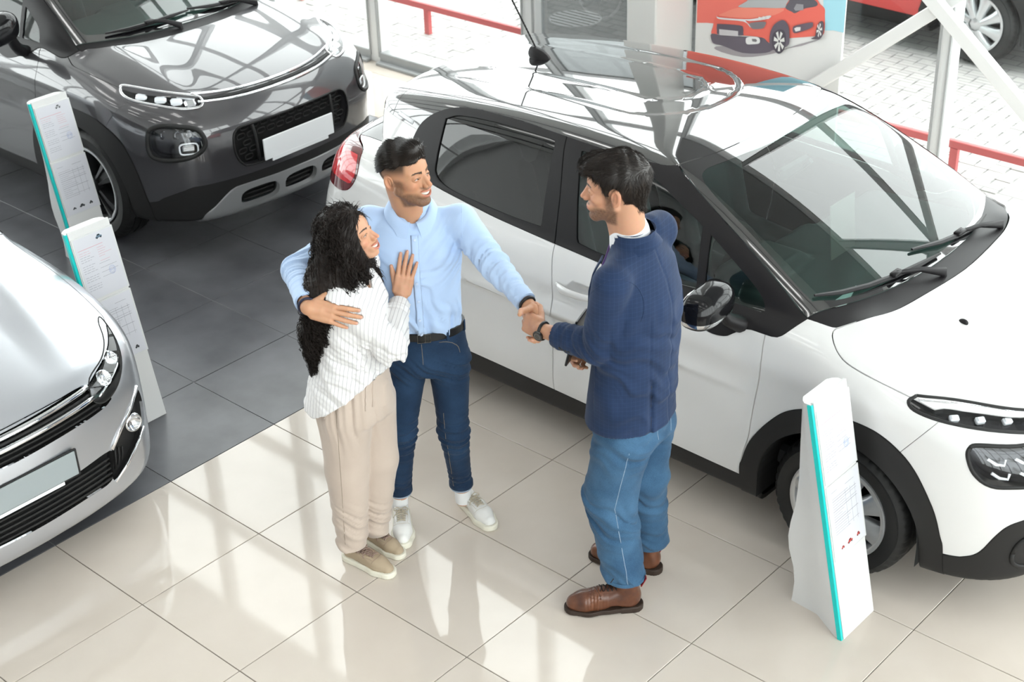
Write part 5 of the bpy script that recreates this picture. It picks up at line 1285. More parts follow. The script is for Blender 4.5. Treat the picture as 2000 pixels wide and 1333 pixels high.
class Person:
    def __init__(s, ax, label, skin, cat='person', name='person'):
        s.ax = ax; s.b = np.array([ax[0], ax[1], 0.]); s.O = empty(name, s.b); tag(s.O, label, cat); s.skin = skin; s.parts = []; s.links = []
    def W(s, r, d, z): return s.b+RH*r+DH*d+UP*z
    def add(s, name, F, lo, hi, h, mt, parent=None, vc=None, cut=None):
        V, Q, N = surfnet(F, lo, hi, h)
        return mesh_from(name, V-s.b, Q, mt, N=N, parent=parent or s.O, vcol=vc(V) if vc else None)
    def skinpart(s, F, lo, hi, h, tint=None):
        V, Q, N = surfnet(F, lo, hi, h); C_ = np.tile(np.array(s.skin), (len(V), 1))
        if tint is not None: C_ = tint(V, C_)
        s.parts.append((V-s.b, Q, N, C_))
    def body(s, mt):
        offs = np.cumsum([0]+[len(p_[0]) for p_ in s.parts]); Qs = [p_[1].copy() for p_ in s.parts]; V, Q, N, C_ = joinmesh(s.parts); extra = []; kill = [[] for _ in s.parts]
        for i, j, a, c in s.links:      # limbs carried on under the clothes so that the figure is one surface
            fi = V[Qs[i]+offs[i]].mean(1); fj = V[Qs[j]+offs[j]].mean(1); di = np.linalg.norm(fi+s.b-a, axis=1); dj = np.linalg.norm(fj+s.b-c, axis=1); di[kill[i]] = 9; dj[kill[j]] = 9
            qi, qj = int(di.argmin()), int(dj.argmin()); kill[i].append(qi); kill[j].append(qj)
            A = Qs[i][qi]+offs[i]; B = (Qs[j][qj]+offs[j])[::-1]; r_ = min(range(4), key=lambda k: np.linalg.norm(V[A]-V[np.roll(B, k)], axis=1).sum()); B = np.roll(B, r_)
            extra += [[A[k], B[k], B[(k+1) % 4], A[(k+1) % 4]] for k in range(4)]
        keep = np.ones(len(Q), bool); qo = np.cumsum([0]+[len(q_) for q_ in Qs])
        for i, kk in enumerate(kill):
            for k in kk: keep[qo[i]+k] = False
        Q = Q[keep]
        if extra: Q = np.concatenate([Q, np.array(extra)])
        s.bodyo = mesh_from('body', V, Q, mt, N=N, parent=s.O, vcol=C_); return s.bodyo
    def hand(s, H, fore=None, rs=(.026, .040), h=.0026, tint=1.0):
        lo, hi = H.box()
        if fore is not None: lo = np.minimum(lo, fore-.05); hi = np.maximum(hi, fore+.05)
        def F(P):
            d = H.d(P)
            if fore is not None: d = smin(d, cone(P, H.W, fore, rs[0], rs[1]), .02)
            return d
        def tn(V, C_):
            for n in H.nails: C_[np.linalg.norm(V-n, axis=1) < .0052*H.sc] = np.array((.62, .34, .26))
            return C_
        s.skinpart(F, lo, hi, h, tn)
class Head:
    def __init__(s, c, fwd, up, sc=1., fem=False, smile=1., neck=None, nr=.055):
        s.c = np.array(c, float); s.f = nrm(np.array(fwd, float)); u = np.array(up, float); s.u = nrm(u-(u@s.f)*s.f); s.l = np.cross(s.u, s.f)
        s.sc = sc; s.fem = fem; s.smile = smile; s.neck = neck; s.nr = nr; s.R = np.stack([s.f, s.l, s.u], 1)
    def loc(s, P): return ((P-s.c)@s.R)/s.sc
    def wld(s, q): return s.c+(np.asarray(q, float)*s.sc)@s.R.T
    def zm(s, y): return -.0645+s.smile*8.5*y*y
    def F(s, P, ears=True):
        q = s.loc(P); y = np.sqrt(q[:, 1]**2+1e-8); Q = np.stack([q[:, 0], y, q[:, 2]], 1); fm = s.fem
        d = ell3(Q, (-.008, 0, .034), (.094, .076, .083))
        d = smin(d, ell3(Q, (.034, 0, .030), (.060, .061, .064)), .03)
        d = smin(d, ell3(Q, (.038, 0, -.036), (.052, .053 if not fm else .049, .076 if not fm else .070)), .03)
        d = smin(d, cone(Q, (.002, .050 if not fm else .044, -.048), (.070 if not fm else .066, .016, -.098 if not fm else -.090), .019, .017 if not fm else .013), .028)
        d = smin(d, ell3(Q, (.080, 0, -.098), (.017, .020, .017)) if not fm else ell3(Q, (.076, 0, -.091), (.015, .015, .014)), .02)
        d = smin(d, ell3(Q, (.058, .041, -.024-.0*s.smile), (.024, .020, .020)), .018)
        d = smin(d, cone(Q, (.086, .010, .019), (.066, .047, .021), .0085 if not fm else .006, .008), .014)
        d = smax(d, -ell3(Q, (.1015, .0325, .001), (.0145, .0175, .0105)), .010)
        d = smin(d, ell3(Q, (.0755, .031, -.0005), (.0148, .0165, .0138)), .003)
        zs = Q[:, 2]+.0008-.9*(Q[:, 1]-.031)*.12
        slit = np.maximum(np.abs(zs+.6*((Q[:, 1]-.031)**2)/.02)-.0025*np.sqrt(np.maximum(1-((Q[:, 1]-.031)/.0135)**2, 0))+.0002, .082-Q[:, 0]); slit = np.maximum(slit, np.abs(Q[:, 1]-.031)-.0135)
        d = smax(d, -slit, .0012)
        nose = chain(Q, [(.088, 0, .016), (.100, 0, -.008), (.1145, 0, -.030)], [.0070, .0072, .0092 if not fm else .0082], .006); nose = smin(nose, cone(Q, (.080, 0, .014), (.094, 0, -.030), .012, .0145), .008)
        nose = smin(nose, ell3(Q, (.103, .0115, -.035), (.010, .0068, .0072)), .006)
        d = smin(d, nose, .009)
        d = smax(d, -cone(Q, (.106, .0062, -.045), (.102, .0070, -.036), .0030, .002), .002)
        d = smin(d, ell3(Q, (.078, 0, -.064), (.025, .034, .022)), .014)
        zm = s.zm(y); op = .0052*s.smile*np.sqrt(np.maximum(1-(y/.0275)**2, 0))
        lx = .1005-9.5*y*y
        ul = np.sqrt((Q[:, 0]-lx+.001)**2+((Q[:, 2]-zm-op-.0030)*.9)**2)-(.0044*np.sqrt(np.maximum(1-(y/.031)**2, 0))+.0002)
        ll = np.sqrt((Q[:, 0]-lx+.002)**2+((Q[:, 2]-zm+op+.0034)*.9)**2)-(.0045*np.sqrt(np.maximum(1-(y/.030)**2, 0))+.0002)
        d = smin(d, np.minimum(ul+np.maximum(y-.031, 0), ll+np.maximum(y-.028, 0)), .003)
        if s.smile > .3:
            cv = np.maximum(np.abs(Q[:, 2]-zm)-op, np.maximum(y-.0275, .072-Q[:, 0])); d = smax(d, -cv, .0015)
            d = smax(d, -(cone(Q, (.098, .036, -.048), (.088, .043, -.078), .0015, .001)), .008)
        if ears:
            e = Q-np.array((-.008, .0765, -.006)); a = -.30; ex = e[:, 0]*math.cos(a)+e[:, 1]*math.sin(a); ey = -e[:, 0]*math.sin(a)+e[:, 1]*math.cos(a); ez = e[:, 2]+.25*ex
            E = np.stack([ex, ey, ez], 1)
            ear = ell3(E, (-.004, .005, 0), (.0190, .0085, .032)); ear = smax(ear, -ell3(E, (-.001, .013, .004), (.0125, .0095, .021)), .002)
            ear = smin(ear, ell3(E, (.003, .005, -.022), (.008, .006, .009)), .004); ear = smin(ear, cone(E, (-.002, .005, .014), (.002, .004, -.008), .0028, .003), .004)
            d = smin(d, ear, .004)
        d = d*s.sc
        if s.neck is not None:
            a_ = s.wld((-.030, 0, -.045)); d = smin(d, cone(P, a_, s.neck, s.nr, s.nr*1.08), .022)
            f2 = s.wld((.012, 0, -.085)); d = smin(d, cone(P, f2, s.neck+s.f*np.array([1, 1, 0])*.012, s.nr*.60, s.nr*.8), .03)
        return d
    def tint(s, beard=0, fade=0, lip=(.50, .15, .12), brow=(.030, .018, .012), browt=1.):
        def f(V, C_):
            q = s.loc(V); y = np.abs(q[:, 1]); x, z = q[:, 0], q[:, 2]; zm = s.zm(y); op = .0052*s.smile
            inf = x > .05
            # warm flush on cheeks, nose and ears
            w = np.exp(-((y-.044)/.02)**2-((z+.03)/.022)**2)*(x > .03); w = w+.8*np.exp(-((x-.118)/.014)**2-(y/.014)**2-((z+.03)/.02)**2)+.7*(y > .080)
            C_[:] = C_*(1-.16*w[:, None]*np.array((0, .75, .9)))
            if beard:
                jl = sstep(-.045, -.062, z+.35*np.maximum(.055-x, 0)*0)*sstep(-.012, .004, x)*(1-sstep(-.112, -.125, z))
                side_ = sstep(.040, .058, y)*sstep(.0, .014, x+.008)*sstep(.010, -.014, z)*sstep(.046, .022, x)
                must = np.exp(-((z-(zm+op+.0125))/.0048)**2)*sstep(.030, .018, y)*(x > .07)
                chin = np.exp(-((z+.098)/.018)**2)*(y < .030)*(x > .05)
                cheekcut = sstep(-.030, -.060, z-.25*(y-.05)*0-.6*np.maximum(x-.055, 0)*0+0*z+ .55*np.maximum(x-.045, 0))
                b = np.clip(np.maximum.reduce([jl*cheekcut, side_*.9, must*1.0, chin*1.1]), 0, 1)*beard
                b = b*(.86+.14*np.clip(snoise(V, 2300.)+snoise(V, 1400., 2), -1, 1)); b = np.where(np.abs(z-zm) < .009*(y < .027), 0, b)
                C_[:] = C_*(1-b[:, None])+np.array((.035, .020, .013))*b[:, None]
            if fade:
                hf = sstep(.006, .050, z)*sstep(.066, .046, x)*(x < .07); hf = np.maximum(hf, sstep(-.045, .02, z)*sstep(-.03, -.06, x))
                hf = np.clip(hf, 0, 1)*fade*(y < .090)*np.where((y > .077) & (z < .02) & (x > -.035), 0, 1)
                C_[:] = C_*(1-hf[:, None])+np.array((.018, .012, .009))*hf[:, None]
            u = np.clip((y-.012)/.036, 0, 1); bz = .0190+.0065*np.sin(u*PI*.72)-.004*u; bt = (.0050*(1-.50*u))*browt
            b = sstep(1.15, .75, np.abs(z-bz)/bt)*(y > .011)*(y < .050)*(x > .05)
            C_[:] = C_*(1-b[:, None])+np.array(brow)*b[:, None]*1.0
            lash = np.exp(-((z-.0034+.35*np.abs(y-.031)**2*60)/.0016)**2)*(np.abs(y-.031) < .0145)*(x > .07)*.95
            C_[:] = C_*(1-lash[:, None])+np.array((.02, .012, .010))*lash[:, None]
            lx = .1005-9.5*y*y
            lp = ((np.abs(z-zm-op*np.sqrt(np.maximum(1-(y/.0275)**2, 0))-.0026) < .0040) | (np.abs(z-zm+op*np.sqrt(np.maximum(1-(y/.0275)**2, 0))+.0034) < .0056)) & (y < .0275) & (x > lx-.008) & (x > .07)
            C_[lp] = C_[lp]*.45+np.array(lip)*.55
            if s.smile > .3:
                ins = (np.abs(z-zm) < op*.98) & (y < .025) & (x < lx-.006) & (x > .06); C_[ins] = np.array((.12, .02, .02))
            return C_
        return f
    def eyes(s, O, b, look=(0, 0)):
        for sg in (-1, 1):
            c = np.array((.0748, sg*.031, -.0005)); V = []; n1, n2 = 20, 28
            g = nrm(np.array([1, look[0], look[1]])); a_ = nrm(np.cross(g, (0, 0, 1))); b_ = np.cross(a_, g)
            for i in range(n1+1):
                th = PI*.62*(i/n1)**1.15
                for j in range(n2):
                    w = 2*PI*j/n2; V.append(c+.0138*(math.cos(th)*g+math.sin(th)*(math.cos(w)*a_+math.sin(w)*b_)))
            Fc = [(i*n2+j, i*n2+(j+1) % n2, (i+1)*n2+(j+1) % n2, (i+1)*n2+j) for i in range(n1) for j in range(n2)]
            C_ = []
            for i in range(n1+1):
                th = PI*.62*(i/n1)**1.15; C_ += [(.004, .003, .003) if th < .19 else ((.045, .022, .012) if th < .50 else (.55, .50, .48))]*n2
            mesh_from('eye', s.wld(np.array(V))-b, np.array(Fc), MAT['eye'], parent=O, vcol=np.array(C_))
    def teeth(s, O, b):
        if s.smile < .3: return
        m = MB()
        for k in range(-5, 6):
            y0 = k*.0046; x_ = .0935-11*y0*y0; z0 = s.zm(y0)+.0004; a = math.atan2(-22*y0, 1)
            m.box((x_, y0, z0), (.004, .0043, .0105*(1-.035*abs(k))), rz_(a), bev=.0009)
        m.v = [tuple(s.wld(v)-b) for v in m.v]; m.build('teeth', MAT['teeth'], O, angle=.6)
mat('eye', (.8, .8, .8), .08, coat=1); _m = MAT['eye']; _at = N_(_m, 'ShaderNodeAttribute'); _at.attribute_name = 'tint'; _m.node_tree.links.new(_at.outputs['Color'], _m.node_tree.nodes['Principled BSDF'].inputs['Base Color'])
mat('teeth', (.80, .77, .70), .2, coat=.6)
def strands(name, roots, nrmls, dirf, O, b, mt, length=.04, rad=.0009, seg=5, lift=.3, jit=.25, curl=None, sides=3, base=None):
    """many tapered hair strands in one mesh, following a direction field; roots world"""
    n = len(roots); L = length*(.7+.6*rng.random(n)); P = [roots.copy()]; p = roots.copy(); nn = nrmls.copy()
    jt = rng.normal(0, jit, (n, 3))
    for i in range(seg):
        d = dirf(p, nn); d = nrm(d+jt*.5+nn*lift*(1-i/seg*1.6)); p = p+d*(L/seg)[:, None]; P.append(p.copy())
    P = np.array(P)                                            # seg+1, n, 3
    T = np.gradient(P, axis=0); T = nrm(T); A = nrm(np.cross(T, nn[None]+1e-3)); B = np.cross(A, T)
    prof = np.array([1.0]+[1.0-.9*(i/seg)**2 for i in range(1, seg+1)])*rad
    V = []
    for j in range(sides):
        w = 2*PI*j/sides; V.append(P+(A*math.cos(w)+B*math.sin(w))*prof[:, None, None])
    V = np.array(V)                                            # sides, seg+1, n, 3
    idx = np.arange(sides*(seg+1)*n).reshape(sides, seg+1, n); Fc = []
    for j in range(sides):
        k = (j+1) % sides; Fc.append(np.stack([idx[j, :-1].ravel(), idx[k, :-1].ravel(), idx[k, 1:].ravel(), idx[j, 1:].ravel()], 1))
    V = V.reshape(-1, 3); Fc = np.concatenate(Fc)
    if base is not None: Fc = np.concatenate([base[1], Fc+len(base[0])]); V = np.concatenate([base[0], V])
    return mesh_from(name, V-b, Fc, mt, parent=O)
def hairmat(name, c, r=.35):
    m = mat(name, c, r, spec=.5); ns, ln, b_ = nodes(m); gi = N_(m, 'ShaderNodeTexCoord'); nz = N_(m, 'ShaderNodeTexNoise', Scale=220., Detail=2.)
    cr = N_(m, 'ShaderNodeValToRGB'); cr.color_ramp.elements[0].color = (*[v*.5 for v in c], 1); cr.color_ramp.elements[1].color = (*[v*1.9 for v in c], 1)
    ln.new(gi.outputs['Object'], nz.inputs['Vector']); ln.new(nz.outputs['Fac'], cr.inputs[0]); ln.new(cr.outputs[0], b_.inputs['Base Color']); return m
def ringband(name, c, ex, ey, ez, top_a, top_b, zt, zb, flare, mt, O, b, front_drop=0., gap=0., th=.003, back_rise=.0, n=60, point=0., fold=0., spread=.45):
    """collar: a band standing round the neck that folds over and falls outwards, with points at the front"""
    c = np.array(c, float); rows = []
    for i in range(n+1):
        t = gap+(2*PI-2*gap)*i/n; cs, sn = math.cos(t), math.sin(t); fr = max(cs, 0)**1.5
        pk = math.exp(-((min(i, n-i)-1)/3.2)**2); sg = 1 if i < n/2 else -1
        z_t = zt+back_rise*(.5-cs*.5)-front_drop*fr; z_b = zb-front_drop*fr; a0 = np.array((cs*top_a, sn*top_b)); u = np.array((cs, sn))
        a1 = a0+u*flare*.45; a2 = a0+u*flare*(1+.15*pk)+np.array((.006, sg*point*spread))*pk; z2 = z_b-point*pk
        outer = [(a0*.985, z_b+.004), (a0*.985, z_t-.002), (a0+u*.002, z_t), (a1, z_t-.004), ((a1+a2)/2+u*.002, (z_t+z2)/2-.002), (a2, z2)]
        inner = [(a2-u*th, z2+.0005), ((a1+a2)/2-u*th, (z_t+z2)/2-.004), (a0+u*.001, z_t-.010), (a0, z_b+.004)]
        rows.append([c+ex*p[0]+ey*p[1]+ez*z for p, z in outer+inner])
    k = len(rows[0]); V = [p-b for r in rows for p in r]
    Fc = [(i*k+j, i*k+(j+1) % k, (i+1)*k+(j+1) % k, (i+1)*k+j) for i in range(n) for j in range(k)]+[tuple(range(k)), tuple(n*k+j for j in range(k))[::-1]]
    return MB().add(V, Fc).build(name, mt, O, angle=math.radians(50))
def surf_line(name, F, pts, toward, wd, th, mt, O, b, n=6, off=0.):
    """a thin strip laid on a garment: pts are world points outside it, moved along -toward until they meet it"""
    P = np.array(pts, float); t = nrm(np.array(toward, float)); lo = np.full(len(P), -.25); hi = np.full(len(P), .25)
    S = np.linspace(.25, -.25, 120); best = np.full(len(P), -.25); found = np.zeros(len(P), bool)
    for s_ in S:
        v = F(P+t*s_) < 0; new = v & ~found; best[new] = s_; found |= v
    P = P+t*best[:, None]; P = P-grad(F, P)*F(P)[:, None]; N = nrm(grad(F, P)); P = P+N*off; V = []; T = nrm(np.gradient(P, axis=0)); k = len(P)
    for i in range(k):
        s_ = nrm(np.cross(T[i], N[i]))
        for j in range(n): w = 2*PI*j/n; V.append(P[i]+wd/2*math.cos(w)*s_+th*math.sin(w)*N[i]-b)
    Fc = [(i*n+j, i*n+(j+1) % n, (i+1)*n+(j+1) % n, (i+1)*n+j) for i in range(k-1) for j in range(n)]+[tuple(range(n)), tuple((k-1)*n+j for j in range(n))]
    return MB().add(V, Fc).build(name, mt, O, smooth=True), P, N
def surf_pt(F, p, toward):
    t = nrm(np.array(toward, float)); S = np.linspace(.25, -.25, 400); v = F(np.array(p)+t*S[:, None]) < 0; q = np.array(p)+t*S[int(np.argmax(v))]
    return q, nrm(grad(F, q[None]))[0]
def shoe(Ps, heel, toe, kind, mats, lace_m):
    O = Ps.O; b = Ps.b; h = np.array([heel[0], heel[1], 0]); t = np.array([toe[0], toe[1], 0]); L = np.linalg.norm(t-h); X = nrm(t-h); Y = np.array([-X[1], X[0], 0]); R = np.stack([X, Y, UP], 1); k = L/.29
    loc = lambda P: ((P-h)@R)/k
    um, sm_ = mats
    e = bpy.data.objects.new('shoe' if kind != 'boot' else 'boot', None); COL.objects.link(e); e.parent = O; e.empty_display_size = .05
    def foot2(q, grow=0.):
        p = q[:, :2]; c2 = lambda a, ra, c, rb: (lambda e_, t_: np.linalg.norm(p-np.array(a)-t_[:, None]*e_, axis=1)-(ra+(rb-ra)*t_))(np.array(c)-np.array(a), np.clip((p-np.array(a))@(np.array(c)-np.array(a))/((np.array(c)-np.array(a))@(np.array(c)-np.array(a))), 0, 1))
        return smin(c2((.036, 0), .035, (.13, .003), .038), c2((.13, .003), .038, (.205, .004), .048), .02) if 0 else smin(smin(c2((.036, 0), .035, (.13, .003), .037), c2((.13, .003), .037, (.200, .004), .047), .02), c2((.200, .004), .047, (.250, .002), .038), .02)-grow
    if kind == 'boot':
        def Fs(P):
            q = loc(P); d = foot2(q, .0005); h_ = np.maximum(np.abs(q[:, 2]-.010)-.010, 0)*0+np.abs(q[:, 2]-.013)-.009
            so = smax(d, h_, .004); hl = smax(smax(d, q[:, 0]-.085, .004), np.abs(q[:, 2]-.012)-.0125, .003); return smin(so, hl, .002)
        def Fu(P):
            q = loc(P); d = chain(q, [(.045, 0, .055), (.10, 0, .062), (.16, .002, .050), (.215, .003, .040), (.250, .002, .034)], [.034, .036, .040, .040, .031], .03)
            d = smin(d, cone(q, (.055, 0, .05), (.058, 0, .125), .038, .043), .03); d = smax(d, foot2(q, -.001)*1.0, .012); d = smax(d, .020-q[:, 2], .004)
            d = smax(d, q[:, 2]-.145, .004); return d*k+.0012*snoise(P, 60.)+.0012*pleats(P, X, 240, .6)*np.exp(-((q[:, 0]-.175)/.03)**2)
        top = .145
    else:
        def Fs(P):
            q = loc(P); d = foot2(q, .003); return smax(d, np.abs(q[:, 2]-.0145)-.0140, .006)*k
        def Fu(P):
            q = loc(P); d = chain(q, [(.040, 0, .052), (.10, 0, .056), (.15, .002, .048), (.205, .003, .036), (.250, .002, .030)], [.031, .034, .038, .039, .030], .03)
            d = smin(d, cone(q, (.045, 0, .05), (.050, 0, .085), .032, .036), .02); d = smax(d, foot2(q, -.003), .012); d = smax(d, .026-q[:, 2], .003); d = smax(d, q[:, 2]-(.078+.2*np.maximum(.05-q[:, 0], 0)), .006)
            d = smax(d, -cone(q, (.048, 0, .07), (.048, 0, .13), .026, .030), .004); return d*k
    lo = np.minimum(h, t)-.06; hi = np.maximum(h, t)+.06; lo[2] = -.005; hi[2] = .17
    V, Q, N = surfnet(Fs, lo, hi, .0055); mesh_from('sole', V-b, Q, sm_, N=N, parent=e)
    V, Q, N = surfnet(Fu, lo, hi, .0055); up_ = mesh_from('upper', V-b, Q, um, N=N, parent=e)
    P2 = lambda a, c: h+k*(a*X+c*Y)+UP*.16
    rows = ((.105, .125), (.122, .14), (.138, .155), (.154, .17), (.170, .185)) if kind != 'boot' else ((.085, .10), (.10, .115), (.115, .13), (.13, .145), (.148, .158))
    m = MB()
    for i, (x0, x1) in enumerate(rows):
        wdt = .022-.001*i
        for sg in (-1, 1):
            pts = [P2(x0+(x1-x0)*u, sg*(wdt*(1-2*u))) for u in np.linspace(0, 1, 7)]
            o, P_, N_s = surf_line('tmp', Fu, pts, UP, .006 if kind != 'boot' else .0035, .0022, lace_m, e, b, off=.0022); m.add([v.co[:] for v in o.data.vertices], [list(p.vertices) for p in o.data.polygons]); bpy.data.objects.remove(o)
    q0, n0 = surf_pt(Fu, P2(rows[0][0]-.004, 0), UP)
    for sg in (-1, 1):
        lp = [q0+n0*.004, q0+n0*.010+Y*sg*.018-X*.004, q0+n0*.008+Y*sg*.030+X*.012, q0+n0*.005+Y*sg*.016+X*.012, q0+n0*.005]; m.tube([p-b for p in curve(lp, False, 4)], .0022, 5)
        lp = [q0+n0*.004, q0+Y*sg*.02+X*.03+n0*.004, q0+Y*sg*.034+X*.045-UP*.006]; m.tube([p-b for p in curve(lp, False, 4)], .002, 5)
    m.build('laces', lace_m, e, smooth=True)
    if kind == 'sneaker':
        for xs in (.193,):
            pts = [P2(xs+.012*math.cos(u*PI*.5), u*.034) for u in np.linspace(-1, 1, 13)]; surf_line('toe_seam', Fu, pts, UP, .0016, .0008, lace_m, e, b, off=.0002)
        for sg in (-1, 1):
            pts = [P2(.10+.09*u, sg*(.025+.004*math.sin(u*PI))) for u in np.linspace(0, 1, 9)]; surf_line('side_seam', Fu, pts, UP, .0016, .0008, lace_m, e, b, off=.0002)
    if kind == 'boot':
        c = h+k*(.012*X)+UP*.125; MB().box(c-X*.012-b, (.004, .022, .045), np.stack([nrm(X+UP*.5), Y, nrm(UP-X*.5)], 1), bev=.001).build('pull_tab', MAT['tab_red'], e)
        pts = [P2(.155+.015*math.cos(u*PI*.5), u*.040) for u in np.linspace(-1, 1, 13)]; surf_line('toe_seam', Fu, pts, UP, .002, .001, mats[1], e, b)
    return e
# ---------------------------------------------------------------- materials for clothes
def fabric(name, c, c2, sc=900., r=.85, sheen=.3, bump=.25, dist=.0006):
    m = mat(name, c, r, sheen=sheen, spec=.2); ns, ln, b = nodes(m); tc = N_(m, 'ShaderNodeTexCoord'); nz = N_(m, 'ShaderNodeTexNoise', Scale=sc, Detail=2.)
    n2 = N_(m, 'ShaderNodeTexNoise', Scale=7., Detail=4.); cr = N_(m, 'ShaderNodeValToRGB'); cr.color_ramp.elements[0].color = (*c, 1); cr.color_ramp.elements[1].color = (*c2, 1); cr.color_ramp.elements[0].position = .38; cr.color_ramp.elements[1].position = .62
    ma = N_(m, 'ShaderNodeMath', operation='MULTIPLY_ADD'); ma.inputs[1].default_value = .5
    m2 = N_(m, 'ShaderNodeMath', operation='MULTIPLY'); m2.inputs[1].default_value = .5
    ln.new(tc.outputs['Object'], nz.inputs['Vector']); ln.new(tc.outputs['Object'], n2.inputs['Vector']); ln.new(n2.outputs['Fac'], m2.inputs[0]); ln.new(nz.outputs['Fac'], ma.inputs[0]); ln.new(m2.outputs[0], ma.inputs[2]); ln.new(ma.outputs[0], cr.inputs[0]); ln.new(cr.outputs[0], b.inputs['Base Color'])
    bp = N_(m, 'ShaderNodeBump', Strength=bump, Distance=dist); ln.new(nz.outputs['Fac'], bp.inputs['Height']); ln.new(bp.outputs[0], b.inputs['Normal']); return m, tc, cr
def stripes(m, tc, cr, normals, freq, width, col, fac=.6):
    """fine woven lines: planes with the given normals"""
    ns, ln, b = nodes(m); last = cr.outputs[0]
    for n in normals:
        dt = N_(m, 'ShaderNodeVectorMath', operation='DOT_PRODUCT'); dt.inputs[1].default_value = n; fr = N_(m, 'ShaderNodeMath', operation='MULTIPLY'); fr.inputs[1].default_value = freq
        f2 = N_(m, 'ShaderNodeMath', operation='FRACT'); lt = N_(m, 'ShaderNodeMath', operation='LESS_THAN'); lt.inputs[1].default_value = width; mx = N_(m, 'ShaderNodeMix'); mx.data_type = 'RGBA'
        mu = N_(m, 'ShaderNodeMath', operation='MULTIPLY'); mu.inputs[1].default_value = fac
        ln.new(tc.outputs['Object'], dt.inputs[0]); ln.new(dt.outputs['Value'], fr.inputs[0]); ln.new(fr.outputs[0], f2.inputs[0]); ln.new(f2.outputs[0], lt.inputs[0]); ln.new(lt.outputs[0], mu.inputs[0]); ln.new(mu.outputs[0], mx.inputs[0])
        ln.new(last, mx.inputs[6]); mx.inputs[7].default_value = (*col, 1); last = mx.outputs[2]
    ln.new(last, b.inputs['Base Color'])
SHIRT = fabric('shirt_blue', (.42, .56, .80), (.46, .60, .83), 1400., .75, .3, .1)[0]
_m, _t, _c = fabric('blouse', (.70, .69, .69), (.76, .75, .75), 1200., .8, .3, .1); stripes(_m, _t, _c, [(.80, .52, -.10)], 72., .14, (.28, .27, .30), .62); BLOUSE = _m
_m, _t, _c = fabric('jacket_navy', (.011, .024, .062), (.018, .036, .090), 1500., .8, .35, .2); stripes(_m, _t, _c, [(.75, .66, 0), (0, 0, 1.)], 62., .10, (.040, .075, .16), .20); NAVY = _m; NAVY.node_tree.nodes['Principled BSDF'].inputs['Sheen Weight'].default_value = .08
DENIM = fabric('denim_dark', (.008, .019, .046), (.022, .052, .108), 800., .85, .05, .3)[0]; DENIM2 = fabric('denim_mid', (.020, .058, .118), (.066, .150, .260), 700., .85, .08, .35)[0]
CHINO = fabric('trousers_beige', (.47, .385, .325), (.53, .44, .375), 1300., .85, .3, .12)[0]
mat('belt_black', (.008, .008, .009), .4); mat('buckle', (.10, .10, .10), .25, metal=1); mat('stitch', (.22, .18, .13), .8); mat('stitch_white', (.30, .38, .48), .8)
mat('sneaker_white', (.78, .77, .75), .5); mat('sole_cream', (.76, .73, .62), .55); mat('lace_beige', (.50, .44, .34), .8); mat('sneaker_tan', (.40, .315, .22), .85); noise_bump(MAT['sneaker_tan'], 500, .3, .0008); mat('lace_taupe', (.30, .21, .175), .8)
mat('boot_leather', (.085, .026, .012), .32, coat=.25); noise_color(MAT['boot_leather'], (.045, .014, .008), (.15, .052, .022), 14, 5, .3, .7); mat('boot_sole', (.030, .017, .011), .6); mat('lace_dark', (.012, .010, .010), .7); mat('tab_red', (.22, .006, .014), .7)
mat('sock_white', (.74, .74, .74), .9); mat('shirt_white', (.80, .81, .84), .75); mat('tie_purple', (.13, .065, .27), .6, sheen=.3); mat('watch_black', (.012, .012, .013), .35); mat('screen_black', (.004, .004, .005), .08, coat=1)
mat('bracelet_navy', (.010, .012, .035), .5); mat('button', (.52, .62, .80), .4)
SK = skinmat('skin', (.5, .3, .2)); HAIRM = hairmat('hair_dark', (.012, .008, .006), .38); HAIRW = hairmat('hair_curly', (.010, .006, .0045), .52); HAIRW.node_tree.nodes['Principled BSDF'].inputs['Specular IOR Level'].default_value = .35

# ---------------------------------------------------------------- joints shared by the three figures
PM = Person((1.06, .57), 'person in light blue shirt and dark jeans, one arm round the curly-haired person', (.56, .295, .175))
PWm = Person((1.08, .20), 'person with long curly dark hair in a striped white blouse and beige trousers', (.60, .325, .205))
PS = Person((1.99, .75), 'person in navy jacket and blue jeans seen from behind, wearing a black wristwatch', (.56, .30, .19))
# handshake
HS = Hand((1.722, .553, 1.138), (-.95, .20, -.02), (-.12, -.88, .42), -1, 1.0, ((28, 40, 30), (32, 42, 30), (36, 44, 30), (42, 46, 30)), (3, 0, -3, -6), (38, 22, 10, 25))
HM = Hand((1.603, .622, 1.170), (.76, -.28, -.50), (.25, .92, -.15), -1, 1.0, ((18, 42, 45), (20, 45, 48), (22, 48, 48), (24, 50, 48)), (2, 0, -2, -4), (48, 62, -5, 25))
HML = Hand((1.100, -.013, 1.262), (.78, .56, -.26), (.60, -.72, .38), 1, 1.0, ((10, 14, 10), (10, 14, 10), (10, 14, 10), (12, 14, 10)), (2, 0, -4, -10), (52, 5, 5, 10))
_w = PM.W(-.048, .166, 1.135)
HW = Hand(_w, RH*.24-DH*.10+UP*.96, DH*.97-UP*.02-RH*.05, 1, .93, ((4, 4, 3), (3, 3, 3), (4, 4, 3), (5, 5, 4)), (4, 1, -2, -7), (24, 6, 2, 2), .98)

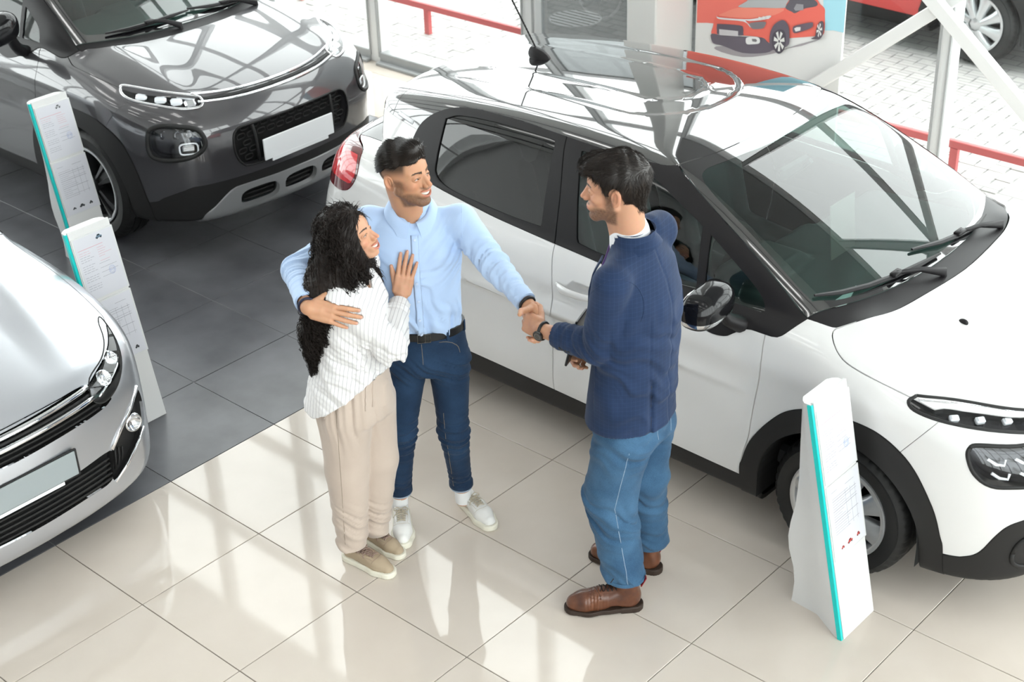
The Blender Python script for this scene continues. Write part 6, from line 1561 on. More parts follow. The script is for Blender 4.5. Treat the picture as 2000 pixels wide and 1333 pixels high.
# ---------------------------------------------------------------- man in the light blue shirt
def build_man():
    P = PM; W = P.W; O = P.O; b = P.b; ax = P.ax
    shR, elR, wrR = W(.185, 0, 1.372), np.array((1.372, .690, 1.238)), HM.W
    shL, elL, wrL = W(-.165, -.02, 1.365), np.array((.850, .155, 1.265)), HML.W
    keys = [(.84, .03, .02, .150, .108), (.93, .028, .02, .146, .104), (1.02, .02, .03, .150, .107), (1.12, .01, .03, .163, .112), (1.22, .005, .025, .180, .118), (1.31, .005, .01, .186, .112), (1.38, .005, 0, .150, .090), (1.41, .005, 0, .105, .076), (1.435, .005, 0, .072, .064)]
    fd = nrm(np.array((.14, 1.0)))
    def Ft(Q): 
        d = torso(Q, ax, keys, fd); d = smin(d, cone(Q, shL, shR, .056, .056), .03)
        return smin(d, smin(ell3(Q, W(.075, .055, 1.27), (.075, .055, .065)), ell3(Q, W(-.07, .065, 1.27), (.075, .055, .065)), .02), .05)
    cuffR = wrR+(elR-wrR)*.10; cuffL = wrL+(elL-wrL)*.14
    dR = nrm(wrR-elR); dL = nrm(wrL-elL)
    def Fshirt(Q):
        d = Ft(Q)
        aR = smin(cone(Q, shR, elR, .066, .053), cone(Q, elR, cuffR, .053, .037), .02); aR = smax(aR, (Q-cuffR)@dR, .004)
        aL = smin(cone(Q, shL, elL, .066, .053), cone(Q, elL, cuffL, .053, .038), .02); aL = smax(aL, (Q-cuffL)@dL, .004)
        fr = .0062*pleats(Q, dR*.8+UP*.3, 75, 1.6, 2)*np.exp(-((np.linalg.norm(Q-elR, axis=1))/.13)**2)+.0042*pleats(Q, dR, 70, 1.8, 5)*sstep(.16, .0, np.linalg.norm(Q-cuffR, axis=1))
        fl_ = .006*pleats(Q, dL, 70, 1.5, 7)*np.exp(-((np.linalg.norm(Q-elL, axis=1))/.12)**2)
        d = smin(d, aR+fr, .035); d = smin(d, aL+fl_, .035)
        wz = np.exp(-((Q[:, 2]-.99)/.07)**2); d = d+.0095*wz*pleats(Q, RH*.9+UP*.55, 42, 1.8, 1)+.0055*pleats(Q, RH*.45+UP*.8, 26, 2.4, 4)*sstep(1.36, 1.1, Q[:, 2])
        d = d+.0055*pleats(Q, RH*.7-UP*.7, 48, 1.7, 3)*np.exp(-(np.linalg.norm(Q-W(.13, .04, 1.26), axis=1)/.11)**2)
        d = smax(d, .925-Q[:, 2], .006)
        v = cone(Q, W(.014, .115, 1.365), W(.005, .05, 1.47), .004, .048); n_ = cone(Q, W(0, .01, 1.38), W(0, .015, 1.6), .052, .066)
        return smax(smax(d, -v, .006), -n_, .006)
    P.add('shirt', Fshirt, W(-.5, -.1, 0)*0+np.array((.70, .0, .90)), np.array((1.68, 1.0, 1.50)), .0078, SHIRT)
    # placket, buttons, pocket seam, yoke
    pl = [W(.014+.004*t, .3, 1.362-.405*t) for t in np.linspace(0, 1, 26)]
    pk, Pp, Np = surf_line('placket', Fshirt, pl, DH, .030, .0025, SHIRT, O, b, off=.001)
    for k in (1, 6, 11, 16, 21, 25): MB().lathe([(0, .0022), (.004, .0022), (.0056, .0012), (.0058, -.001)], 14, 'z').build('button', MAT['button'], pk)
    for o, k in zip([c for c in pk.children], (1, 6, 11, 16, 21, 25)):
        n = Np[min(k, 25)]; a = nrm(np.cross(n, (1, 0, .1))); m_ = Matrix.Identity(4)
        for i in range(3): m_[i][0] = a[i]; m_[i][1] = np.cross(n, a)[i]; m_[i][2] = n[i]; m_[i][3] = (Pp[min(k, 25)]+n*.0030-b)[i]
        o.matrix_local = m_
    surf_line('shoulder_seam', Fshirt, [shR+RH*(.010)+DH*.1*math.cos(t)*1.0+UP*(.085*math.sin(t)) for t in np.linspace(-.2, 1.7, 12)], DH*.6+UP*.8, .0022, .0012, SHIRT, pk, b)
    for (c_, d_, r_) in ((cuffR, dR, .039), (cuffL, dL, .040)):
        n_ = d_; a_ = nrm(np.cross(n_, UP)); e_ = np.cross(a_, n_); m = MB(); pr = [(r_-.006, -.002), (r_+.002, -.004), (r_+.0035, -.03), (r_+.003, -.058), (r_-.004, -.060)]
        V = []; 
        for i in range(28):
            w = 2*PI*i/28
            for rr_, h_ in pr: V.append(c_+n_*(h_+.006)+rr_*(math.cos(w)*a_+math.sin(w)*e_)-b)
        k = len(pr); m.add(V, [(i*k+j, ((i+1) % 28)*k+j, ((i+1) % 28)*k+j+1, i*k+j+1) for i in range(28) for j in range(k-1)]); m.build('cuff', SHIRT, pk, angle=.7)
    nb = W(.0, .008, 1.402); ex = nrm(DH*1.0+RH*.14); ey = np.cross(UP, ex)
    ringband('collar', W(.0, .006, 1.398), nrm(ex-UP*.30), ey, nrm(UP+ex*.30), .070, .069, .058, .026, .034, SHIRT, O, b, front_drop=.024, gap=.17, back_rise=.008, point=.042, th=.0035, spread=.42)
    # jeans
    pk2 = [(.70, .03, .02, .155, .105), (.80, .03, .02, .160, .112), (.88, .03, .02, .155, .110), (.95, .028, .02, .150, .107)]
    hR, kR, aR_ = W(.112, .02, .78), W(.118, .07, .47), W(.135, -.005, .12); hL, kL, aL_ = W(-.055, .03, .78), W(-.095, .08, .47), W(-.125, .03, .12)
    def Fj(Q):
        d = smax(torso(Q, ax, pk2, fd), .74-Q[:, 2], .05)
        lr_ = smin(cone(Q, hR, kR, .086, .060), cone(Q, kR, aR_, .060, .043), .03); ll = smin(cone(Q, hL, kL, .086, .060), cone(Q, kL, aL_, .060, .044), .03)
        kn = .0060*pleats(Q, UP, 75, 1.5)*(np.exp(-((Q[:, 2]-.44)/.09)**2))+.0042*pleats(Q, UP, 95, 1.2)*sstep(.30, .14, Q[:, 2])
        legs = smin(lr_, ll, .012)+kn
        d = smin(d, legs, .035)+.0055*pleats(Q, UP*.9+RH*.5, 55, 1.4, 6)*np.exp(-((Q[:, 2]-.76)/.06)**2)
        d = smax(d, Q[:, 2]-.945, .004); return smax(d, .150-Q[:, 2], .004)
    jn = P.add('jeans', Fj, np.array((.72, .30, .12)), np.array((1.38, .86, .97)), .0085, DENIM)
    for c_, r_ in ((aR_+(kR-aR_)*.10, .0475), (aL_+(kL-aL_)*.10, .0485)):
        MB().lathe([(r_-.008, -.014), (r_, -.014), (r_+.0035, -.010), (r_+.0035, .012), (r_, .016), (r_-.006, .014)], 32, 'z', c_-b).build('rolled_cuff', DENIM, jn, angle=.8)
        MB().lathe([(r_-.009, -.022), (r_-.002, -.022), (r_-.001, -.010), (r_-.008, -.008)], 32, 'z', c_-b).build('cuff_lining', MAT['stitch_white'], jn, angle=.8)
    surf_line('fly_seam', Fj, [W(.016+.002*t, .3, .905-.09*t) for t in np.linspace(0, 1, 10)], DH, .0022, .001, MAT['stitch'], jn, b)
    surf_line('pocket_seam', Fj, [W(.085+.075*math.sin(t*PI/2), .3, .905-.055*(1-math.cos(t*PI/2))*1.3) for t in np.linspace(0, 1, 10)], DH, .0026, .0012, MAT['stitch'], jn, b)
    surf_line('inner_seam', Fj, [kR+(aR_-kR)*t+DH*.2-RH*.028 for t in np.linspace(-.3, .92, 20)], DH, .0020, .001, MAT['stitch'], jn, b)
    # belt
    rows = []; z0 = .932
    V = []; n_ = 64
    f_ = fd[0]*RH+fd[1]*DH; l_ = np.array([-f_[1], f_[0], 0])
    for i in range(n_):
        w = 2*PI*i/n_; u = math.cos(w)*.1535; v = math.sin(w)*.1115; c_ = W(.028, .02, 0)
        for g_, h_ in ((-.006, -.015), (0, -.016), (.002, -.014), (.002, .016), (0, .018), (-.006, .017)): V.append(c_+l_*u*(1+g_/.15)+f_*v*(1+g_/.11)+UP*(z0+h_)-b)
    bl = MB().add(V, [(i*6+j, i*6+(j+1) % 6, ((i+1) % n_)*6+(j+1) % 6, ((i+1) % n_)*6+j) for i in range(n_) for j in range(6)]).build('belt', MAT['belt_black'], O, angle=.7)
    R_ = np.stack([l_, f_, UP], 1); c_ = W(.012, .02, z0)+f_*.116
    for dx, dz, sx, sz in ((0, .019, .05, .004), (0, -.017, .05, .004), (-.025, 0, .004, .038), (.025, 0, .004, .038), (.004, 0, .004, .034)): MB().box(c_+l_*dx+UP*dz-b, (sx, .004, sz), R_, bev=.001).build('buckle_bar', MAT['buckle'], bl)
    for a in (.52, -.60, 1.3): 
        q = W(.028, .02, z0)+l_*math.sin(a)*.156+f_*math.cos(a)*.114; n2 = nrm(l_*math.sin(a)/.156+f_*math.cos(a)/.114); t2 = np.cross(UP, n2); MB().box(q+n2*.002-b, (.011, .005, .048), np.stack([t2, n2, UP], 1), bev=.0015).build('belt_loop', DENIM, jn)
    # head, neck, hands
    hd = Head(W(-.012, .050, 1.592), RH*.83+DH*.56+UP*.14, UP*1.0-RH*.0, 1.0, False, 1.3, W(0, .005, 1.40), .056); P.hd = hd
    lo = W(-.14, -.1, 1.33); lo = np.array((.93, .38, 1.33)); hi = np.array((1.26, .70, 1.74))
    P.skinpart(lambda Q: smax(hd.F(Q), 1.345-Q[:, 2], .01), lo, hi, .0027, hd.tint(beard=.78, fade=.9))
    P.skinpart(lambda Q: smax(Ft(Q)+.016, Q[:, 2]-1.43, .01), np.array((.85, .3, .85)), np.array((1.32, .85, 1.47)), .018)
    P.hand(HM, elR); P.hand(HML, elL)
    def Fl(Q): return np.minimum(cone(Q, aR_+UP*.10, W(.138, -.012, .05), .040, .031), cone(Q, aL_+UP*.10, W(-.128, .022, .05), .040, .031))
    P.skinpart(lambda Q: smax(smax(Fl(Q), .04-Q[:, 2], .004), Q[:, 2]-.30, .004), np.array((.85, .35, .02)), np.array((1.30, .80, .32)), .007)
    P.links = [(0, 1, W(0, 0, 1.33), W(0, 0, 1.47)), (2, 1, elR, shR), (3, 1, elL, shL), (4, 1, aR_+UP*.20, hR), (4, 1, aL_+UP*.20, hL)]
    P.body(SK)
    for c_ in (W(.138, -.010, 0), W(-.128, .024, 0)): MB().lathe([(.033, .05), (.0345, .07), (.0355, .112), (.034, .116), (.030, .112)], 28, 'z', c_-b).build('sock', MAT['sock_white'], O, smooth=True)
    hd.eyes(O, b, (.30, -.02)); hd.teeth(O, b)
    shoe(P, (1.092, .722), (1.352, .640), 'sneaker', (MAT['sneaker_white'], MAT['sole_cream']), MAT['lace_beige'])
    shoe(P, (.950, .500), (1.150, .308), 'sneaker', (MAT['sneaker_white'], MAT['sole_cream']), MAT['lace_beige'])
    # quiff
    def Fh(Q):
        q = hd.loc(Q); y = np.abs(q[:, 1]); x, z = q[:, 0], q[:, 2]
        d = ell3(q, (-.006, 0, .044), (.099, .078, .092)); d = smin(d, ell3(q, (.040, 0, .098), (.050, .052, .030)), .03); d = smin(d, ell3(q, (.060, -.008, .106), (.032, .042, .026)), .02)
        line = .052+.16*np.maximum(x-.01, 0)-.45*np.maximum(-x-.02, 0)
        d = smax(d, line-z, .006); return smax(d, x-.094, .01)-.0022*np.sin(95*(q[:, 1]*1.0+.35*x)+3*np.sin(30*x))
    V, Q, N = surfnet(Fh, np.array((.93, .38, 1.60)), np.array((1.26, .72, 1.78)), .0036)
    q = hd.loc(V); sel = np.where((rng.random(len(V)) < .72))[0]
    def df(p, nn):
        ql = hd.loc(p); v = hd.R@np.array([0., 0, 0]); dl = np.stack([-.8+.25*np.sin(40*ql[:, 1]), .18+.2*np.sin(55*ql[:, 0]), -.22+0*ql[:, 0]], 1); w = dl@hd.R.T; return w-nn*((w*nn).sum(1))[:, None]*.85
    strands('hair', V[sel], N[sel], df, O, b, HAIRM, .032, .0011, 5, .07, .10, base=(V, Q))
    # watch band on the handshake wrist and a dark bracelet on the other
    for H_, e_, nm in ((HM, elR, 'watch_band'), (HML, elL, 'bracelet')):
        n_ = nrm(e_-H_.W); c_ = H_.W+n_*.012; a_ = nrm(np.cross(n_, UP)); m = MB(); m.tube([c_+.0305*(math.cos(t)*a_+math.sin(t)*np.cross(n_, a_))*(1.0)-b for t in np.linspace(0, 2*PI, 33)], .0052, 8, cap=False, flat=1.2); m.build(nm, MAT['bracelet_navy' if nm == 'bracelet' else 'watch_black'], O, smooth=True)

# ---------------------------------------------------------------- woman
def build_woman():
    P = PWm; W = P.W; O = P.O; b = P.b; ax = P.ax; fd = nrm(np.array((.92, .40)))
    sh, el, wr = W(-.025, .115, 1.270), W(.150, .085, 1.045), HW.W; sh2 = W(.055, -.125, 1.285); el2 = W(-.02, -.19, 1.03); wr2 = W(.06, -.30, .95)
    keys = [(.70, -.030, 0, .192, .176), (.80, -.025, 0, .186, .170), (.90, -.012, 0, .168, .142), (1.0, 0, 0, .148, .115), (1.10, .01, 0, .150, .118), (1.19, .02, 0, .152, .122), (1.25, .015, 0, .142, .100), (1.30, .01, 0, .110, .075), (1.34, .015, 0, .060, .052)]
    dW = nrm(wr-el); cf = wr-dW*.025
    def Fb(Q):
        d = torso(Q, ax, keys, fd); d = smin(d, cone(Q, sh, sh2, .050, .050), .03); d = smin(d, ell3(Q, W(.085, .06, 1.17), (.060, .055, .058)), .035)
        a = smin(cone(Q, sh, el, .064, .062), cone(Q, el, cf, .062, .036), .02)+.0070*pleats(Q, nrm(el-sh)*.8+UP*.4, 60, 1.7, 2)*np.exp(-(np.linalg.norm(Q-el, axis=1)/.14)**2)+.005*pleats(Q, dW, 80, 1.4, 1)*np.exp(-(np.linalg.norm(Q-cf, axis=1)/.07)**2)
        a = smax(a, (Q-cf)@dW, .004)
        a2 = smin(cone(Q, sh2, el2, .060, .050), cone(Q, el2, wr2, .050, .034), .02)
        d = smin(d, a, .022); d = smin(d, a2, .022)
        r_ = (Q-b)@RH; d = d+(.0070*pleats(Q, RH*.8+UP*.45-DH*.1, 36, 1.7, 2)+.0040*pleats(Q, RH*.5+UP*.9, 60, 1.4, 6))*sstep(1.18, .98, Q[:, 2])*(.35+.65*sstep(.78, .92, Q[:, 2]))
        d = smax(d, np.maximum(.862+.66*r_-.9*np.maximum(r_-.08, 0), .752)-Q[:, 2], .004)
        d = smax(d, .0015-HML.d(Q), .004)
        n_ = cone(Q, W(.030, .02, 1.27), W(.055, .01, 1.45), .046, .052); v = cone(Q, W(.085, .04, 1.235), W(.065, .02, 1.34), .006, .040); return smax(smax(d, -n_, .005), -v, .005)
    P.add('blouse', Fb, np.array((.78, -.15, .68)), np.array((1.42, .60, 1.37)), .0078, BLOUSE)
    c_ = cf; n_ = dW; a_ = nrm(np.cross(n_, UP)); e_ = np.cross(a_, n_); V = []; pr = [(.030, .004), (.036, .004), (.0385, -.002), (.040, -.045), (.036, -.050)]
    for i in range(28):
        w = 2*PI*i/28
        for rr_, h_ in pr: V.append(c_+n_*h_+rr_*(math.cos(w)*a_+math.sin(w)*e_)-b)
    MB().add(V, [(i*5+j, ((i+1) % 28)*5+j, ((i+1) % 28)*5+j+1, i*5+j+1) for i in range(28) for j in range(4)]).build('cuff', BLOUSE, O, angle=.7)
    ex = fd[0]*RH+fd[1]*DH; ey = np.cross(UP, ex)
    ringband('collar', W(.030, .008, 1.285), nrm(ex+UP*-.25), ey, nrm(UP+ex*.25), .050, .050, .038, .004, .010, BLOUSE, O, b, front_drop=.014, gap=.30, back_rise=.012, point=.004, th=.003)
    # trousers
    pk = [(.68, -.01, 0, .155, .140), (.78, -.015, 0, .165, .150), (.86, -.01, 0, .158, .140), (.94, 0, 0, .138, .112), (.98, 0, 0, .132, .106)]
    hN, kN, aN = W(-.045, .06, .74), W(-.062, .035, .46), W(-.072, .035, .10); hF, kF, aF = W(.040, -.05, .74), W(.052, -.035, .46), W(.018, -.045, .12)
    def Ftr(Q):
        d = smax(torso(Q, ax, pk, fd), .70-Q[:, 2], .06)
        ln_ = smin(cone(Q, hN, kN, .106, .086), cone(Q, kN, aN, .086, .060), .03); lf = smin(cone(Q, hF, kF, .104, .082), cone(Q, kF, aF, .082, .056), .03)
        az = pleats(Q, RH*.9+DH*.3, 48, .5, 1)*sstep(.50, .86, Q[:, 2])*.0060+.0050*pleats(Q, UP*.8+RH*.5, 45, 1.6, 3)*sstep(.40, .16, Q[:, 2])
        d = smin(d, smin(ln_, lf, .010), .03)+az; d = smax(d, .085-Q[:, 2], .010); return smax(d, Q[:, 2]-.985, .004)
    tr = P.add('trousers', Ftr, np.array((.74, -.10, .06)), np.array((1.40, .55, 1.0)), .0088, CHINO)
    surf_line('side_seam', Ftr, [hN*(1-t)+aN*t+DH*.25-RH*.020 for t in np.linspace(-.15, .95, 30)], DH, .0018, .0008, MAT['stitch'], tr, b)
    surf_line('pocket_edge', Ftr, [W(-.055-.055*t, .3, .90-.10*t-.03*t*t) for t in np.linspace(0, 1, 12)], DH, .005, .002, CHINO, tr, b, off=.001)
    for r0 in (.055, .080): surf_line('pleat', Ftr, [W(r0-.010*t, .3, .93-.13*t) for t in np.linspace(0, 1, 10)], DH, .008, .0035, CHINO, tr, b)
    # body
    hd = Head(W(.022, .0, 1.455), RH*.94+DH*.22+UP*.38, UP*1.0-RH*.15, .93, True, 1.2, W(.008, .0, 1.285), .045); P.hd = hd
    P.skinpart(lambda Q: smax(hd.F(Q), 1.255-Q[:, 2], .01), np.array((.98, .08, 1.24)), np.array((1.32, .42, 1.60)), .0027, hd.tint(lip=(.50, .11, .10), brow=(.030, .017, .012), browt=.85))
    P.skinpart(lambda Q: smax(smax(torso(Q, ax, keys, fd)+.016, Q[:, 2]-1.33, .01), 1.02-Q[:, 2], .01), np.array((.85, -.05, .98)), np.array((1.32, .45, 1.34)), .018)
    P.hand(HW, el, (.0225, .034)); P.links = [(0, 1, W(0, 0, 1.24), W(0, 0, 1.35)), (2, 1, el, sh)]; P.body(SK); hd.eyes(O, b, (.10, .02)); hd.teeth(O, b)
    shoe(P, (.990, .128), (1.252, .158), 'sneaker', (MAT['sneaker_tan'], MAT['sole_cream']), MAT['lace_taupe'])
    shoe(P, (.955, .262), (1.195, .268), 'sneaker', (MAT['sneaker_tan'], MAT['sole_cream']), MAT['lace_taupe'])
    # hair: soft volume plus separate corkscrew curls
    c = hd.c
    def Fh(Q):
        q = hd.loc(Q); d = ell3(q, (-.014, 0, .042), (.102, .090, .099))
        d = smin(d, cone(Q, W(.0, .02, 1.42), W(-.055, .055, 1.26), .098, .100), .05); d = smin(d, cone(Q, W(-.055, .055, 1.26), W(-.115, .045, 1.10), .098, .070), .05)
        d = smin(d, cone(Q, W(-.115, .045, 1.10), W(-.120, .035, .93), .066, .034), .04); d = smin(d, cone(Q, W(.03, -.06, 1.38), W(.085, -.10, 1.24), .05, .03), .04)
        cut = ell3(q, (.120, 0, -.042), (.080, .086, .114)); d = smax(d, -cut, .012)
        cut2 = cone(Q, W(.085, .10, 1.34), W(.050, .13, 1.24), .052, .050); d = smax(d, -cut2, .02)
        hc = cone(Q, HML.L(.0, 0, .03), HML.L(.12, 0, .03), .052, .045); d = smax(d, -hc, .01)
        wf = 1-sstep(.02, .055, q[:, 0]); return d+.006*snoise(Q, 70.)*(.3+.7*wf)+.0030*wf*np.sin(Q@np.array([420., 380., 60.])+3*snoise(Q, 60.))
    V, Q, N = surfnet(Fh, np.array((.80, -.12, .86)), np.array((1.32, .42, 1.62)), .0065)
    qv = hd.loc(V); fs = np.where((qv[:, 0] > -.03) & (rng.random(len(V)) < .55))[0]
    def df2(p, nn):
        w = np.tile(-hd.f*.75-UP*.85, (len(p), 1))+hd.l*.35*np.sin(p@np.array([160., 90., 60.]))[:, None]+hd.u*.25*np.sin(p@np.array([90., -140., 220.]))[:, None]; return w-nn*((w*nn).sum(1))[:, None]*.85
    strands('hair_front', V[fs], N[fs], df2, O, b, HAIRW, .045, .0011, 6, .30, .35)
    n = 2300; sel = rng.choice(len(V), n); seg = 54; sides = 3; offs = rng.uniform(.001, .013, n)
    p = V[sel].copy(); nn = N[sel]; rad = rng.uniform(.0035, .0070, n); ph = rng.uniform(0, 2*PI, n); L = rng.uniform(.14, .27, n); Pc = []; step = L/seg; up0 = c+hd.R@np.array([-.01, 0, .06])
    for i in range(seg+1):
        Pc.append(p.copy()); away = p-up0; away[:, 2] *= .3; g = np.array([-.12, .0, -1.0])+.55*nrm(away)*np.exp(-np.maximum(c[2]+.05-p[:, 2], 0)/.10)[:, None]
        ql_ = hd.loc(p); g = g-hd.f*(1.5*sstep(.0, .045, ql_[:, 0])*(ql_[:, 2] > -.11))[:, None]
        gr = nrm(grad(Fh, p)); dd = Fh(p); g = g-gr*((g*gr).sum(1))[:, None]*.9-gr*np.clip((dd-offs)*40, -.9, .9)[:, None]
        p = p+nrm(g)*step[:, None]
    Pc = np.array(Pc); T = nrm(np.gradient(Pc, axis=0)); A = nrm(np.cross(T, np.array([.3, .2, .1]))); B = np.cross(A, T)
    th = ph[None]+np.linspace(0, 1, seg+1)[:, None]*(L*2*PI/rng.uniform(.026, .040, n))[None]; am = rad[None]*np.minimum(1, np.linspace(0, 1, seg+1)[:, None]*6+.2)
    Pc = Pc+(A*np.cos(th)[..., None]+B*np.sin(th)[..., None])*am[..., None]
    hcv = Pc.reshape(-1, 3)-HML.L(.06, 0, 0); 
    T = nrm(np.gradient(Pc, axis=0)); A = nrm(np.cross(T, np.array([.1, .3, .9]))); B = np.cross(A, T); pr = .00135*(1-.7*np.linspace(0, 1, seg+1)**3)
    Vs = np.array([Pc+(A*math.cos(2*PI*j/sides)+B*math.sin(2*PI*j/sides))*pr[:, None, None] for j in range(sides)])
    keep = np.ones(n, bool)
    qf = hd.loc(Pc.reshape(-1, 3)).reshape(seg+1, n, 3); inface = ((qf[..., 0] > .056) & (np.abs(qf[..., 1]) < .082) & (qf[..., 2] < .066) & (qf[..., 2] > -.15)).any(0); keep &= ~inface
    hh = (HML.d(Pc.reshape(-1, 3)).reshape(seg+1, n) < .010).any(0); keep &= ~hh
    hb = cone(Pc.reshape(-1, 3), HML.L(.02, 0, .02), HML.L(.15, 0, .02), .038, .038).reshape(seg+1, n); keep &= ~(hb < 0).any(0)
    Vs = Vs[:, :, keep]; n = keep.sum(); idx = np.arange(sides*(seg+1)*n).reshape(sides, seg+1, n); Fc = np.concatenate([np.stack([idx[j, :-1].ravel(), idx[(j+1) % sides, :-1].ravel(), idx[(j+1) % sides, 1:].ravel(), idx[j, 1:].ravel()], 1) for j in range(sides)])
    mesh_from('hair', np.concatenate([V, Vs.reshape(-1, 3)])-b, np.concatenate([Q, Fc+len(V)]), HAIRW, parent=O)

# ---------------------------------------------------------------- salesman seen from behind
def build_sales():
    P = PS; W = P.W; O = P.O; b = P.b; ax = P.ax; fd = nrm(np.array((-.85, -.52)))
    sh, el, wr = W(-.085, .165, 1.425), np.array((1.972, .575, 1.150)), HS.W; shF, elF, wrF = W(.100, -.155, 1.478), W(.0, -.24, 1.19), W(-.105, -.085, 1.06)
    keys = [(.76, -.008, 0, .212, .158), (.90, 0, 0, .205, .152), (1.05, .01, 0, .200, .143), (1.18, .015, 0, .208, .145), (1.30, .012, 0, .220, .142), (1.40, .010, 0, .205, .118), (1.46, .008, 0, .145, .092), (1.51, .0, 0, .085, .075)]
    dS = nrm(wr-el); cf = el+(wr-el)*.74; dF = nrm(wrF-elF); f3 = fd[0]*RH+fd[1]*DH; l3 = np.array([-f3[1], f3[0], 0])
    def Fj(Q):
        d = torso(Q, ax, keys, fd); d = smin(d, cone(Q, sh, shF, .056, .056), .04); d = smin(d, cone(Q, sh, W(.0, .030, 1.478), .062, .052), .035); d = smin(d, cone(Q, shF, W(.062, -.105, 1.500), .062, .056), .04)
        a = smin(cone(Q, sh, el, .070, .064), cone(Q, el, cf, .062, .048), .02)
        de = np.linalg.norm(Q-el, axis=1)
        a = a+.0065*pleats(Q, nrm(el-sh)*.5+dS*.7, 55, 1.6, 2)*np.exp(-(de/.10)**2)+.0035*pleats(Q, dS, 60, 1.4, 1)*(np.linalg.norm(Q-cf, axis=1) < .2)*np.exp(-(np.linalg.norm(Q-cf, axis=1)/.1)**2); a = smax(a, (Q-cf)@dS, .004)
        a2 = smin(cone(Q, shF-UP*.02, elF, .062, .060), cone(Q, elF, wrF-dF*.05, .060, .048), .02); a2 = smax(a2, (Q-(wrF-dF*.05))@dF, .004)
        d = smin(d, a2, .03)
        q = Q-b; u = q@l3; v = q@f3
        d = d+.0055*pleats(Q, UP*.7+RH*.5, 22, 1.6, 2)*sstep(1.42, 1.2, Q[:, 2])*(v < .06)
        d = smin(d, a, .018)
        rr = (Q-b)@RH; dd_ = (Q-b)@DH; ves = np.exp(-((rr-.058)/.009)**2)*(dd_ > .05)*sstep(1.04, .99, Q[:, 2]); d = d+.010*ves+.0025*np.exp(-((rr-.05)/.006)**2)*(dd_ > .05)*sstep(1.30, 1.25, Q[:, 2])+.0025*np.exp(-(u/.006)**2)*(v < 0)
        d = smax(d, .800+.03*np.abs(v)*0-Q[:, 2]+.0*u, .005)
        op = np.maximum(np.abs(u-.0)-(.010+.10*sstep(1.10, 1.50, Q[:, 2])), .06-v); d = smax(d, -np.maximum(op, 1.06-Q[:, 2]), .006)
        n_ = cone(Q, W(-.01, 0, 1.44), W(-.02, 0, 1.62), .060, .068); return smax(d, -n_, .005)
    jk = P.add('jacket', Fj, np.array((1.55, .30, .77)), np.array((2.30, 1.15, 1.56)), .0085, NAVY)
    ey = np.cross(UP, f3)
    ringband('jacket_collar', W(.0, .0, 1.472), nrm(f3-UP*.38), ey, nrm(UP+f3*.38), .076, .080, .036, .0, .030, NAVY, O, b, front_drop=.02, gap=.55, back_rise=.006, point=.02, th=.005)
    ringband('shirt_collar', W(-.006, .0, 1.500), nrm(f3-UP*.34), ey, nrm(UP+f3*.34), .065, .067, .066, .020, .007, MAT['shirt_white'], O, b, front_drop=.016, gap=.25, back_rise=.008, point=.02, th=.003)
    # shirt front, tie, lapels
    def Fs(Q): return smax(torso(Q, ax, [(k[0], k[1], k[2], k[3]-.02, k[4]-.012) for k in keys], fd), .98-Q[:, 2], .005)
    st = P.add('shirt', lambda Q: smax(smax(Fs(Q), -((Q-b)@f3), .004), Q[:, 2]-1.43, .004), np.array((1.65, .35, .95)), np.array((2.3, 1.1, 1.52)), .011, MAT['shirt_white'])
    T_ = [W(0, 0, z)+f3*(.128+.0*z-.35*max(z-1.36, 0)) for z in np.linspace(1.50, 1.05, 14)]
    m = MB(); m.tube([p-b for p in T_], [.020, .022]+list(np.linspace(.018, .036, 12)), 8, flat=.22, up=f3); m.build('tie', MAT['tie_purple'], O, smooth=True)
    for sg in (-1, 1):
        rows = [(1.45, .050, .10), (1.40, .070, .100), (1.33, .070, .125), (1.24, .050, .140), (1.12, .020, .148)]; V = []
        for z, u0, v0 in rows:
            w_ = .042 if z > 1.15 else .015; K_ = np.array(keys); ta, tb = np.interp(z, K_[:, 0], K_[:, 3]), np.interp(z, K_[:, 0], K_[:, 4]); vv = lambda u_: tb*math.sqrt(max(1-(u_/ta)**2, .05)); a_ = W(0, 0, z)+l3*sg*u0+f3*(vv(u0)+.008); c_ = W(0, 0, z)+l3*sg*(u0+w_)+f3*(vv(u0+w_)+.006); V += [a_-b, c_-b, c_-f3*.006-b, a_-f3*.006-b]
        MB().add(V, [(i*4+j, i*4+(j+1) % 4, (i+1)*4+(j+1) % 4, (i+1)*4+j) for i in range(4) for j in range(4)]+[(0, 1, 2, 3), (16, 17, 18, 19)]).build('lapel', NAVY, jk, angle=.6)
    surf_line('sleeve_seam', Fj, [sh+RH*(.012+.098*math.cos(t))+DH*.15+UP*(.115*math.sin(t)-.035) for t in np.linspace(-.5, PI+.3, 28)], DH*.8+UP*.3, .003, .0014, NAVY, jk, b)
    surf_line('back_vent', Fj, [W(.058, .3, z) for z in np.linspace(1.00, .81, 14)], DH, .003, .0012, MAT['belt_black'], jk, b)
    surf_line('side_seam', Fj, [W(0, 0, z)-f3*.22*1-l3*sg_*.17 for z in np.linspace(1.28, .82, 16) for sg_ in (1,)], -f3*.9-l3*.3, .0025, .001, NAVY, jk, b)
    for k in range(4):
        q = cf-dS*(.014+.013*k); sp, sn = surf_pt(Fj, q+DH*.10-UP*.055, DH*.6-UP*.5); a_ = nrm(np.cross(sn, dS)); R_ = np.stack([dS, a_, sn], 1); V = MB().lathe([(0, .002), (.0045, .002), (.0058, .0), (.005, -.002)], 12, 'z'); V.v = [tuple(sp+R_@np.array(v)-b) for v in V.v]; V.build('button', MAT['belt_black'], jk)
    # jeans
    pk = [(.66, .0, 0, .165, .130), (.76, 0, 0, .178, .138), (.86, 0, 0, .172, .132), (.97, 0, 0, .165, .125)]
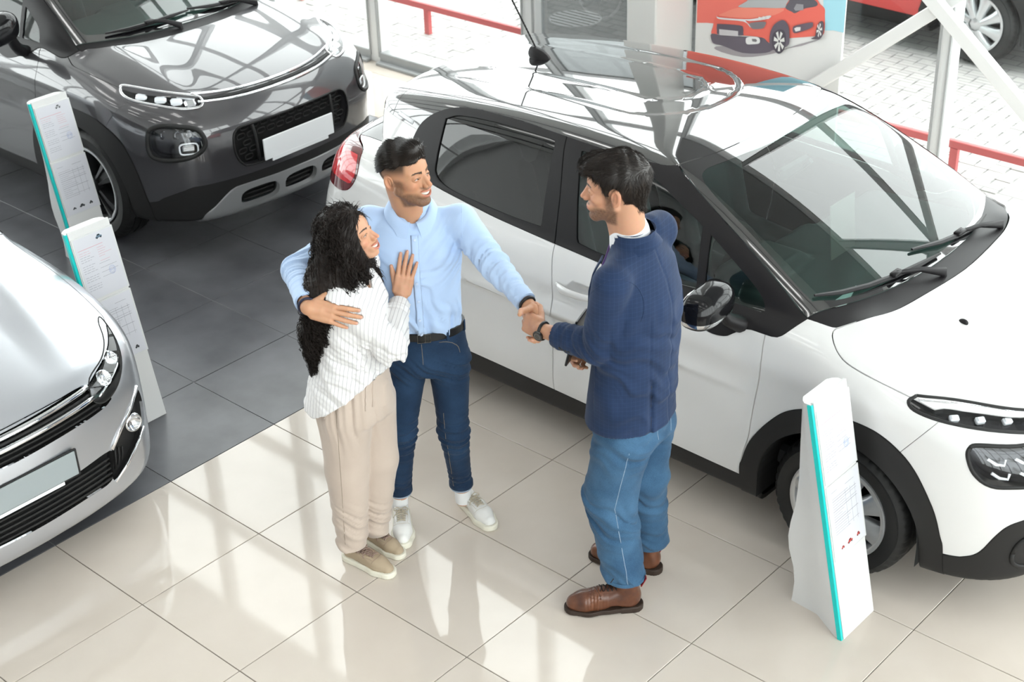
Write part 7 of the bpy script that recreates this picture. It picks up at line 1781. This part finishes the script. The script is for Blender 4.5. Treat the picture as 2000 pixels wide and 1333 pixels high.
    hN, kN, aN = W(-.035, .085, .74), W(-.085, .075, .48), W(-.030, .130, .12); hF, kF, aF = W(.065, -.075, .74), W(.050, -.050, .48), W(.082, -.085, .12)
    def Fd(Q):
        d = smax(torso(Q, ax, pk, fd), .70-Q[:, 2], .05)
        a = smin(cone(Q, hN, kN, .112, .098), cone(Q, kN, aN, .098, .079), .04); c_ = smin(cone(Q, hF, kF, .108, .092), cone(Q, kF, aF, .092, .074), .04)
        f = .0085*pleats(Q, UP*.9+RH*.35, 30, 1.8, 3)*(np.exp(-((Q[:, 2]-.42)/.10)**2)+.7*sstep(.30, .15, Q[:, 2])+.7*np.exp(-((Q[:, 2]-.70)/.07)**2))
        d = smin(d, smin(a, c_, .010), .03)+f; d = smax(d, Q[:, 2]-.98, .004); return smax(d, (.128+.12*((Q-b)@-f3)*0)-Q[:, 2], .004)
    jn = P.add('jeans', Fd, np.array((1.70, .42, .10)), np.array((2.30, 1.08, 1.0)), .0088, DENIM2)
    for c_, r_ in ((aN, .0795), (aF, .0745)): MB().lathe([(r_-.006, .006), (r_, .006), (r_+.0025, .010), (r_+.0025, .020), (r_, .023)], 36, 'z', c_-b).build('hem', DENIM2, jn, angle=.8)
    surf_line('outer_seam', Fd, [W(-.030, .3, .80)]+[hN*(1-t)+kN*t+DH*.25+RH*.012 for t in np.linspace(0, 1, 14)]+[kN*(1-t)+aN*t+DH*.25+RH*.012 for t in np.linspace(.08, .96, 14)], DH, .0024, .001, MAT['stitch_white'], jn, b)
    pcx = [(.055, .79), (.155, .785), (.150, .70), (.105, .675), (.060, .70), (.055, .79)]
    pq = W(0, 0, 0); dirp = nrm(-f3*.55+DH*.6); rgt = nrm(np.cross(UP, dirp))
    out = []
    for (a0, z0), (a1, z1) in zip(pcx[:-1], pcx[1:]): out += [W(0, 0, 0)+dirp*.25+rgt*((a0+(a1-a0)*t)-.03)+UP*(z0+(z1-z0)*t) for t in np.linspace(0, 1, 5)[:-1]]
    surf_line('back_pocket_seam', Fd, out+[out[0]], dirp, .0022, .001, MAT['stitch_white'], jn, b)
    # body
    hd = Head(W(-.062, .0, 1.712), -RH*.97-DH*.20-UP*.05, UP, 1.03, False, 0.05, W(-.010, .0, 1.47), .058); P.hd = hd
    P.skinpart(lambda Q: smax(hd.F(Q), 1.42-Q[:, 2], .01), np.array((1.76, .52, 1.41)), np.array((2.14, .90, 1.86)), .0028, hd.tint(beard=.80, fade=0, lip=(.48, .17, .14)))
    P.skinpart(lambda Q: smax(torso(Q, ax, keys, fd)+.03, Q[:, 2]-1.47, .01), np.array((1.7, .45, .80)), np.array((2.3, 1.05, 1.49)), .02)
    HF = Hand(wrF, nrm(-RH*.75+DH*.10-UP*.45), nrm(-RH*.3-DH*.9-UP*.1), 1, 1.0, ((45, 50, 25),)*4, (4, 0, -3, -6), (50, 30, 5, 10))
    P.hand(HS, el, (.027, .038)); P.hand(HF, elF, (.027, .038)); P.links = [(0, 1, W(0, 0, 1.40), W(0, 0, 1.49)), (2, 1, el, sh), (3, 1, elF, shF)]; P.body(SK); hd.eyes(O, b, (0, 0))
    shoe(P, (2.130, .655), (1.905, .440), 'boot', (MAT['boot_leather'], MAT['boot_sole']), MAT['lace_dark'])
    shoe(P, (2.060, .872), (1.762, .770), 'boot', (MAT['boot_leather'], MAT['boot_sole']), MAT['lace_dark'])
    # hair
    def Fh(Q):
        q = hd.loc(Q); y = np.abs(q[:, 1]); x, z = q[:, 0], q[:, 2]
        d = ell3(q, (-.012, 0, .040), (.108, .087, .098)); d = smin(d, ell3(q, (.055, 0, .088), (.060, .058, .036)), .03); d = smin(d, ell3(q, (.085, .0, .078), (.028, .050, .022)), .02)
        d = smin(d, cone(q, (-.055, 0, .0), (-.060, 0, -.060), .052, .036), .03)
        hl = np.where(x > .02, .050+.10*(x-.02), np.where(x > -.030, .018+.64*(x+.03), -.066)); hl = np.where((x > .012) & (x < .034) & (y > .05), np.minimum(hl, -.010), hl)
        d = smax(d, (.020-.95*np.maximum(-x-.004, 0)+1.15*np.maximum(x-.022, 0)*1.0)-z-.0, .010) if 0 else smax(d, hl_(x, y)-z, .008)
        ear = ell3(np.stack([x, y, z], 1), (-.006, .090, -.008), (.030, .03, .038)); d = smax(d, -ear, .006)
        return d+.0022*np.sin(90*(q[:, 1]+.3*x)+4*np.sin(26*x+12*z))
    V, Q, N = surfnet(Fh, np.array((1.74, .50, 1.58)), np.array((2.14, .92, 1.90)), .0040)
    q = hd.loc(V); dn = rng.random(len(V)); sel = np.where(dn < .42)[0]
    def df(p, nn):
        ql = hd.loc(p); topk = sstep(.05, .09, ql[:, 2]); dl = np.stack([.9*topk+.30*(1-topk)*np.sign(ql[:, 0]+.06), .15+0*ql[:, 0], -.9*(1-topk)-.05*topk], 1); w = dl@hd.R.T; return w-nn*((w*nn).sum(1))[:, None]*.9
    ew = hd.wld((-.008, -.09, -.008)); el_ = hd.wld((-.008, .09, -.008)); sel = sel[(np.linalg.norm(V[sel]-ew, axis=1) > .047) & (np.linalg.norm(V[sel]-el_, axis=1) > .047)]; strands('hair', V[sel], N[sel], df, O, b, HAIRM, .022, .0009, 4, .06, .13, base=(V, Q))
    # watch
    n_ = nrm(el-wr); c_ = wr+n_*.010; a_ = nrm(np.cross(n_, UP)); e_ = np.cross(n_, a_); m = MB(); wt = bpy.data.objects.new('wristwatch', None); COL.objects.link(wt); wt.parent = O; wt.empty_display_size = .05
    m.tube([c_+.0315*(math.cos(t)*a_+math.sin(t)*e_)-b for t in np.linspace(0, 2*PI, 33)], [.0085]*33, 8, cap=False, flat=.35, up=n_) if 0 else m.tube([c_+.0315*(math.cos(t)*a_+math.sin(t)*e_)-b for t in np.linspace(0, 2*PI, 33)], .0062, 8, cap=False)
    m.build('watch_strap', MAT['watch_black'], wt, smooth=True)
    zf = nrm(HS.Z*.8-UP*.45); zf = nrm(zf-(zf@n_)*n_); R_ = np.stack([n_, np.cross(zf, n_), zf], 1); m = MB().lathe([(0, .009), (.014, .009), (.0165, .010), (.020, .0085), (.021, .004), (.019, -.002)], 32, 'z'); m.v = [tuple(c_+zf*.031+R_@np.array(v)-b) for v in m.v]; m.build('watch_case', MAT['buckle'], wt, angle=.5)
    m = MB().lathe([(0, .0095), (.0145, .0095), (.0148, .009)], 32, 'z'); m.v = [tuple(c_+zf*.031+R_@np.array(v)-b) for v in m.v]; m.build('watch_dial', MAT['screen_black'], wt)
    for k in range(12):
        m = MB().box((.012*math.cos(k*PI/6), .012*math.sin(k*PI/6), .0099), (.0030, .0009, .0004), rz_(k*PI/6)); m.v = [tuple(c_+zf*.031+R_@np.array(v)-b) for v in m.v]; m.build('hour_mark', MAT['satin_chrome'], wt)
    # tablet held in the far hand
    cT = W(-.205, -.03, 1.105); X_ = nrm(RH*.22+UP*.96); Zt = nrm(f3*.9+DH*.2); Zt = nrm(Zt-(Zt@X_)*X_); Y_ = np.cross(Zt, X_); R_ = np.stack([X_, Y_, Zt], 1)
    T = empty('tablet', cT); tag(T, 'black tablet held behind the sleeve of the person in the navy jacket', 'tablet')
    MB().box((0, 0, 0), (.19, .125, .009), R_, bev=.0025).build('tablet_case', MAT['watch_black'], T); MB().box(np.array(Zt)*.0048, (.178, .113, .0008), R_).build('tablet_screen', MAT['screen_black'], T)
def hl_(x, y):
    xs = [-.15, -.09, -.06, -.035, -.018, .0, .010, .022, .034, .045, .07, .10]
    zs = [-.072, -.070, -.060, -.038, .014, .016, -.012, -.006, .030, .050, .056, .060]
    return np.interp(x, xs, zs)
build_man(); build_woman(); build_sales()
# ---------------------------------------------------------------- parked car on the forecourt beyond the glass
def repaint(o, old, new):
    if o.type == 'MESH' and o.data.materials and o.data.materials[0] == MAT[old]: o.data = o.data.copy(); o.data.materials[0] = MAT[new]
    for c in o.children: repaint(c, old, new)
OUT = copy_tree(CAR_W); OUT.location = (.23, 7.85, -.03); repaint(OUT, 'white_paint', 'red_paint')
tag(OUT, 'red parked hatchback on the paved forecourt outside the window wall', 'car')
